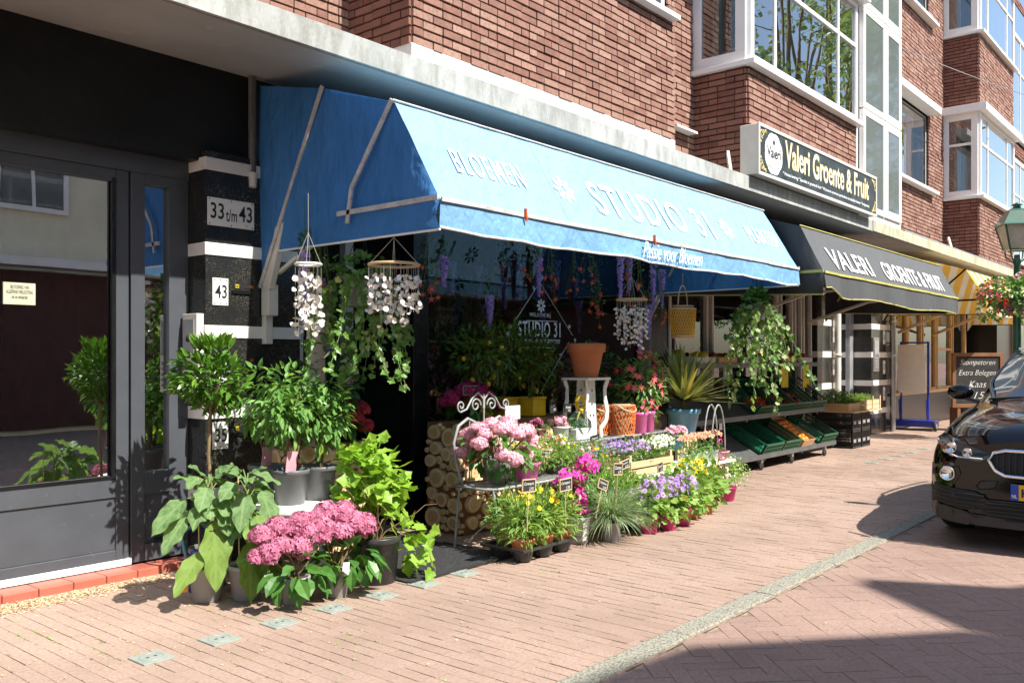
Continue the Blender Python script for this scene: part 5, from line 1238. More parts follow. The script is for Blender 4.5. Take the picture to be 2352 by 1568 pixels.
for px, py, Y, n in ((735, 590, 4.9, 6), (750, 650, 5.0, 5), (720, 600, 5.0, 4), (985, 600, 5.3, 4), (1000, 640, 5.35, 4), (1120, 640, 5.65, 4), (1150, 580, 5.6, 5), (1220, 590, 5.28, 3), (1265, 620, 5.3, 6), (1262, 660, 5.65, 5), (1320, 620, 5.3, 4), (1350, 600, 5.28, 4), (1362, 650, 5.3, 5), (1375, 690, 5.3, 5), (1440, 600, 4.8, 5),
                     (1465, 625, 4.7, 4), (1500, 660, 4.8, 5), (1518, 700, 4.75, 5), (1450, 660, 4.8, 4), (1010, 760, 5.7, 4), (1145, 730, 5.65, 4), (1380, 590, 5.6, 4)):
    pos = 'hanging in front of' if Y < 5.45 else 'inside'
    columbine(f'spray of orange and red silk flowers {pos} the shop window, {where(px)}', tuple(at(px, py, Y)), n)
# ================================================================ the display in front of the shop window
random.seed(31); np.random.seed(31)
def scroll(c, r0, turns, a0, sgn=1, n=40, U=(1, 0, 0), Vv=(0, 0, 1)):
    c = np.array(c, float); U = np.array(U, float); Vv = np.array(Vv, float); P = []
    for i in range(n):
        u = i/(n-1); a = a0+sgn*u*turns*2*PI; r = r0*(1-.85*u); P.append(c+U*r*math.cos(a)+Vv*r*math.sin(a))
    return P
# wrought iron bistro bench
t = thing('garden_bench', 'pale wrought iron bistro bench with curled scroll back', 'bench', (5.3, 4.4, 0))
BX0, BX1, BY0, BY1, BZ = 4.70, 5.95, 4.14, 4.52, .465
b = MB()
b.tube([(BX0+.06, BY0, BZ), (BX1-.04, BY0, BZ), (BX1, BY0+.06, BZ), (BX1, BY1, BZ), (BX0, BY1, BZ), (BX0, BY0+.06, BZ), (BX0+.06, BY0, BZ)], .011, 6)
k = 22
for i in range(1, k): x = BX0+(BX1-BX0)*i/k; b.bar((x, BY0+.01, BZ+.001), (x, BY1, BZ+.001), .03, .006)
for i in range(1, 6): y = BY0+(BY1-BY0)*i/6; b.bar((BX0, y, BZ-.004), (BX1, y, BZ-.004), .012, .004)
b.build('seat', M['wrought'], t, world=True)
for (x, y, dx, dy) in ((BX0+.05, BY0+.02, .06, .22), (BX1-.05, BY0+.02, -.05, .2), (BX0+.05, BY1-.02, -.03, -.2), (BX1-.05, BY1-.02, .0, -.2)):
    b = MB(); b.tube([(x-dx*.2, y+dy*.0+(.0), BZ), (x+dx*.4, y-dy*.05, .25), (x+dx, y-dy*.1, 0)], .009, 6); b.build('leg', M['wrought'], t, world=True)
b = MB(); b.tube([(BX0+.08, BY0+.03, .44), (BX0+.5, BY1-.05, .05)], .007, 5); b.tube([(BX0+.5, BY0+.03, .44), (BX0+.1, BY1-.05, .05)], .007, 5); b.build('cross_brace', M['wrought'], t, world=True)
b = MB(); yb = BY1-.02; xa, xb = BX0+.02, BX0+.62; xm = (xa+xb)/2
b.tube([(xa+.07, yb, .45), (xa+.0, yb, .62), (xa-.03, yb, .78), (xa+.02, yb, .9), (xa+.12, yb, .95), (xa+.2, yb, .92), (xa+.23, yb, .85)], .012, 7)
b.tube([(xb-.07, yb, .45), (xb, yb, .62), (xb+.03, yb, .78), (xb-.02, yb, .9), (xb-.12, yb, .95), (xb-.2, yb, .92), (xb-.23, yb, .85)], .012, 7)
for s_, cxx in ((1, xa+.02), (-1, xb-.02)):
    P = [(cxx+s_*.02, yb, 1.0), (cxx+s_*.09, yb, 1.02), (cxx+s_*.15, yb, 1.1), (cxx+s_*.22, yb, 1.14), (xm-s_*.005, yb, 1.09), (xm-s_*.005, yb, 1.02)]; b.tube(P, .008, 6)
    b.tube(scroll((cxx+s_*.03, yb, 1.045), .045, 1.3, -PI/2, -s_), .007, 5); b.tube(scroll((xm-s_*.09, yb, 1.045), .055, 1.4, 0 if s_ > 0 else PI, s_), .007, 5)
b.tube([(xm, yb, .47), (xm, yb, 1.13)], .008, 6)
for x in (xa+.14, xb-.14): b.tube([(x, yb, .47), (x, yb, .94)], .006, 5)
b.build('backrest', M['wrought'], t, world=True)
# big pink hydrangea in a glazed bowl
pp = (4.96, 4.30, .472)
heads = []
for i in range(30):
    a = random.uniform(0, 2*PI); e = random.uniform(-.3, 1.25); heads.append((.3*math.cos(a)*math.cos(e), .26*math.sin(a)*math.cos(e), .23+.22*math.sin(e), random.uniform(.055, .08)))
t = hydrangea('hydrangea', 'large pale pink hydrangea in a glazed grey-green bowl on the iron bench', pp, 0, .2, '', heads, (130, (0, 0, .26), (.27, .25, .17)), 'p_pink', fs=.015, nf=130, L=.09, Wd=.06)
b = MB(); b.lathe([(.0001, 0), (.06, 0), (.066, .008), (.105, .09), (.118, .15), (.12, .18), (.128, .192), (.122, .196), (.11, .185), (.1, .16)], (0, 0, 0), 30); o = b.build('bowl', M['glazed'], t)
b = MB(); b.disc((0, 0, .17), .108); b.build('soil', M['soil'], o)
# generic small flowering plants
def flowerer(name, lab, loc, pr, ph, potm, fol, fl, grp=None, taper=.76, stems_=None, leafT=DI, extra_pot=True):
    """fol: (material, n, centre, radii, L, W, template); fl: list of (petal material, template, n, centre, radii, size, eye material)"""
    t = thing(name, lab, 'potted plant', loc, grp)
    if pr: pot_part(t, pr, ph, potm, taper)
    m, n, c, r, L, Wd, T = fol; b = MB(); leaves(b, n, c, r, T, L=L, Wd=Wd, lo=.25, droop=.0, up=.7, spread=.7, bump=.3); b.build('foliage', M[m], t)
    for (pm, T, n, c, r, s_, eye) in fl:
        b = MB(); d = rnd(n); d[:, 2] = np.abs(d[:, 2])*.9+.05; P = np.array(c)+nrm(d)*np.array(r)*np.random.uniform(.75, 1.08, n)[:, None]
        N = nrm(d+np.array([-.3, -.75, .35])+.45*rnd(n)); ss = s_*np.random.uniform(.75, 1.15, n)
        b.stamp(T, P, any_perp(N), N, ss)
        if eye: b.stamp(DISC6, P+N*s_*.06, any_perp(N), N, ss*.26, mi=1)
        b.build('flowers', [M[pm], M[eye or 'eye']], t)
    return t
# coreopsis in their black carrying tray
t = thing('carrying_tray', 'black plastic carrying tray with moulded cups on the pavement', 'tray', (4.95, 3.98, 0))
b = MB(); TX0, TX1, TY0, TY1 = 4.62, 5.28, 3.78, 4.18
for i in range(3):
    for j in range(2):
        cx_, cy_ = TX0+.11+i*.22, TY0+.1+j*.2
        b.lathe([(.0001, .008), (.055, .006), (.062, .012), (.078, .085), (.082, .09)], (cx_, cy_, 0), 16)
b.box((TX0, TY0, .085), (TX1, TY0+.02, .105)); b.box((TX0, TY1-.02, .085), (TX1, TY1, .105)); b.box((TX0, TY0+.02, .085), (TX0+.02, TY1-.02, .105)); b.box((TX1-.02, TY0+.02, .085), (TX1, TY1-.02, .105))
for i in range(1, 3): b.box((TX0+i*.22-.014, TY0+.02, .088), (TX0+i*.22+.014, TY1-.02, .1))
bevel(b.build('tray', M['potdark'], t, world=True), .006)
for i, (dx, dy, n_) in enumerate(((.11, .1, 'left'), (.33, .1, 'middle'), (.55, .1, 'right'), (.2, .3, 'rear left'), (.5, .3, 'rear right'))):
    flowerer('coreopsis', f'yellow coreopsis in a terracotta coloured pot, {n_} one in the black carrying tray', (TX0+dx, TY0+dy, .03), .082, .13, 'terracotta', ('l_light', 330, (0, 0, .235), (.14, .13, .15), .085, .018, OV),
             [('p_yel', star(8, .75, -.1), 9, (0, 0, .34), (.13, .12, .10), .021, 'eye')], 'yellow coreopsis in the black carrying tray')
# bougainvillea
t = thing('bougainvillea', 'magenta bougainvillea spray in a whitewashed zinc bucket', 'potted plant', (5.49, 3.96, 0))
pot_part(t, .095, .20, 'zinc', .8); b = MB(); sb = MB()
for (cx_, cz, r, n) in ((-.14, .53, .085, 44), (.04, .60, .1, 70), (.12, .56, .085, 50), (-.03, .5, .06, 24), (-.02, .40, .04, 14), (.0, .27, .07, 44), (.03, .33, .045, 20), (-.24, .52, .06, 26)):
    p, d = blobpts(n, (cx_, -.03, cz), (r, r*.8, r*.8), .4); N = nrm(d+[-.2, -.6, .4]+.5*rnd(n)); b.stamp(OV, p, any_perp(N), N, .042, .034)
    sb.tube([(0, 0, .18), (cx_*.3, 0, cz*.6), (cx_, 0, cz)], .004, 5)
b.build('bracts', M['p_bou'], t); sb.build('stems', M['bark'], t)
b = MB(); leaves(b, 90, (0, 0, .46), (.16, .1, .24), OV, L=.05, Wd=.03); b.build('foliage', M['l_fresh'], t); plant_tag(t, (-.05, -.1, .1), .05, .13, M['paper'], .12)
# blue fescue
t = thing('ornamental_grass', 'blue-green tuft of fescue grass arching over the pavement', 'potted plant', (5.70, 3.80, 0))
pot_part(t, .08, .15, 'potlight'); b = MB(); n = 900; a = np.random.rand(n)*2*PI; e = np.random.uniform(.1, 1.45, n)
P = np.stack([.03*np.cos(a), .03*np.sin(a), np.full(n, .16)], 1); X = np.stack([np.cos(a)*np.sin(e), np.sin(a)*np.sin(e), np.cos(e)+.15], 1); b.stamp(GR, P, X, np.array([0, 0, 1.])+.01*rnd(n), np.random.uniform(.24, .40, n), .005)
b.build('grass_blades', M['l_grey'], t)
# bright green spiky plants
for x, y, lab, pm in ((5.93, 3.95, 'bright green narrow-leaved plant in a grey pot, next to the fescue grass', 'potgrey'), (6.17, 4.0, 'bright green narrow-leaved plant in a dark pot, behind the purple daisies', 'potdark')):
    t = thing('leafy_perennial', lab, 'potted plant', (x, y, 0), 'bright green narrow-leaved plants')
    pot_part(t, .1, .2, pm); b = MB(); leaves(b, 700, (0, 0, .31), (.21, .18, .17), OV, L=.085, Wd=.014, lo=.2, droop=-.1, spread=.9, bump=.3); b.build('foliage', M['l_light'], t)
# purple senetti daisies
for i, (x, y, lab) in enumerate(((6.15, 3.74, 'left, nearest the grey pots'), (6.38, 3.70, 'middle'), (6.62, 3.70, 'right'))):
    flowerer('purple_daisy_plant', f'purple and white daisies in a magenta pot, {lab} of the three', (x, y, 0), .085, .15, 'magenta', ('l_light', 260, (0, 0, .25), (.2, .17, .17), .06, .05, LOB),
             [('p_pur', DAISY, 70, (0, 0, .29), (.19, .15, .14), .028, 'eyed')], 'purple daisy plants in magenta pots')
# yellow flowers
for i, (x, y, lab) in enumerate(((6.95, 3.80, 'left one'), (7.25, 3.82, 'right one'))):
    flowerer('yellow_flower_plant', f'leafy plant with large yellow flowers by the white shelf, {lab}', (x, y, 0), .08, .14, 'terracotta', ('l_light', 230, (0, 0, .28), (.22, .18, .22), .07, .05, LOB),
             [('p_yel', star(7, .5, -.15), 9, (0, 0, .38), (.17, .12, .15), .042, 'eyed')], 'yellow flowered plants before the white shelf')
# trailing plant with hook
t = thing('trailing_plant', 'trailing small-leaved plant in a magenta pot with a pink hanging hook', 'potted plant', (8.05, 4.02, 0))
pot_part(t, .11, .14, 'magenta'); b = MB()
for i in range(12): leaves(b, 60, (random.uniform(-.28, .3), random.uniform(-.15, .15), random.uniform(.12, .42)), (.1, .1, .1), DI, L=.028, Wd=.02, lo=.1, spread=1)
leaves(b, 260, (0, 0, .26), (.3, .2, .16), DI, L=.03, Wd=.022, lo=.1, spread=1); b.build('foliage', M['l_light'], t)
b = MB(); n = 60; p, d = blobpts(n, (0, 0, .28), (.32, .22, .18), .7); N = nrm(d+[-.2, -.6, .4]); b.stamp(ST4, p, any_perp(N), N, .013); b.build('flowers', M['p_white'], t)
b = MB(); b.tube([(.02, 0, .14), (-.1, 0, .42), (-.13, 0, .5), (-.15, 0, .56), (-.13, 0, .61), (-.09, 0, .61), (-.07, 0, .57)], .008, 7); b.build('hook', M['magenta'], t)
# low white shelf
t = thing('low_shelf', 'low white wooden shelf carrying a wooden crate and small flower pots', 'shelf', (7.0, 4.15, 0))
b = MB(); b.box((5.98, 3.98, .375), (8.2, 4.36, .40)); bevel(b.build('shelf_board', M['white'], t, world=True))
for x in (6.1, 7.15, 8.05): b = MB(); b.box((x, 4.02, 0), (x+.07, 4.32, .375)); b.build('shelf_support', M['white_stone'], t, world=True)
# wooden crate with purple flowers
t = thing('wooden_crate', 'small pale wooden slatted crate on the low white shelf', 'crate', (6.62, 4.12, .4))
b = MB()
for z0, z1 in ((.41, .46), (.475, .53)):
    b.box((6.3, 4.0, z0), (7.0, 4.012, z1)); b.box((6.3, 4.3, z0), (7.0, 4.312, z1)); b.box((6.29, 4.012, z0), (6.30, 4.3, z1)); b.box((7.0, 4.012, z0), (7.01, 4.3, z1))
b.box((6.3, 4.01, .402), (7.0, 4.3, .41)); b.build('slats', M['palewood'], t, world=True)
b = MB()
for x in (6.30, 6.965):
    for y in (4.012, 4.275): b.box((x, y, .41), (x+.03, y+.025, .585))
b.build('corner_posts', M['palewood'], t, world=True)
for i, (x, y, pm, sz) in enumerate(((6.4, 4.16, 'p_pur', .018), (6.62, 4.14, 'p_pur', .018), (6.85, 4.16, 'p_white', .02))):
    flowerer('pinks_plant', f'low plant of {"pink-purple" if pm=="p_pur" else "white"} flowers in the wooden crate, {["left","middle","right"][i]}', (x, y, .41), .07, .1, 'potdark', ('l_fresh', 170, (0, 0, .17), (.12, .12, .1), .07, .01, OV), [(pm, ST5, 80, (0, 0, .19), (.13, .12, .09), sz, None)], 'flowers in the wooden crate')
# purple campanula row and white flowers behind
for i, (x, y) in enumerate(((6.25, 4.45), (6.48, 4.5), (6.74, 4.5), (7.0, 4.5))):
    flowerer('bellflower', f'violet bellflowers in a grey pot, {["first","second","third","fourth"][i]} from the left before the wire table', (x, y, .36), .08, .12, 'potgrey', ('l_fresh', 120, (0, 0, .18), (.12, .11, .1), .04, .03, OV), [('p_blue', ST5, 110, (0, 0, .2), (.14, .12, .11), .018, None)], 'violet bellflowers before the wire table')
b = MB(); t = thing('plank', 'grey plank behind the low white shelf holding the bellflowers', 'plank', (6.6, 4.48, 0)); b.box((6.1, 4.38, .33), (7.8, 4.62, .355)); b.build('board', M['greymetal'], t, world=True)
b = MB()
for x in (6.2, 7.6): b.box((x, 4.4, 0), (x+.05, 4.6, .33))
b.build('trestle', M['brownwood'], t, world=True)
for i, (x, y) in enumerate(((7.22, 4.30), (7.42, 4.34))):
    flowerer('white_flower_plant', f'white flowers in a woven pot on the low white shelf, {["left","right"][i]} one', (x, y, .40), .07, .12, 'jute', ('l_fresh', 80, (0, 0, .17), (.09, .09, .07), .04, .03, OV), [('p_white', ST5, 90, (0, 0, .19), (.1, .1, .08), .02, None)], 'white flowers in woven pots')
# tiny patterned pots with lewisia
M['pattern'] = mat('flowered_enamel', (.12, .4, .2), .35, scale=30, dirt=(.75, .3, .3), dirtamt=.4, col2=(.6, .65, .6))
for i, (x, y, z) in enumerate(((7.33, 4.06, .4), (7.5, 4.06, .4), (7.68, 4.06, .4), (7.86, 4.06, .4))):
    flowerer('lewisia', f'small {["rose","pink","peach","salmon"][i]} flowers in a flower-patterned tin pot, {["first","second","third","fourth"][i]} from the left on the white shelf', (x, y, z), .055, .11, 'pattern', ('l_fresh', 60, (0, 0, .15), (.07, .07, .05), .06, .018, OV), [('p_mix', ST5, 46, (0, -.01, .24), (.085, .08, .06), .018, None)], 'lewisias in flower-patterned tin pots', taper=.85)
flowerer('lewisia', 'lewisia with rose flowers in a blue and white box behind the patterned pots', (7.62, 4.34, .52), .09, .1, 'bluepot', ('l_fresh', 60, (0, 0, .12), (.08, .08, .05), .05, .018, OV), [('p_pink', ST5, 70, (0, -.02, .16), (.13, .1, .07), .02, None)])
t = thing('wire_basket', 'white hoop-handled basket with pink ribbon on the low white shelf', 'basket', (8.0, 4.1, .4))
b = MB(); 
for dy in (-.03, .05): b.tube([(.14*math.cos(a), dy, .12+.42*math.sin(a)) for a in np.linspace(0, PI, 17)], .008, 6); b.tube([(.14, dy, .12), (.15, dy, 0)], .007, 5); b.tube([(-.14, dy, .12), (-.15, dy, 0)], .007, 5)
b.build('hoops', M['wrought'], t); b = MB(); b.lathe([(.0001, .01), (.11, .01), (.135, .08), (.14, .085), (.13, .09)], (0, 0, 0), 20); b.build('basket_bowl', M['pinkcard'], t)
# portulaca trays: mixed small flowers on the right of the bench
for i, (x, y, z) in enumerate(((5.28, 4.34, .475), (5.5, 4.40, .475), (5.72, 4.36, .475), (5.9, 4.46, .475), (6.05, 4.2, .40), (6.02, 4.46, .36))):
    big = i == 0
    flowerer('purslane_bowl' if big else 'purslane_plant', 'pink bowl of purslane with mixed small flowers on the iron bench' if big else f'mound of purslane with red, white and yellow flowers, {["","second","third","fourth","fifth","last"][i]} from the pink bowl' , (x, y, z), .15 if big else .09, .13 if big else .1, 'pinkpot' if big else 'potdark', ('l_light', 900, (0, 0, .17), (.19 if big else .17, .17, .13), .032, .011, DI),
             [('p_coral', ST5, 9, (0, 0, .19), (.15, .13, .1), .018, None), ('p_yel', ST5, 8, (0, 0, .19), (.15, .13, .1), .019, None), ('p_white', ST5, 8, (0, 0, .2), (.15, .13, .11), .021, None)], None if big else 'mounds of purslane with mixed flowers', taper=.8)
# white wire table with lattice skirt
t = thing('wire_table', 'white wire table with latticed skirt in front of the log bench', 'table', (6.7, 4.6, 0))
b = MB(); WX0, WX1, WY0, WY1, WZ = 5.75, 7.72, 4.44, 4.78, .685
for i in range(41): x = WX0+(WX1-WX0)*i/40; b.bar((x, WY0, WZ), (x, WY1, WZ), .012, .006)
for i in range(9): y = WY0+(WY1-WY0)*i/8; b.bar((WX0, y, WZ-.004), (WX1, y, WZ-.004), .012, .006)
b.tube([(WX0, WY0, WZ), (WX1, WY0, WZ), (WX1, WY1, WZ), (WX0, WY1, WZ), (WX0, WY0, WZ)], .008, 6)
b.build('wire_top', M['wrought'], t, world=True); b = MB(); n = 26; w = (WX1-WX0)/n
for i in range(n):
    x = WX0+i*w
    for r_ in (0, 1): b.tube([(x+w/2+w*.62*math.cos(a), WY0-.004-.004*r_, WZ-.012-.035*r_-.045*math.sin(a)) for a in np.linspace(0, PI, 9)], .0032, 4, cap=False)
b.build('lattice_skirt', M['wrought'], t, world=True)
for x in (WX0+.03, WX1-.03):
    for y in (WY0+.02, WY1-.02): b = MB(); b.tube([(x, y, WZ), (x, y, 0)], .009, 6); b.build('leg', M['wrought'], t, world=True)
TZ = WZ+.005
# things on the wire table
hydrangea('hydrangea', 'small dusty pink hydrangea in a bronze pot on the wire table', (5.86, 4.66, TZ), .085, .12, 'bronze', [(.0, -.01, .17, .05), (-.05, 0, .15, .045), (.05, .01, .15, .04), (.02, .04, .18, .04)], (22, (.03, 0, .13), (.09, .08, .04)), 'p_hyd', fs=.011, nf=90, L=.05, Wd=.035)
hydrangea('hydrangea', 'small pink hydrangea in a white embossed pot on the wire table', (6.08, 4.56, TZ), .07, .13, 'white', [(.0, -.01, .19, .05), (-.045, 0, .17, .045), (.04, .01, .17, .04)], (36, (.04, 0, .15), (.09, .08, .05)), 'p_pink', fs=.011, nf=90, L=.05, Wd=.035)
t = thing('pink_bowl', 'shallow pink flower-shaped bowl at the left end of the wire table', 'bowl', (5.86, 4.5, TZ))
b = MB(); prof = [(.03, 0), (.05, .01), (.085, .04), (.095, .055), (.085, .045), (.03, .012)]; b.lathe(prof, (0, 0, 0), 20); b.build('bowl', M['pinkcard'], t)
b = MB(); n = 40; a = np.random.rand(n)*2*PI; P = np.stack([.07*np.cos(a), .07*np.sin(a), .04+.02*np.random.rand(n)], 1); b.stamp(OV, P, np.stack([np.cos(a), np.sin(a), .3+0*a], 1), np.tile([0, 0, 1.], (n, 1)), .04, .04); b.build('petals', M['p_pink'], t)
t = thing('gift_plant', 'gift plant in a white box wrapped in clear film with a yellow ribbon', 'gift', (6.33, 4.56, TZ))
b = MB(); b.box((-.12, -.07, 0), (.12, .07, .1)); bevel(b.build('white_box', M['white'], t), .01)
b = MB(); b.lathe([(.12, .1), (.11, .16), (.06, .22), (.012, .26), (.03, .29), (.06, .31)], (0, 0, 0), 18); b.build('film', M['lens'], t)
b = MB(); b.grid([[(.055*math.cos(a), -.02+dy, .32+.07*math.sin(a)) for a in np.linspace(0, 2*PI, 21)] for dy in (-.02, .02)]); b.grid([[(-.07+.14*u, -.03, .27-.1*abs(u-.5)*2+dz) for u in np.linspace(0, 1, 9)] for dz in (-.018, .018)]); b.build('ribbon', M['yellowpot'], t)
b = MB(); b.stamp(star(8, .5, 0), np.array([(0, -.045, .30)]), (1, 0, 0), (0, -1, .1), .02); b.build('ribbon_flower', M['rubber'], t)
b = MB(); leaves(b, 40, (0, 0, .14), (.08, .05, .05), OV, L=.04, Wd=.03); b.build('foliage', M['l_fresh'], t)
# plant stand + terracotta pot
ps = (6.53, 4.62, TZ)
t = thing('plant_stand', 'white plant stand with curved legs and pierced panels carrying the terracotta pot', 'plant stand', ps)
b = MB(); b.box((-.175, -.15, .515), (.175, .15, .535)); bevel(b.build('stand_top', M['white_stone'], t), .004)
for sx, sy in ((-1, -1), (1, -1), (-1, 1), (1, 1)):
    b = MB(); P = [(sx*(.165+.0), sy*.12, .515), (sx*.135, sy*.11, .44), (sx*.14, sy*.11, .34), (sx*.16, sy*.12, .24), (sx*.15, sy*.115, .15), (sx*.10, sy*.09, .08), (sx*.11, sy*.09, 0)]
    P = [Vector(p) for p in P]
    for p, q in zip(P, P[1:]): b.bar(p, q, .014, .034)
    b.build('leg', M['white_stone'], t)
for y, w in ((-.06, 1), (.06, 1)):
    b = MB(); b.prism([(-.04, y, .515), (.05, y, .515), (.085, y, .02), (-.075, y, .02)][::-1], (0, .012, 0)); o = b.build('pierced_panel', M['white_stone'], t)
    b = MB()
    for (x, z) in ((0.005, .30), (-.02, .2), (.03, .2), (.005, .42)): b.disc((x, y-.002, z), .012, 12, N=(0, -1, 0))
    b.build('cut_outs', M['room'], o)
t = thing('terracotta_pot', 'large empty terracotta flowerpot on the white plant stand', 'flowerpot', (ps[0], ps[1], TZ+.535))
b = MB(); b.lathe([(.0001, 0), (.10, 0), (.105, .004), (.152, .225), (.170, .228), (.178, .30), (.174, .306), (.16, .3), (.15, .22), (.1, .02), (.0001, .02)], (0, 0, 0), 40); b.build('pot', M['terracotta'], t)
b = MB(); b.disc((0, 0, .22), .148); b.build('soil', M['soil'], t); b = MB(); leaves(b, 20, (-.04, 0, .26), (.08, .08, .05), OV, L=.06, Wd=.035); b.build('sprouts', M['l_fresh'], t)
# orange cord baskets
for i, (x, y, lab) in enumerate(((6.80, 4.70, 'rear left'), (6.95, 4.52, 'front right'))):
    t = thing('cord_lantern', f'orange cord lantern basket with bamboo handle on the wire table, {lab} one', 'lantern', (x, y, TZ), 'orange cord lanterns on the wire table')
    cord_drum(t, .12, .13, .26, 'wicker', turns=26, tk=.0035); b = MB(); b.lathe([(.1, .01), (.103, .27), (.08, .29)], (0, 0, 0), 18); b.build('inner_jar', M['jute'], t)
    b = MB()
    for z, r in ((.006, .115), (.275, .12)): b.tube([(r*math.cos(a), r*math.sin(a), z) for a in np.linspace(0, 2*PI, 25)], .006, 6, cap=False)
    b.tube([(.12*math.cos(a), -.05-.08*math.sin(a), .275-.06*math.sin(a)) for a in np.linspace(0, PI, 13)], .008, 6); b.build('rings_and_handle', M['cane'], t)
for i, (x, y, lab) in enumerate(((7.20, 4.48, 'left'), (7.40, 4.52, 'right'))):
    t = thing('pink_pot', f'bright pink plastic pot with a small mandevilla on the wire table, {lab} one', 'potted plant', (x, y, TZ), 'bright pink pots on the wire table')
    b = MB(); b.lathe([(.0001, 0), (.06, 0), (.064, .004), (.078, .17), (.084, .175), (.084, .2), (.076, .2), (.07, .17)], (0, 0, 0), 24); b.build('pot', M['pinkpot'], t); b = MB(); b.disc((0, 0, .18), .074); b.build('soil', M['soil'], t)
    b = MB(); leaves(b, 26, (0, 0, .24), (.06, .06, .06), OV, L=.05, Wd=.03); b.build('foliage', M['l_dark'], t)
    b = MB(); P = np.array([(-.02+.03*i, -.05, .25), (.03, -.04, .3), (.05, -.05, .22)]); N = np.tile([-.3, -1, .3], (3, 1))+.3*rnd(3); b.stamp(ST5, P, any_perp(N), N, .032); b.build('flowers', M['p_coral'], t)
# --- on the log bench, in front of the pane
random.seed(41); np.random.seed(41)
LZ = .886
for i, (x, y, r, h, lab) in enumerate(((5.62, 5.1, .2, .46, 'left one'), (5.98, 5.12, .22, .50, 'middle one'), (6.2, 4.98, .2, .42, 'front one with pale-edged leaves'))):
    t = thing('lemon_tree', f'small lemon tree in a yellow pot on the log bench, {lab}', 'potted plant', (x, y, LZ), 'lemon trees in yellow pots on the log bench')
    b = MB(); b.prism([(-.09, -.09, 0), (.09, -.09, 0), (.09, .09, 0), (-.09, .09, 0)], (0, 0, .15)); b.box((-.098, -.098, .15), (.098, .098, .17)); bevel(b.build('pot', M['yellowpot'], t), .006)
    b = MB(); b.tube([(0, 0, .15), (.01, 0, h*.7)], .01, 6)
    for k in range(9): b.tube([(.01, 0, h*.55), tuple(np.array([0, 0, h+.05])+rnd(1)[0]*r*.7)], .004, 5)
    b.build('trunk', M['bark'], t); b = MB(); leaves(b, 420, (0, 0, h+.06), (r*1.05, r, r*1.25), OV, L=.08, Wd=.034, lo=.2, droop=.25, spread=.7, bump=.4); b.build('foliage', M['l_lemon'], t)
    for k in range(7):
        d = rnd(1)[0]; q = np.array([0, -.03, h])+d*np.array([r*.8, r*.8, r]); b = MB(); b.ball(q, .022, 10, 7, sz=1.15); b.build('lemon', M['yellowpot'], t)
hydrangea('hydrangea', 'dark magenta hydrangea in the shade at the left end of the log bench', (5.46, 5.05, LZ), .09, .1, 'potdark', [(-.22, 0, .2, .07), (-.12, -.04, .24, .08), (0, -.06, .22, .085), (.1, -.03, .24, .08), (.2, 0, .18, .075), (.05, .05, .28, .07), (.28, -.02, .12, .065), (-.28, .04, .15, .05)], (40, (0, 0, .12), (.24, .14, .07)), 'p_hydd', fs=.018, nf=150)
def mandevilla(lab, loc, r, h, m, nf, nl=320):
    t = thing('mandevilla', lab, 'potted plant', loc, 'mandevillas on the log bench'); pot_part(t, .1, .16, 'potdark')
    b = MB(); leaves(b, nl, (0, 0, h), r, OV, L=.075, Wd=.032, lo=.2, droop=.2, spread=.7, bump=.4); b.build('foliage', M['l_dark' if m == 'p_red' else 'l_fresh'], t)
    b = MB(); n = nf; d = rnd(n); d[:, 1] = -np.abs(d[:, 1]); P = np.array([0, 0, h])+d*np.array(r)*1.05; N = nrm(d+[-.3, -.6, .2]); b.stamp(star(5, .55, -.4, .05), P, any_perp(N), N, .042*np.random.uniform(.7, 1.1, n)); b.stamp(DISC6, P+N*.001, any_perp(N), N, .006, mi=1); b.build('flowers', [M[m], M['p_yel']], t)
mandevilla('mandevilla with dark red flowers beside the terracotta pot', (7.15, 4.95, LZ), (.3, .22, .3), .34, 'p_red', 26, 460)
mandevilla('mandevilla with bright pink star flowers behind the pink pots', (7.42, 4.6, TZ), (.24, .2, .33), .45, 'p_coral', 44, 480)
# yucca in blue pot on a slatted stool
t = thing('stool', 'small slatted wooden stool under the blue yucca pot', 'stool', (8.0, 4.5, 0))
b = MB()
for i in range(7): b.box((7.82+i*.06, 4.42, 0), (7.86+i*.06, 4.45, .6)); b.box((7.82+i*.06, 4.7, 0), (7.86+i*.06, 4.73, .6))
b.box((7.79, 4.40, .6), (8.24, 4.75, .62)); b.build('slats', M['palewood'], t, world=True)
t = thing('yucca', 'spiky variegated yucca in a large blue glazed pot', 'potted plant', (8.08, 4.5, .62))
b = MB(); b.lathe([(.0001, 0), (.11, 0), (.115, .005), (.158, .21), (.17, .215), (.175, .26), (.165, .265), (.15, .25), (.14, .2)], (0, 0, 0), 32); b.build('pot', M['bluepot'], t); b = MB(); b.disc((0, 0, .23), .155); b.build('soil', M['soil'], t)
b = MB(); b.tube([(0, 0, .2), (0, 0, .36)], .03, 9); b.build('trunk', M['bark'], t)
b = MB(); n = 120; a = np.random.rand(n)*2*PI; e = np.random.uniform(.02, 1.6, n)**.9; X = np.stack([np.cos(a)*np.sin(e), np.sin(a)*np.sin(e), np.cos(e)], 1); P = np.array([0, 0, .34])+X*.03
b.stamp(GRS, P, X, np.array([0, 0, 1.])+.02*rnd(n), np.random.uniform(.4, .6, n), .046); b.build('leaf_rosette', M['l_yucca'], t)
# --- small white paddle-shaped mirror
t = thing('wooden_paddle', 'small white rounded board leaning behind the large pink hydrangea', 'board', (5.36, 4.50, .9))
b = MB(); b.cbox((0, 0, .07), (.18, .012, .11)); bevel(b.build('board', M['white'], t), .03, 5); b = MB(); b.bar((0, .004, -.42), (0, .004, .03), .02, .01); b.build('stick', M['palewood'], t)
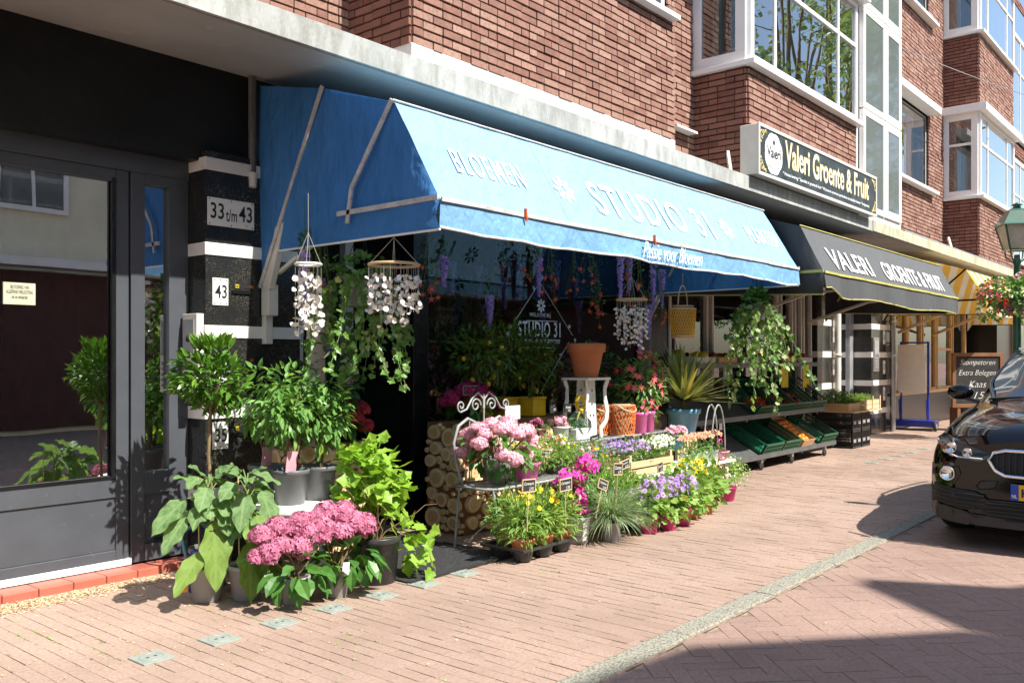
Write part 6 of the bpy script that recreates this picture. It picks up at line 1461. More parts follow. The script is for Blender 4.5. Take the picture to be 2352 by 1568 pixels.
# --- chalk price signs: (px, py of the board's centre, Y, width, height, text, price, tilt, label)
for (px, py, Y, w, h, s, pr, tl, lab, st, fr) in (
    (1211, 938+177, 3.70, .135, .085, 'Coreopsis', '5.95', .05, 'chalk sign reading Coreopsis, left of the two in the black carrying tray', .26, 'palewood'),
    (1300, 1112, 3.72, .135, .085, 'Coreopsis', '5.95', -.02, 'chalk sign reading Coreopsis, right of the two in the black carrying tray', .26, 'palewood'),
    (1369, 1110, 3.75, .12, .075, 'Impatiens', '12.95', .35, 'tilted chalk sign in the bougainvillea', .22, 'palewood'),
    (1415, 1077, 3.8, .12, .09, 'Cosmea', '6.99', .08, 'chalk sign above the bright green narrow-leaved plants', .25, 'palewood'),
    (1438, 1065, 4.0, .14, .07, 'Oranjeplant', '6.95', -.15, 'wide chalk sign behind the grey pots, leaning on the wooden crate', .12, 'palewood'),
    (1521, 1071, 3.9, .085, .085, 'Senetti', '6.95', -.15, 'chalk sign on the front of the wooden crate above the purple daisies', .2, 'palewood'),
    (1527, 853, 4.55, .12, .075, 'Mandevilla', '19.95', .05, 'chalk sign above the pink mandevilla flowers', .25, 'palewood'),
    (1368, 1008, 4.35, .12, .07, 'Campanula', '5.95', -.1, 'dark chalk sign among the violet bellflowers', .1, 'rubber'),
    (1250, 1040, 4.2, .1, .055, 'Portulaca', '4.95', .15, 'small chalk sign lying in the purslane flowers', .05, 'palewood'),
    (1276, 933, 4.6, .09, .09, 'Hortensia', '9.95', -.2, 'tilted chalk sign left of the plant stand', .15, 'rubber'),
    (1303, 937, 4.5, .09, .075, 'Hortensia', '9.95', .05, 'upright chalk sign before the left leg of the plant stand', .12, 'rubber'),
    (1080, 896, 4.95, .17, .075, 'Hortensia', '14.95', .02, 'chalk sign over the dark magenta hydrangea', .12, 'greymetal'),
    (797, 858, 4.95, .15, .09, 'Klimhortensia', '24.95', .1, 'chalk sign in the shade behind the left ivy basket', .12, 'pinkcard'),
    (1452, 982, 4.42, .11, .05, 'Lantaarn', '15.95', .25, 'black tag hanging on the front orange lantern', .0, 'rubber'),
    (1003, 1006, 5.3, .08, .075, 'Open', '10-18', .0, 'small framed black sign on the pane left of the log bench', .0, 'greymetal'),
    (497, 1228, 4.55, .1, .06, 'Aubergine', '5.95', .02, 'dark chalk sign hidden among the aubergine leaves', .15, 'rubber')):
    c = at(px, py, Y); chalk_sign((c.x, Y, c.z-st-h/2), w, h, s, pr, lab, stick=st, tilt=tl, frame=fr)
# --- lettering on the shop pane
DYw = 5.4385
def dpt(px, py): v = at(px, py, DYw); return np.array(v)
b = MB(); top, lf, rt, bt = dpt(1240, 648), dpt(1168, 760), dpt(1315, 770), dpt(1240, 905)
for p, q in ((top, lf), (top, rt), (lf+(bt-lf)*.0, lf+(bt-lf)*.22), (rt+(bt-rt)*.12, bt)): b.bar(p, q, .006, .002)
for (a_, c_) in ((dpt(1208, 736), dpt(1280, 738)), (dpt(1208, 797), dpt(1280, 799))): b.bar(a_, c_, .002, .006)
for c_, an in ((top+[.02, 0, .03], .9), (rt+[.03, 0, -.03], -1.0), (lf+[.0, 0, -.05], 2.2), (dpt(1228, 668), 2.0), (dpt(1305, 752), .5)):
    R = np.array([math.cos(an), 0, math.sin(an)]); b.stamp(OV, c_[None], R, (0, -1, 0), .06, .04)
b.build('diamond_outline', M['lettering_soft'], sf, world=True)
text_part('pane_lettering', 'WELKOM BIJ', sf, M['lettering_soft'], dpt(1216, 729), np.array(dpt(1264, 729)-dpt(1216, 729))*[1, 0, 0], (0, 0, .05), spacing=1.2)
text_part('pane_lettering', 'STUDIO 31', sf, M['lettering_soft'], dpt(1190, 772)*[1, 1, 1], (dpt(1287, 772)-dpt(1190, 772))*[1, 0, 0], (0, 0, .15), bold=.012, spacing=1.15)
text_part('pane_lettering', 'bloemen cadeaus brocante', sf, M['lettering_soft'], dpt(1193, 787), (dpt(1286, 787)-dpt(1193, 787))*[1, 0, 0], (0, 0, .06), shear=.5)
daisy_mark(sf, dpt(1243, 702), .07, (1, 0, 0), (0, 0, 1), 'lettering_soft', 'pane_flower')
# --- inside the shop: shelves with things, kept in the dim
t = thing('display_shelf', 'white display shelf with vases seen dimly through the side pane of the entrance', 'shelf', (5.6, 6.6, 0))
b = MB()
for z in (.5, 1.05, 1.55): b.box((5.25, 6.0, z), (6.6, 6.9, z+.02))
b.build('boards', M['palewood'], t, world=True)
for i, (x, y, z, m, r, h) in enumerate(((5.4, 6.1, .52, 'white', .1, .18), (5.35, 5.95, .52, 'jute', .09, .16), (5.6, 6.2, 1.07, 'yellowpot', .08, .15), (5.45, 6.2, 1.57, 'jute', .12, .2), (5.9, 6.2, 1.07, 'terracotta', .1, .18))):
    v = thing('vase', f'{["white","woven","yellow","tall woven","terracotta"][i]} vase on the display shelf inside the shop', 'vase', (x, y, z))
    b = MB(); b.lathe([(.0001, 0), (r*.7, 0), (r, h*.5), (r*.6, h*.9), (r*.7, h)], (0, 0, 0), 16); b.build('vase', M[m], v)
    b = MB(); leaves(b, 50, (0, 0, h+.12), (.12, .12, .1), ST5 if i % 2 else OV, L=.035, Wd=.03); b.build('flowers', M['p_pink' if i % 2 else 'p_white'], v)
for i, (x, y, z, m) in enumerate(((5.8, 5.9, 1.35, 'p_hyd'), (6.3, 6.0, 1.3, 'p_hyd'), (6.9, 5.9, 1.4, 'p_white'), (7.4, 6.0, 1.35, 'p_hydd'), (8.0, 5.9, 1.3, 'p_pink'), (5.6, 5.75, 1.0, 'p_hyd'))):
    v = thing('cut_flowers', f'{["tall rose","rose","white","dark magenta","pink","low rose"][i]} cut flowers in a bucket inside the shop window', 'flowers', (x, y, .0))
    b = MB(); b.lathe([(.0001, 0), (.1, 0), (.13, z-.5)], (0, 0, 0), 14); b.build('bucket', M['zinc'], v)
    b = MB(); leaves(b, 130, (0, 0, z-.1), (.16, .14, .25), ST5, L=.03, Wd=.03, lo=.2); b.build('blooms', M[m], v)
    b = MB(); leaves(b, 90, (0, 0, z-.3), (.15, .13, .2), OV, L=.07, Wd=.03, lo=.2); b.build('foliage', M['l_dark'], v)
# added dark ivy behind the pane, imitating the basket's reflection
hanging_ivy('added dark ivy in a grey hanging pot, standing in for a reflection in the pane', (6.05, 5.75, 1.85), .1, .17, 'potgrey', 34, .3, .8, seed=15, hang=.6, bushn=300, rr=.2, tip=.0, m='l_dark', lm='l_dark')
# entrance mat
t = thing('entrance_mat', 'black speckled mat lying in the shop entrance', 'doormat', (4.3, 4.8, 0))
b = MB(); b.box((3.80, 4.02, .004), (4.78, 6.2, .014)); bevel(b.build('mat', M['matgrit'], t, world=True), .004)
b = MB(); b.bar((3.795, 4.015, .012), (4.785, 4.015, .012), .012, .014); b.bar((4.785, 4.015, .012), (4.785, 4.7, .012), .012, .014); b.build('mat_edge', M['rubber'], t, world=True)
# ================================================================ the fruit rack
random.seed(51); np.random.seed(51)
M['rackmetal'] = mat('grey_rack_metal', (.13, .135, .135), .45, metal=.4, dirt=(.15, .13, .1), dirtamt=.15)
rk = thing('fruit_rack', 'two-tier sloping grey metal rack on castors outside the greengrocer', 'rack', (11, 5, 0))
def slope(b, x0, x1, p, q, th=.015):           # p, q = (y,z) front and back
    b.prism([(x0, p[0], p[1]), (x0, q[0], q[1]), (x0, q[0], q[1]-th), (x0, p[0], p[1]-th)], (x1-x0, 0, 0))
LO, UPR, TOPS = ((4.72, .17), (5.3, .50)), ((4.95, .64), (5.42, 1.0)), ((5.2, 1.30), (5.5, 1.42))
for nm, (p, q), x0, x1 in (('lower_shelf', LO, 9.3, 12.95), ('upper_shelf', UPR, 9.1, 13.2), ('top_shelf', TOPS, 9.6, 13.5)):
    b = MB(); slope(b, x0, x1, p, q)
    b.box((x0, p[0]-.01, p[1]-.025), (x1, p[0], p[1]+.035))
    b.build(nm, M['rackmetal'], rk, world=True)
b = MB()
for x in (9.35, 10.55, 11.75, 12.9):
    b.box((x, 5.3, .1), (x+.04, 5.36, 1.3)); b.bar((x+.02, 4.74, .13), (x+.02, 5.33, .13), .04); b.bar((x+.02, 4.98, .6), (x+.02, 5.33, .6), .035)
b.build('uprights', M['rackmetal'], rk, world=True)
for x in (10.5, 11.45, 12.62):
    b = MB(); b.box((x-.03, 4.74, .09), (x+.03, 4.8, .14)); b.build('castor_fork', M['steel'], rk, world=True)
    b = MB(); b.lathe([(.0001, -.015), (.045, -.015), (.05, -.01), (.05, .01), (.045, .015), (.0001, .015)], (x, 4.76, .05), 18, R=Matrix.Rotation(PI/2, 3, 'X')); b.build('castor_wheel', M['rubber'], rk, world=True)
def crate(name, lab, m, w, l, h, P, R, grp, rows=3, cols=9, cat='crate', open_=True):
    t = thing(name, lab, cat, tuple(P), grp); R = np.array(R)
    b = MB(); th = .012
    def bx(a, c):
        a = np.array(a); c = np.array(c); b.cbox(R @ ((a+c)/2), np.abs(c-a), R)
    bx((-w/2, 0, 0), (w/2, l, .008))
    for (side, L) in (('f', w), ('k', w), ('l', l), ('r', l)):
        def seg(u0, u1, z0, z1, th=th):
            if side == 'f': bx((-w/2+u0, 0, z0), (-w/2+u1, th, z1))
            elif side == 'k': bx((-w/2+u0, l-th, z0), (-w/2+u1, l, z1))
            elif side == 'l': bx((-w/2, u0, z0), (-w/2+th, u1, z1))
            else: bx((w/2-th, u0, z0), (w/2, u1, z1))
        seg(0, L, h-.022, h, th*1.5); seg(0, L, .008, .03); seg(0, .03, .03, h-.022); seg(L-.03, L, .03, h-.022)
        n = int(L/.035)
        for i in range(1, n): u = .03+(L-.06)*i/n; seg(u-.004, u+.004, .03, h-.022, th*.8)
        seg(.03, L-.03, .03+(h-.052)*.45, .03+(h-.052)*.55, th*.8)
    b.build('crate_shell', M[m], t, world=False); return t, R
def onslope(x, p, q, lift=.018):
    ang = math.atan2(q[1]-p[1], q[0]-p[0]); return (x, p[0]+.005, p[1]+lift), Matrix.Rotation(ang, 3, 'X')
for i, (x, w) in enumerate(((10.72, .56), (11.30, .52), (12.62, .55))):
    P, R = onslope(x, *LO); crate('green_crate', f'empty green plastic crate on the lower shelf of the fruit rack, {["left","middle, beside the oranges","right, past the oranges"][i]}', 'green_crate', w, .6, .15, P, R, 'green plastic crates on the fruit rack')
fr = ('p_red', 'tomato')
for i, (x, w) in enumerate(((11.02, .56), (11.60, .56), (12.18, .56), (12.76, .56))):
    P, R = onslope(x, *UPR); t, RR = crate('green_crate', f'green plastic crate on the upper shelf of the fruit rack, {["first","second","third","fourth"][i]} from the left', 'green_crate', w, .58, .15, P, R, 'green plastic crates on the fruit rack')
    if i != 3:
        f = thing('fruit_heap', f'heap of red fruit in the {["first","second","third"][i]} upper green crate', 'fruit', P, 'red fruit in the upper crates'); b = MB()
        for k in range(70):
            q = np.array([random.uniform(-w/2+.05, w/2-.05), random.uniform(.04, .3), random.uniform(.03, .07)]); b.ball(tuple(RR @ q), .026, 8, 5, tone=random.random())
        b.build('fruit', M['tomato'], f)
P, R = onslope(11.86, *LO)
t = thing('orange_carton', 'open cardboard carton of oranges on the lower shelf of the fruit rack', 'carton', P); R = np.array(R); b = MB()
for a, c in (((-.2, 0, 0), (.2, .55, .008)), ((-.2, 0, 0), (.2, .006, .12)), ((-.2, .544, 0), (.2, .55, .2)), ((-.2, 0, .008), (-.194, .544, .12)), ((.194, 0, .008), (.2, .544, .12)), ((-.2, .55, .12), (.2, .556, .32))):
    a = np.array(a); c = np.array(c); b.cbox(R @ ((a+c)/2), c-a, R)
b.build('carton', M['card'], t)
k_ = 0
for j in range(6):
    for i in range(2 if j < 4 else 3):
        o = thing('orange', 'orange in the cardboard carton on the fruit rack', 'orange', tuple(np.array(P)+R @ np.array([-.11+i*.1+random.uniform(-.01, .01)+(.04 if j % 2 else 0), .06+j*.08, .085])), 'oranges in the carton')
        b = MB(); b.ball((0, 0, 0), .044, 14, 9); b.build('fruit', M['orange'], o); k_ += 1
# cartons on the top shelf
for i, x in enumerate((9.9, 10.5, 11.2, 12.45, 13.05)):
    t = thing('fruit_carton', f'shallow printed carton of {["yellow melons","apples","dark fruit","tomatoes","red peppers"][i]} on the top shelf of the fruit rack', 'carton', (x, 5.2, 1.32)); b = MB(); w = .5
    b.box((-w/2, 0, 0), (w/2, .36, .01)); b.box((-w/2, 0, 0), (w/2, .008, .09)); b.box((-w/2, .01, .01), (-w/2+.008, .36, .1)); b.box((w/2-.008, .01, .01), (w/2, .36, .1)); b.build('carton', M['card' if i % 2 else 'zinc'], t)
    b = MB()
    for k in range(26 if i else 9):
        r = .035 if i else .07; b.ball((random.uniform(-w/2+.04, w/2-.04), random.uniform(.04, .32), random.uniform(.05, .13)+.0), r, 9, 6, tone=random.random())
    b.build('fruit', M['yellowpot' if i == 0 else 'tomato'], t)
for i, (x, z) in enumerate(((12.2, 1.08), (12.98, 1.06))):
    t = thing('yellow_notice', f'yellow handwritten paper hanging from the top shelf of the fruit rack, {"left" if i==0 else "right"} one', 'notice', (x, 5.17, z), 'yellow papers on the fruit rack'); b = MB(); b.box((-.12, 0, -.1), (.12, .003, .24)); b.build('paper', M['yellowpaper'], t)
t = thing('shelf_label', 'small white price ticket on the edge of the upper shelf', 'label', (9.75, 4.93, .58)); b = MB(); b.box((-.04, -.002, -.04), (.04, 0, .04)); b.build('ticket', M['paper'], t)
# black crates with a board and herbs
def bcrate(lab, x, y, z):
    t, _ = crate('black_crate', lab, 'black_crate', .39, .58, .275, (x, y, z), Matrix.Identity(3), 'stacked black plastic crates')
    b = MB(); 
    for xx in (-.1, .1): b.box((xx-.055, -.004, .09), (xx+.055, 0, .14))
    b.build('crate_label', M['greymetal'], t)
for i, x in enumerate((14.03, 14.45)):
    for j in range(2): bcrate(f'black ventilated plastic crate, {"left" if i==0 else "right"} stack, {"bottom" if j==0 else "top"} one', x, 4.78, j*.282+.002)
t = thing('board', 'thin slatted board laid across the stacked black crates', 'board', (14.2, 5.05, .566)); b = MB()
for k in range(14): b.box((13.6+k*.09, 4.66, .568), (13.675+k*.09, 5.45, .585))
b.build('slats', M['palewood'], t, world=True)
t = thing('herb_crate', 'pale wooden crate of young herbs on the board over the black crates', 'crate', (14.5, 4.9, .587)); b = MB()
for z0, z1 in ((.01, .075), (.085, .15)): b.box((-.36, -.2, z0), (.36, -.19, z1)); b.box((-.37, -.2, z0), (-.36, .2, z1)); b.box((.36, -.2, z0), (.37, .2, z1)); b.box((-.36, .19, z0), (.36, .2, z1))
b.build('slats', M['palewood'], t); b = MB()
for x in (-.36, -.02, .33): b.box((x, -.215, 0), (x+.035, -.2, .21))
b.build('posts', M['palewood'], t)
b = MB(); leaves(b, 900, (-.0, 0, .14), (.36, .2, .09), DI, L=.04, Wd=.015, lo=.1, droop=-.8); h_ = b.build('herbs', M['l_light'], t)
t = thing('herb_tray', 'dark cardboard tray of dense green cress on the board over the black crates', 'tray', (13.85, 5.0, .587)); b = MB(); b.box((-.26, -.25, 0), (.24, -.24, .12)); b.box((-.27, -.25, 0), (-.26, .25, .12)); b.box((.24, -.25, 0), (.25, .25, .12)); b.build('tray', M['card'], t)
b = MB(); leaves(b, 1100, (0, 0, .16), (.28, .24, .12), DI, L=.05, Wd=.014, lo=.1, droop=-.9); b.build('cress', M['l_fresh'], t)
# ================================================================ blue display trolley with beige panel
t = thing('display_trolley', 'blue tubular display trolley on small wheels holding a beige panel', 'trolley', (18.3, 5.1, 0)); b = MB()
b.box((18.15, 4.75, .07), (18.55, 5.5, .2)); bevel(b.build('base_box', M['bluemetal'], t, world=True), .01)
b = MB()
for y in (4.88, 5.38): b.tube([(18.3, y, .1), (18.3, y, 1.72)], .022, 8)
b.tube([(18.3, 4.88, 1.7), (18.3, 5.38, 1.7)], .016, 8)
for y in (4.88, 5.38): b.tube([(18.3-.24*math.sin(a)*.5, y-.0, .15+.45*(1-math.cos(a))/1) for a in np.linspace(0, PI/2, 8)], .012, 6)
b.build('frame', M['bluemetal'], t, world=True)
for y in (4.72, 5.53):
    b = MB(); b.lathe([(.0001, -.02), (.05, -.02)], (18.2, y, .1), 18, R=Matrix.Rotation(PI/2, 3, 'X'), mi=1); b.lathe([(.05, -.022), (.095, -.02), (.1, 0), (.095, .02), (.05, .022)], (18.2, y, .1), 20, R=Matrix.Rotation(PI/2, 3, 'X')); b.disc((18.2, y-.023, .1), .05, 16, N=(0, -1, 0), mi=1); b.build('wheel', [M['rubber'], M['greymetal']], t, world=True)
b = MB(); b.prism([(18.24, 4.93, .72), (18.24, 5.42, .72), (18.24, 5.45, .85), (18.24, 5.42, 1.66), (18.24, 4.93, 1.66), (18.24, 4.9, .85)], (.04, 0, 0)); bevel(b.build('panel', M['beige'], t, world=True), .01)
# chalk board
t = thing('chalkboard', 'large chalkboard in a brown wooden frame advertising cheese', 'chalkboard', (18.85, 4.15, 0), rz=math.radians(-48)); b = MB(); cx0, cx1, cz0, cz1 = -.5, .5, .45, 1.5
b.box((cx0+.06, -.03, cz0+.06), (cx1-.06, -.01, cz1-.06)); bd = b.build('board', M['chalk'], t)
b = MB(); bxs(b, ((cx0, -.05, cz0), (cx1, 0, cz0+.07)), ((cx0, -.05, cz1-.07), (cx1, 0, cz1)), ((cx0, -.05, cz0+.07), (cx0+.07, 0, cz1-.07)), ((cx1-.07, -.05, cz0+.07), (cx1, 0, cz1-.07)), ((cx0+.1, -.04, 0), (cx0+.16, .25, cz0)), ((cx1-.16, -.04, 0), (cx1-.1, .25, cz0)))
bevel(b.build('wooden_frame', M['brownwood'], t))
for s, u, z, w, h in (('Stompetoren', .1, 1.24, .8, .13), ('Extra Belegen', .07, 1.04, .84, .13), ('Kaas', .3, .84, .4, .12), ('15,-', .42, .6, .36, .15)): text_part('chalk_text', s, bd, M['chalkline'], (cx0+.07+u*.86, -.031, z), (w*.86, 0, 0), (0, 0, h), shear=.35, world=False, bold=-.014)
# ================================================================ street lamp with flower basket
LP = Vector((16.75, 3.08, 0))
t = thing('street_lamp', 'dark green cast iron street lamp with a square lantern', 'street lamp', tuple(LP)); b = MB()
b.lathe([(.16, 0), (.16, .35), (.12, .4), (.085, .8), (.07, 1.0), (.06, 2.2), (.05, 2.95), (.075, 3.0), (.05, 3.05), (.045, 3.12)], (0, 0, 0), 16); b.build('post', M['lampgreen'], t)
ro = Matrix.Rotation(.5, 3, 'Z')
def sq(r, z): return [tuple(ro @ Vector((sx*r, sy*r, z))) for sx, sy in ((-1, -1), (1, -1), (1, 1), (-1, 1))]
def frust(b, r0, z0, r1, z1, **k):
    A_ = sq(r0, z0); B_ = sq(r1, z1); b.add(A_+B_, [(0, 1, 5, 4), (1, 2, 6, 5), (2, 3, 7, 6), (3, 0, 4, 7), (3, 2, 1, 0), (4, 5, 6, 7)], **k)
b = MB(); frust(b, .28, 3.62, .15, 3.84); frust(b, .15, 3.84, .14, 3.87); frust(b, .30, 3.60, .28, 3.62); b.lathe([(.03, 3.87), (.07, 3.9), (.05, 3.93), (.09, 3.95), (.01, 3.99)], (0, 0, 0), 10); b.build('lantern_roof', M['lampgreen'], t)
b = MB(); frust(b, .15, 3.20, .245, 3.6); b.build('lantern_glass', M['lampglass'], t)
b = MB()
for p, q in zip(sq(.152, 3.2), sq(.25, 3.6)): b.bar(p, q, .022)
Q = sq(.155, 3.2)
for i in range(4): b.bar(Q[i], Q[(i+1) % 4], .025)
for a in range(4): v = ro @ Vector((math.cos(a*PI/2+PI/4)*.2, math.sin(a*PI/2+PI/4)*.2, 0)); b.tube([(v.x, v.y, 3.2), (v.x*.9, v.y*.9, 3.08), (v.x*.2, v.y*.2, 2.98)], .012, 6)
b.build('lantern_frame', M['lampgreen'], t)
fb = thing('flower_basket', 'round basket of red and pink geraniums hung around the street lamp post', 'flower basket', (LP.x, LP.y, 2.05))
b = MB(); b.lathe([(.08, .05), (.2, .08), (.36, .22), (.42, .3), (.43, .33), (.40, .33)], (0, 0, 0), 24); b.build('bowl', M['potdark'], fb)
b = MB(); b.lathe([(.0001, .31), (.40, .31)], (0, 0, 0), 20); b.build('soil', M['soil'], fb)
b = MB(); leaves(b, 1300, (0, 0, .45), (.55, .55, .28), LOB, L=.06, Wd=.05, lo=.3, bump=.3)
for a in np.linspace(0, 2*PI, 10): leaves(b, 60, (.5*math.cos(a), .5*math.sin(a), .18), (.12, .12, .2), LOB, L=.05, Wd=.045)
b.build('foliage', M['l_fresh'], fb)
for m, n, sd in (('p_red2', 26, 1), ('p_coral', 30, 2), ('p_pink', 16, 3)):
    if m == 'p_red2': M[m] = pet('scarlet_petal', (.75, .03, .03), (.85, .12, .08))
    b = MB(); d = rnd(n); P = np.array([0, 0, .42])+d*np.array([.58, .58, .33])
    for q, dd in zip(P, d):
        k = 12; N = nrm(dd+.6*rnd(k)); b.stamp(ST5, q+.045*rnd(k), any_perp(N), N, .024)
    b.build('blooms', M[m], fb)
# ================================================================ the parked black car
# local frame: s = metres behind the front bumper, w = metres from the centre line towards the kerb (+), z up
CARX, CARY, CW = 7.20, 1.09, .912
def cw(s, w, z): return (CARX+s, CARY+w, z)
car = thing('parked_car', 'shiny black compact car parked facing the camera at the kerb', 'car', (CARX+2.1, CARY, 0))
# body stations: s, then (w,z) from sill to roof centre, 12 points each
def st(s, sill, w0, wmax, zbelt, zsh, wsh, wroof=None, zroof=None, wtop=0, front=0):
    return s, sill, w0, wmax, zbelt, zsh, wsh
ST = [ # s, [(w,z) x 11]
 (-.0, [(.40,.20),(.52,.24),(.60,.32),(.64,.44),(.655,.55),(.64,.64),(.58,.71),(.50,.75),(.38,.78),(.20,.80),(0,.81)]),
 (.08, [(.60,.17),(.70,.21),(.76,.30),(.785,.43),(.79,.55),(.775,.65),(.71,.74),(.60,.81),(.44,.85),(.24,.875),(0,.885)]),
 (.22, [(.74,.16),(.81,.20),(.845,.30),(.86,.43),(.865,.55),(.855,.66),(.80,.77),(.68,.855),(.50,.90),(.26,.925),(0,.935)]),
 (.42, [(.82,.16),(.86,.21),(.89,.31),(.90,.44),(.905,.56),(.895,.68),(.855,.80),(.74,.90),(.54,.945),(.28,.965),(0,.972)]),
 (.80, [(.85,.17),(.88,.22),(.905,.32),(.912,.46),(.912,.60),(.905,.74),(.87,.87),(.77,.955),(.56,.99),(.28,1.01),(0,1.015)]),
 (1.15,[(.85,.18),(.88,.23),(.90,.33),(.908,.47),(.91,.62),(.905,.77),(.88,.90),(.79,.985),(.58,1.025),(.28,1.045),(0,1.05)]),
 (1.38,[(.85,.18),(.88,.23),(.90,.33),(.908,.47),(.91,.62),(.905,.78),(.89,.92),(.82,1.0),(.66,1.035),(.32,1.055),(0,1.06)]),
 (1.75,[(.85,.18),(.88,.23),(.90,.33),(.908,.47),(.91,.63),(.905,.80),(.895,.93),(.86,1.0),(.76,1.16),(.5,1.235),(0,1.26)]),
 (2.10,[(.85,.18),(.88,.23),(.90,.33),(.908,.47),(.91,.64),(.905,.82),(.895,.94),(.86,1.02),(.70,1.34),(.5,1.43),(0,1.455)]),
 (2.35,[(.85,.18),(.88,.23),(.90,.33),(.908,.47),(.91,.65),(.905,.83),(.895,.95),(.86,1.03),(.66,1.44),(.5,1.495),(0,1.515)]),
 (2.85,[(.85,.18),(.88,.23),(.90,.33),(.908,.47),(.91,.66),(.905,.84),(.895,.96),(.86,1.04),(.64,1.45),(.5,1.505),(0,1.525)]),
 (3.45,[(.85,.19),(.88,.24),(.90,.34),(.908,.48),(.912,.67),(.905,.86),(.89,.99),(.85,1.06),(.62,1.39),(.48,1.45),(0,1.475)]),
 (3.95,[(.83,.21),(.86,.26),(.885,.36),(.895,.50),(.895,.69),(.885,.88),(.865,1.0),(.82,1.07),(.56,1.27),(.42,1.32),(0,1.34)]),
 (4.25,[(.78,.24),(.82,.30),(.845,.40),(.85,.52),(.85,.70),(.83,.86),(.80,.96),(.74,1.02),(.5,1.08),(.36,1.1),(0,1.11)]),
 (4.36,[(.66,.28),(.70,.34),(.74,.44),(.75,.55),(.75,.70),(.73,.82),(.70,.90),(.64,.95),(.45,.98),(.3,1.0),(0,1.0)])]
def body_mesh(name, i0, i1, j0, j1, m, off=0.0, sub=2):
    G = []
    for i in range(i0, i1+1):
        s, pts = ST[i]; row = []
        for j in range(j0, j1+1): w, z = pts[j]; row.append(cw(s, w, z))
        if j1 == 10:
            for j in range(9, j0-1, -1): w, z = pts[j]; row.append(cw(s, -w, z))
        G.append(row)
    b = MB(); b.grid(G); o = b.build(name, m, car, world=True)
    if sub:
        md = o.modifiers.new('sub', 'SUBSURF'); md.levels = sub; md.render_levels = sub
    return o
# full skin: lower body all along, plus upper body from the hood on (glass pieces laid on separately)
G = []
s0, p0 = ST[0]
front = [[cw(-.02, w*.0, z*1.0) for (w, z) in p0]]
body = body_mesh('body', 0, 14, 0, 10, M['carpaint'])
# front cap
b = MB(); L_ = [cw(0, w, z) for w, z in p0]+[cw(0, -w, z) for w, z in p0[-2::-1]]
b.add(L_, [tuple(range(len(L_)))]); b.build('front_panel', M['carpaint'], car, world=True)
def front_s(w):                                # s of the front surface at half width w
    w = abs(w); return np.interp(w, [0, .4, .655, .79, .865, .905], [-.035, -.02, .0, .08, .22, .42])
def fpatch(name, poly, m, off=.012, thick=.01, parent=None, nsub=7):
    """a plate following the curved nose; poly = (w, z) outline"""
    P = []
    for (a, c), (d, e) in zip(poly, poly[1:]+poly[:1]):
        for k in range(nsub): u = k/nsub; P.append((a+(d-a)*u, c+(e-c)*u))
    cwm = sum(p[0] for p in P)/len(P); czm = sum(p[1] for p in P)/len(P); n = len(P); V = []; F = []
    rings = 6
    def nose(w, z): 
        zz = max(0, z-.62); return front_s(w)+ .9*zz*zz*1.4+ (0.02 if z < .3 else 0)
    for r in range(rings+1):
        k = 1-r/rings
        for (w, z) in P: ww = cwm+(w-cwm)*k; zz = czm+(z-czm)*k; V.append(cw(nose(ww, zz)-off, ww, zz))
    for r in range(rings):
        for i in range(n): F.append((r*n+i, r*n+(i+1) % n, (r+1)*n+(i+1) % n, (r+1)*n+i))
    m_ = len(V)
    for (w, z) in P: V.append(cw(nose(w, z)-off+thick, w, z))
    for i in range(n): F.append((i, (i+1) % n, m_+(i+1) % n, m_+i))
    b = MB(); b.add(V, F); return b.build(name, m, parent or car, world=True)
def fstrip(name, pts, r, m, off=.02, parent=None):
    b = MB(); P = []
    for (a, c), (d, e) in zip(pts, pts[1:]):
        for k in range(6): u = k/6; P.append((a+(d-a)*u, c+(e-c)*u))
    P.append(pts[-1]); b.tube([cw(front_s(w)+.9*1.4*max(0, z-.62)**2-off, w, z) for w, z in P], r, 7); return b.build(name, m, parent or car, world=True)
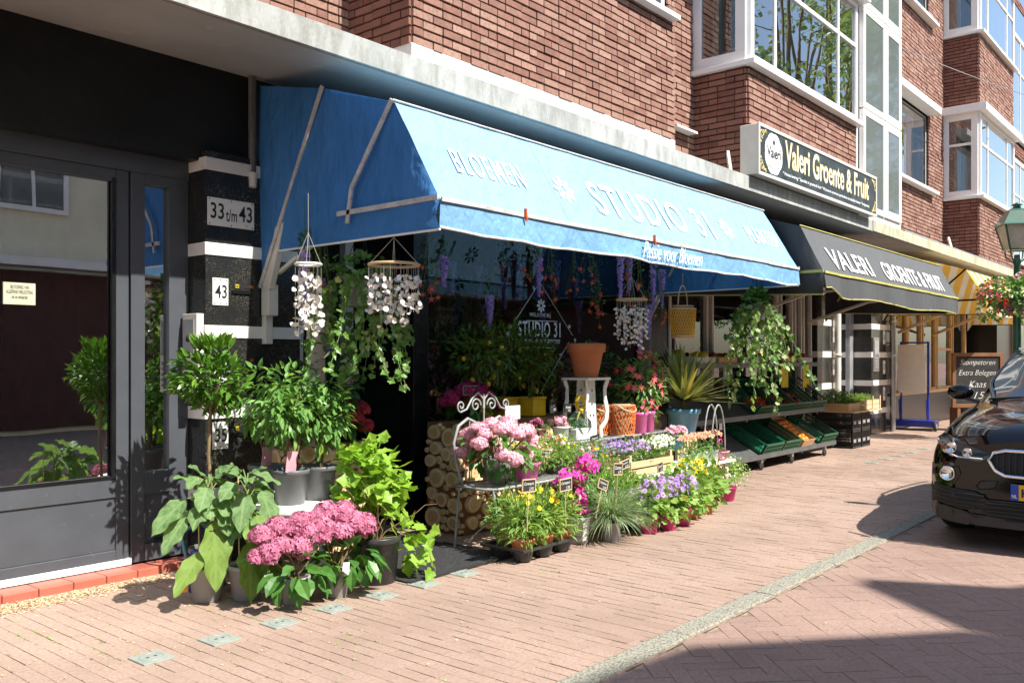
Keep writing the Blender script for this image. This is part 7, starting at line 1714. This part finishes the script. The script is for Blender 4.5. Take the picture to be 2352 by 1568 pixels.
for sg in (1, -1):
    g = [(sg*.035, .735), (sg*.30, .735), (sg*.375, .715), (sg*.405, .66), (sg*.36, .585), (sg*.30, .555), (sg*.06, .55), (sg*.035, .58)]
    gr = fpatch('grille', g, M['rubber'], off=.02); 
    fstrip('grille_surround', g+g[:1], .014, M['chrome'], off=.03, parent=gr)
    b = MB()
    for k in range(8):
        w = sg*(.07+k*.04); 
        if abs(w) > .36: continue
        b.bar(cw(front_s(w)-.03, w, .57), cw(front_s(w)-.012, w, .725), .006, .012)
    b.build('grille_bars', M['carplastic'], gr, world=True)
    hl = fpatch('headlight', [(sg*.42, .71), (sg*.40, .68), (sg*.47, .645), (sg*.62, .655), (sg*.73, .695), (sg*.80, .79), (sg*.74, .835), (sg*.61, .785)], M['lens'], off=.024, thick=.03)
    fpatch('lamp_housing', [(sg*.43, .70), (sg*.47, .66), (sg*.62, .665), (sg*.72, .705), (sg*.785, .79), (sg*.735, .825), (sg*.61, .775)], M['carplastic'], off=.012, parent=hl)
    for (w, z, r) in ((.55, .705, .03), (.665, .735, .034)):
        b = MB(); c = cw(front_s(w)+.9*1.4*max(0, z-.62)**2-.03, sg*w, z); b.lathe([(.0001, 0), (r*.6, .004), (r, .018), (r*1.1, .018), (r*1.05, -.01)], c, 18, R=Matrix.Rotation(-PI/2, 3, 'Y')); b.build('lamp_ring', M['chrome'], hl, world=True)
    fstrip('daylight_strip', [(sg*.45, .665), (sg*.62, .67), (sg*.73, .71)], .005, M['white'], off=.03, parent=hl)
    # fog lamp
    fp = fpatch('fog_lamp_recess', [(sg*.62, .60), (sg*.845, .60), (sg*.855, .45), (sg*.66, .44), (sg*.60, .54)], M['carpaint'], off=.014)
    c = cw(front_s(.69)-.03, sg*.69, .54); fg = MB(); fg.lathe([(.0001, -.004), (.04, 0), (.052, .004), (.055, .014), (.048, .018), (.04, .01)], c, 22, R=Matrix.Rotation(-PI/2, 3, 'Y') @ Matrix.Rotation(-sg*.0, 3, 'X')); fo = fg.build('fog_lamp', M['chrome'], fp, world=True)
    ia = fpatch('air_intake', [(sg*.50, .42), (sg*.82, .45), (sg*.84, .33), (sg*.60, .28), (sg*.42, .29), (sg*.40, .36)], M['rubber'], off=.016)
    for z in (.315, .345, .375, .405): fstrip('intake_slat', [(sg*(.44 if z > .33 else .5), z-.01), (sg*.82, z+.015)], .005, M['carplastic'], off=.022, parent=ia)
lg = fpatch('lower_grille', [(-.42, .37), (.42, .37), (.46, .28), (.38, .24), (-.38, .24), (-.46, .28)], M['rubber'], off=.02)
for z in (.265, .295, .325, .35): fstrip('grille_slat', [(-.42, z), (0, z), (.42, z)], .005, M['carplastic'], off=.028, parent=lg)
fpatch('skid_plate', [(-.5, .225), (.5, .225), (.56, .26), (.62, .25), (.5, .175), (-.5, .175), (-.62, .25), (-.56, .26)], M['carplastic'], off=.03)
fpatch('bumper_trim', [(.50, .25), (.60, .275), (.84, .31), (.88, .27), (.80, .19), (.55, .17)], M['carplastic'], off=.02)
fstrip('tow_cover_seam', [(.36, .505), (.47, .50), (.50, .455), (.48, .435), (.38, .45), (.36, .505)], .0025, M['rubber'], off=.004)
pl_ = fpatch('number_plate', [(-.26, .50), (.26, .50), (.26, .39), (-.26, .39)], M['plate_y'], off=.045, thick=.02)
fpatch('blue_band', [(.21, .50), (.26, .50), (.26, .39), (.21, .39)], M['plate_b'], off=.048, thick=.004, parent=pl_)
text_part('plate_letters', 'NL', pl_, M['white'], cw(front_s(.24)-.0495, .252, .405), (0, -.034, 0), (0, 0, .026), bold=.02, thick=.0006)
text_part('plate_letters', 'K-427-TR', pl_, M['blackletter'], cw(-.088, .19, .415), (0, -.4, 0), (0, 0, .06), bold=.02, thick=.0006)
b = MB(); b.disc(cw(-.012, 0, .80), .04, 20, N=(-1, 0, .3)); b.build('bonnet_badge', M['greymetal'], car, world=True)
# bonnet seam and creases
def skin(s, u):                                 # point on the skin at station s, profile parameter u (0..10)
    i = max(k for k in range(len(ST)-1) if ST[k][0] <= s); s0_, a = ST[i]; s1_, c = ST[i+1]; f = (s-s0_)/(s1_-s0_); j = min(int(u), 9); g = u-j
    p = [(a[k][0]*(1-f)+c[k][0]*f, a[k][1]*(1-f)+c[k][1]*f) for k in (j, j+1)]; return (p[0][0]*(1-g)+p[1][0]*g, p[0][1]*(1-g)+p[1][1]*g)
for sg in (1, -1):
    b = MB(); P = [cw(s, sg*skin(s, 6.75)[0], skin(s, 6.75)[1]-.002) for s in np.linspace(.12, 1.4, 14)]; b.tube(P, .004, 4); b.build('bonnet_seam', M['rubber'], car, world=True)
# glass: windscreen and side windows following the skin a little proud of it
def glasspatch(name, s0_, s1_, u0, u1, off, m, mirror=True, ns=10, nu=8):
    for sg in ((1, -1) if mirror else (1,)):
        G = []
        for s in np.linspace(s0_, s1_, ns):
            row = []
            for u in np.linspace(u0, u1, nu): w, z = skin(s, u); row.append(cw(s-off*.3, sg*(w+off*.3), z+off))
            G.append(row)
        b = MB(); b.grid(G); b.build(name, m, car, world=True)
M['screen'] = mat('dark_windscreen', (.012, .016, .016), .03, coat=1, var=0, spec=1)
G = []
for s in np.linspace(1.40, 2.26, 12):
    row = []
    for u in list(np.linspace(8.08, 9.999, 7)): w, z = skin(s, u); row.append(cw(s-.012, w, z+.016))
    G.append(row+[(x, 2*CARY-y, z) for x, y, z in row[::-1]])
b = MB(); b.grid(G); b.build('windscreen', M['screen'], car, world=True)
glasspatch('side_window', 1.80, 3.6, 7.15, 7.85, .008, M['screen'])
b = MB()
for sg in (1, -1): b.tube([cw(s-.01, sg*(skin(s, 8.0)[0]+.004), skin(s, 8.0)[1]+.008) for s in np.linspace(1.36, 2.35, 12)], .018, 6)
b.build('windscreen_pillar', M['carpaint'], car, world=True)
b = MB(); b.bar(cw(1.37, .70, 1.045), cw(1.44, .05, 1.085), .016, .014); b.bar(cw(1.37, .1, 1.06), cw(1.44, -.5, 1.09), .016, .014); b.build('wiper', M['rubber'], car, world=True)
b = MB(); 
for sg in (1, -1): b.tube([cw(s, sg*.66, skin(s, 8.3)[1]+.03) for s in np.linspace(2.35, 3.7, 8)], .014, 6)
b.build('roof_rail', M['carpaint'], car, world=True)
M['badgeblue'] = mat('parking_permit_blue', (.1, .25, .6), .4)
for sg in (1, -1):
    b = MB(); prof = [(.0001, -.11), (.05, -.105), (.078, -.05), (.08, .0), (.072, .06), (.045, .1), (.0001, .11)]
    b.lathe(prof, (0, 0, 0), 16, R=Matrix.Rotation(PI/2, 3, 'X'), sy=.9, sx=.75); mrm = b.build('wing_mirror', M['carpaint'], car)
    mrm.location = (1.62-2.1, sg*.985, 1.09); md = mrm.modifiers.new('s', 'SUBSURF'); md.levels = 1; md.render_levels = 1
    b = MB(); b.bar((0.02, -sg*.2, -.1), (0, -sg*.04, -.05), .06, .03); b.build('mirror_arm', M['carplastic'], mrm)
    b = MB(); b.lathe([(.0001, 0), (.07, 0)], (.062, 0, 0), 16, R=Matrix.Rotation(PI/2, 3, 'Y')); b.build('mirror_glass', M['chrome'], mrm)
# wheels and arches
def wheel(s, sg):
    c = cw(s, sg*.80, .345); R = Matrix.Rotation(PI/2, 3, 'X'); t = MB()
    t.lathe([(.22, -.11), (.32, -.112), (.342, -.09), (.347, -.03), (.347, .03), (.342, .09), (.32, .112), (.22, .11)], c, 40, R=R); w = t.build('wheel', M['rubber'], car, world=True)
    t = MB(); t.lathe([(.225, -.1), (.225, .1)], c, 30, R=R); t.lathe([(.0001, sg*-.02), (.215, sg*-.04)], c, 30, R=R)
    for k in range(5):
        a = 2*PI*k/5; t.bar((c[0], c[1]+sg*.085, c[2]), (c[0]+.21*math.cos(a), c[1]+sg*.1, c[2]+.21*math.sin(a)), .05, .03)
    t.build('rim', M['greymetal'], w, world=True)
    b = MB(); n = 24; 
    b.grid([[cw(s+r*math.cos(a), sg*yy, .35+r*math.sin(a)) for a in np.linspace(-.25, PI+.25, n)] for r, yy in ((.375, .60), (.375, .915), (.43, .92), (.44, .905))]); b.build('wheel_arch_trim', M['carplastic'], car, world=True)
for s in (.86, 3.53):
    for sg in (1, -1): wheel(s, sg)
b = MB(); b.box(cw(.2, -.74, .14), cw(4.1, .60, .45)); b.build('underbody', M['carplastic'], car, world=True)
# permit ribbon reflected: blue sticker-like shape is only a reflection, nothing is built for it
for o in bpy.data.objects:
    if 'category' in o and not 4 <= len(o['label'].split()) <= 16: print('LABEL', len(o['label'].split()), o['label'])
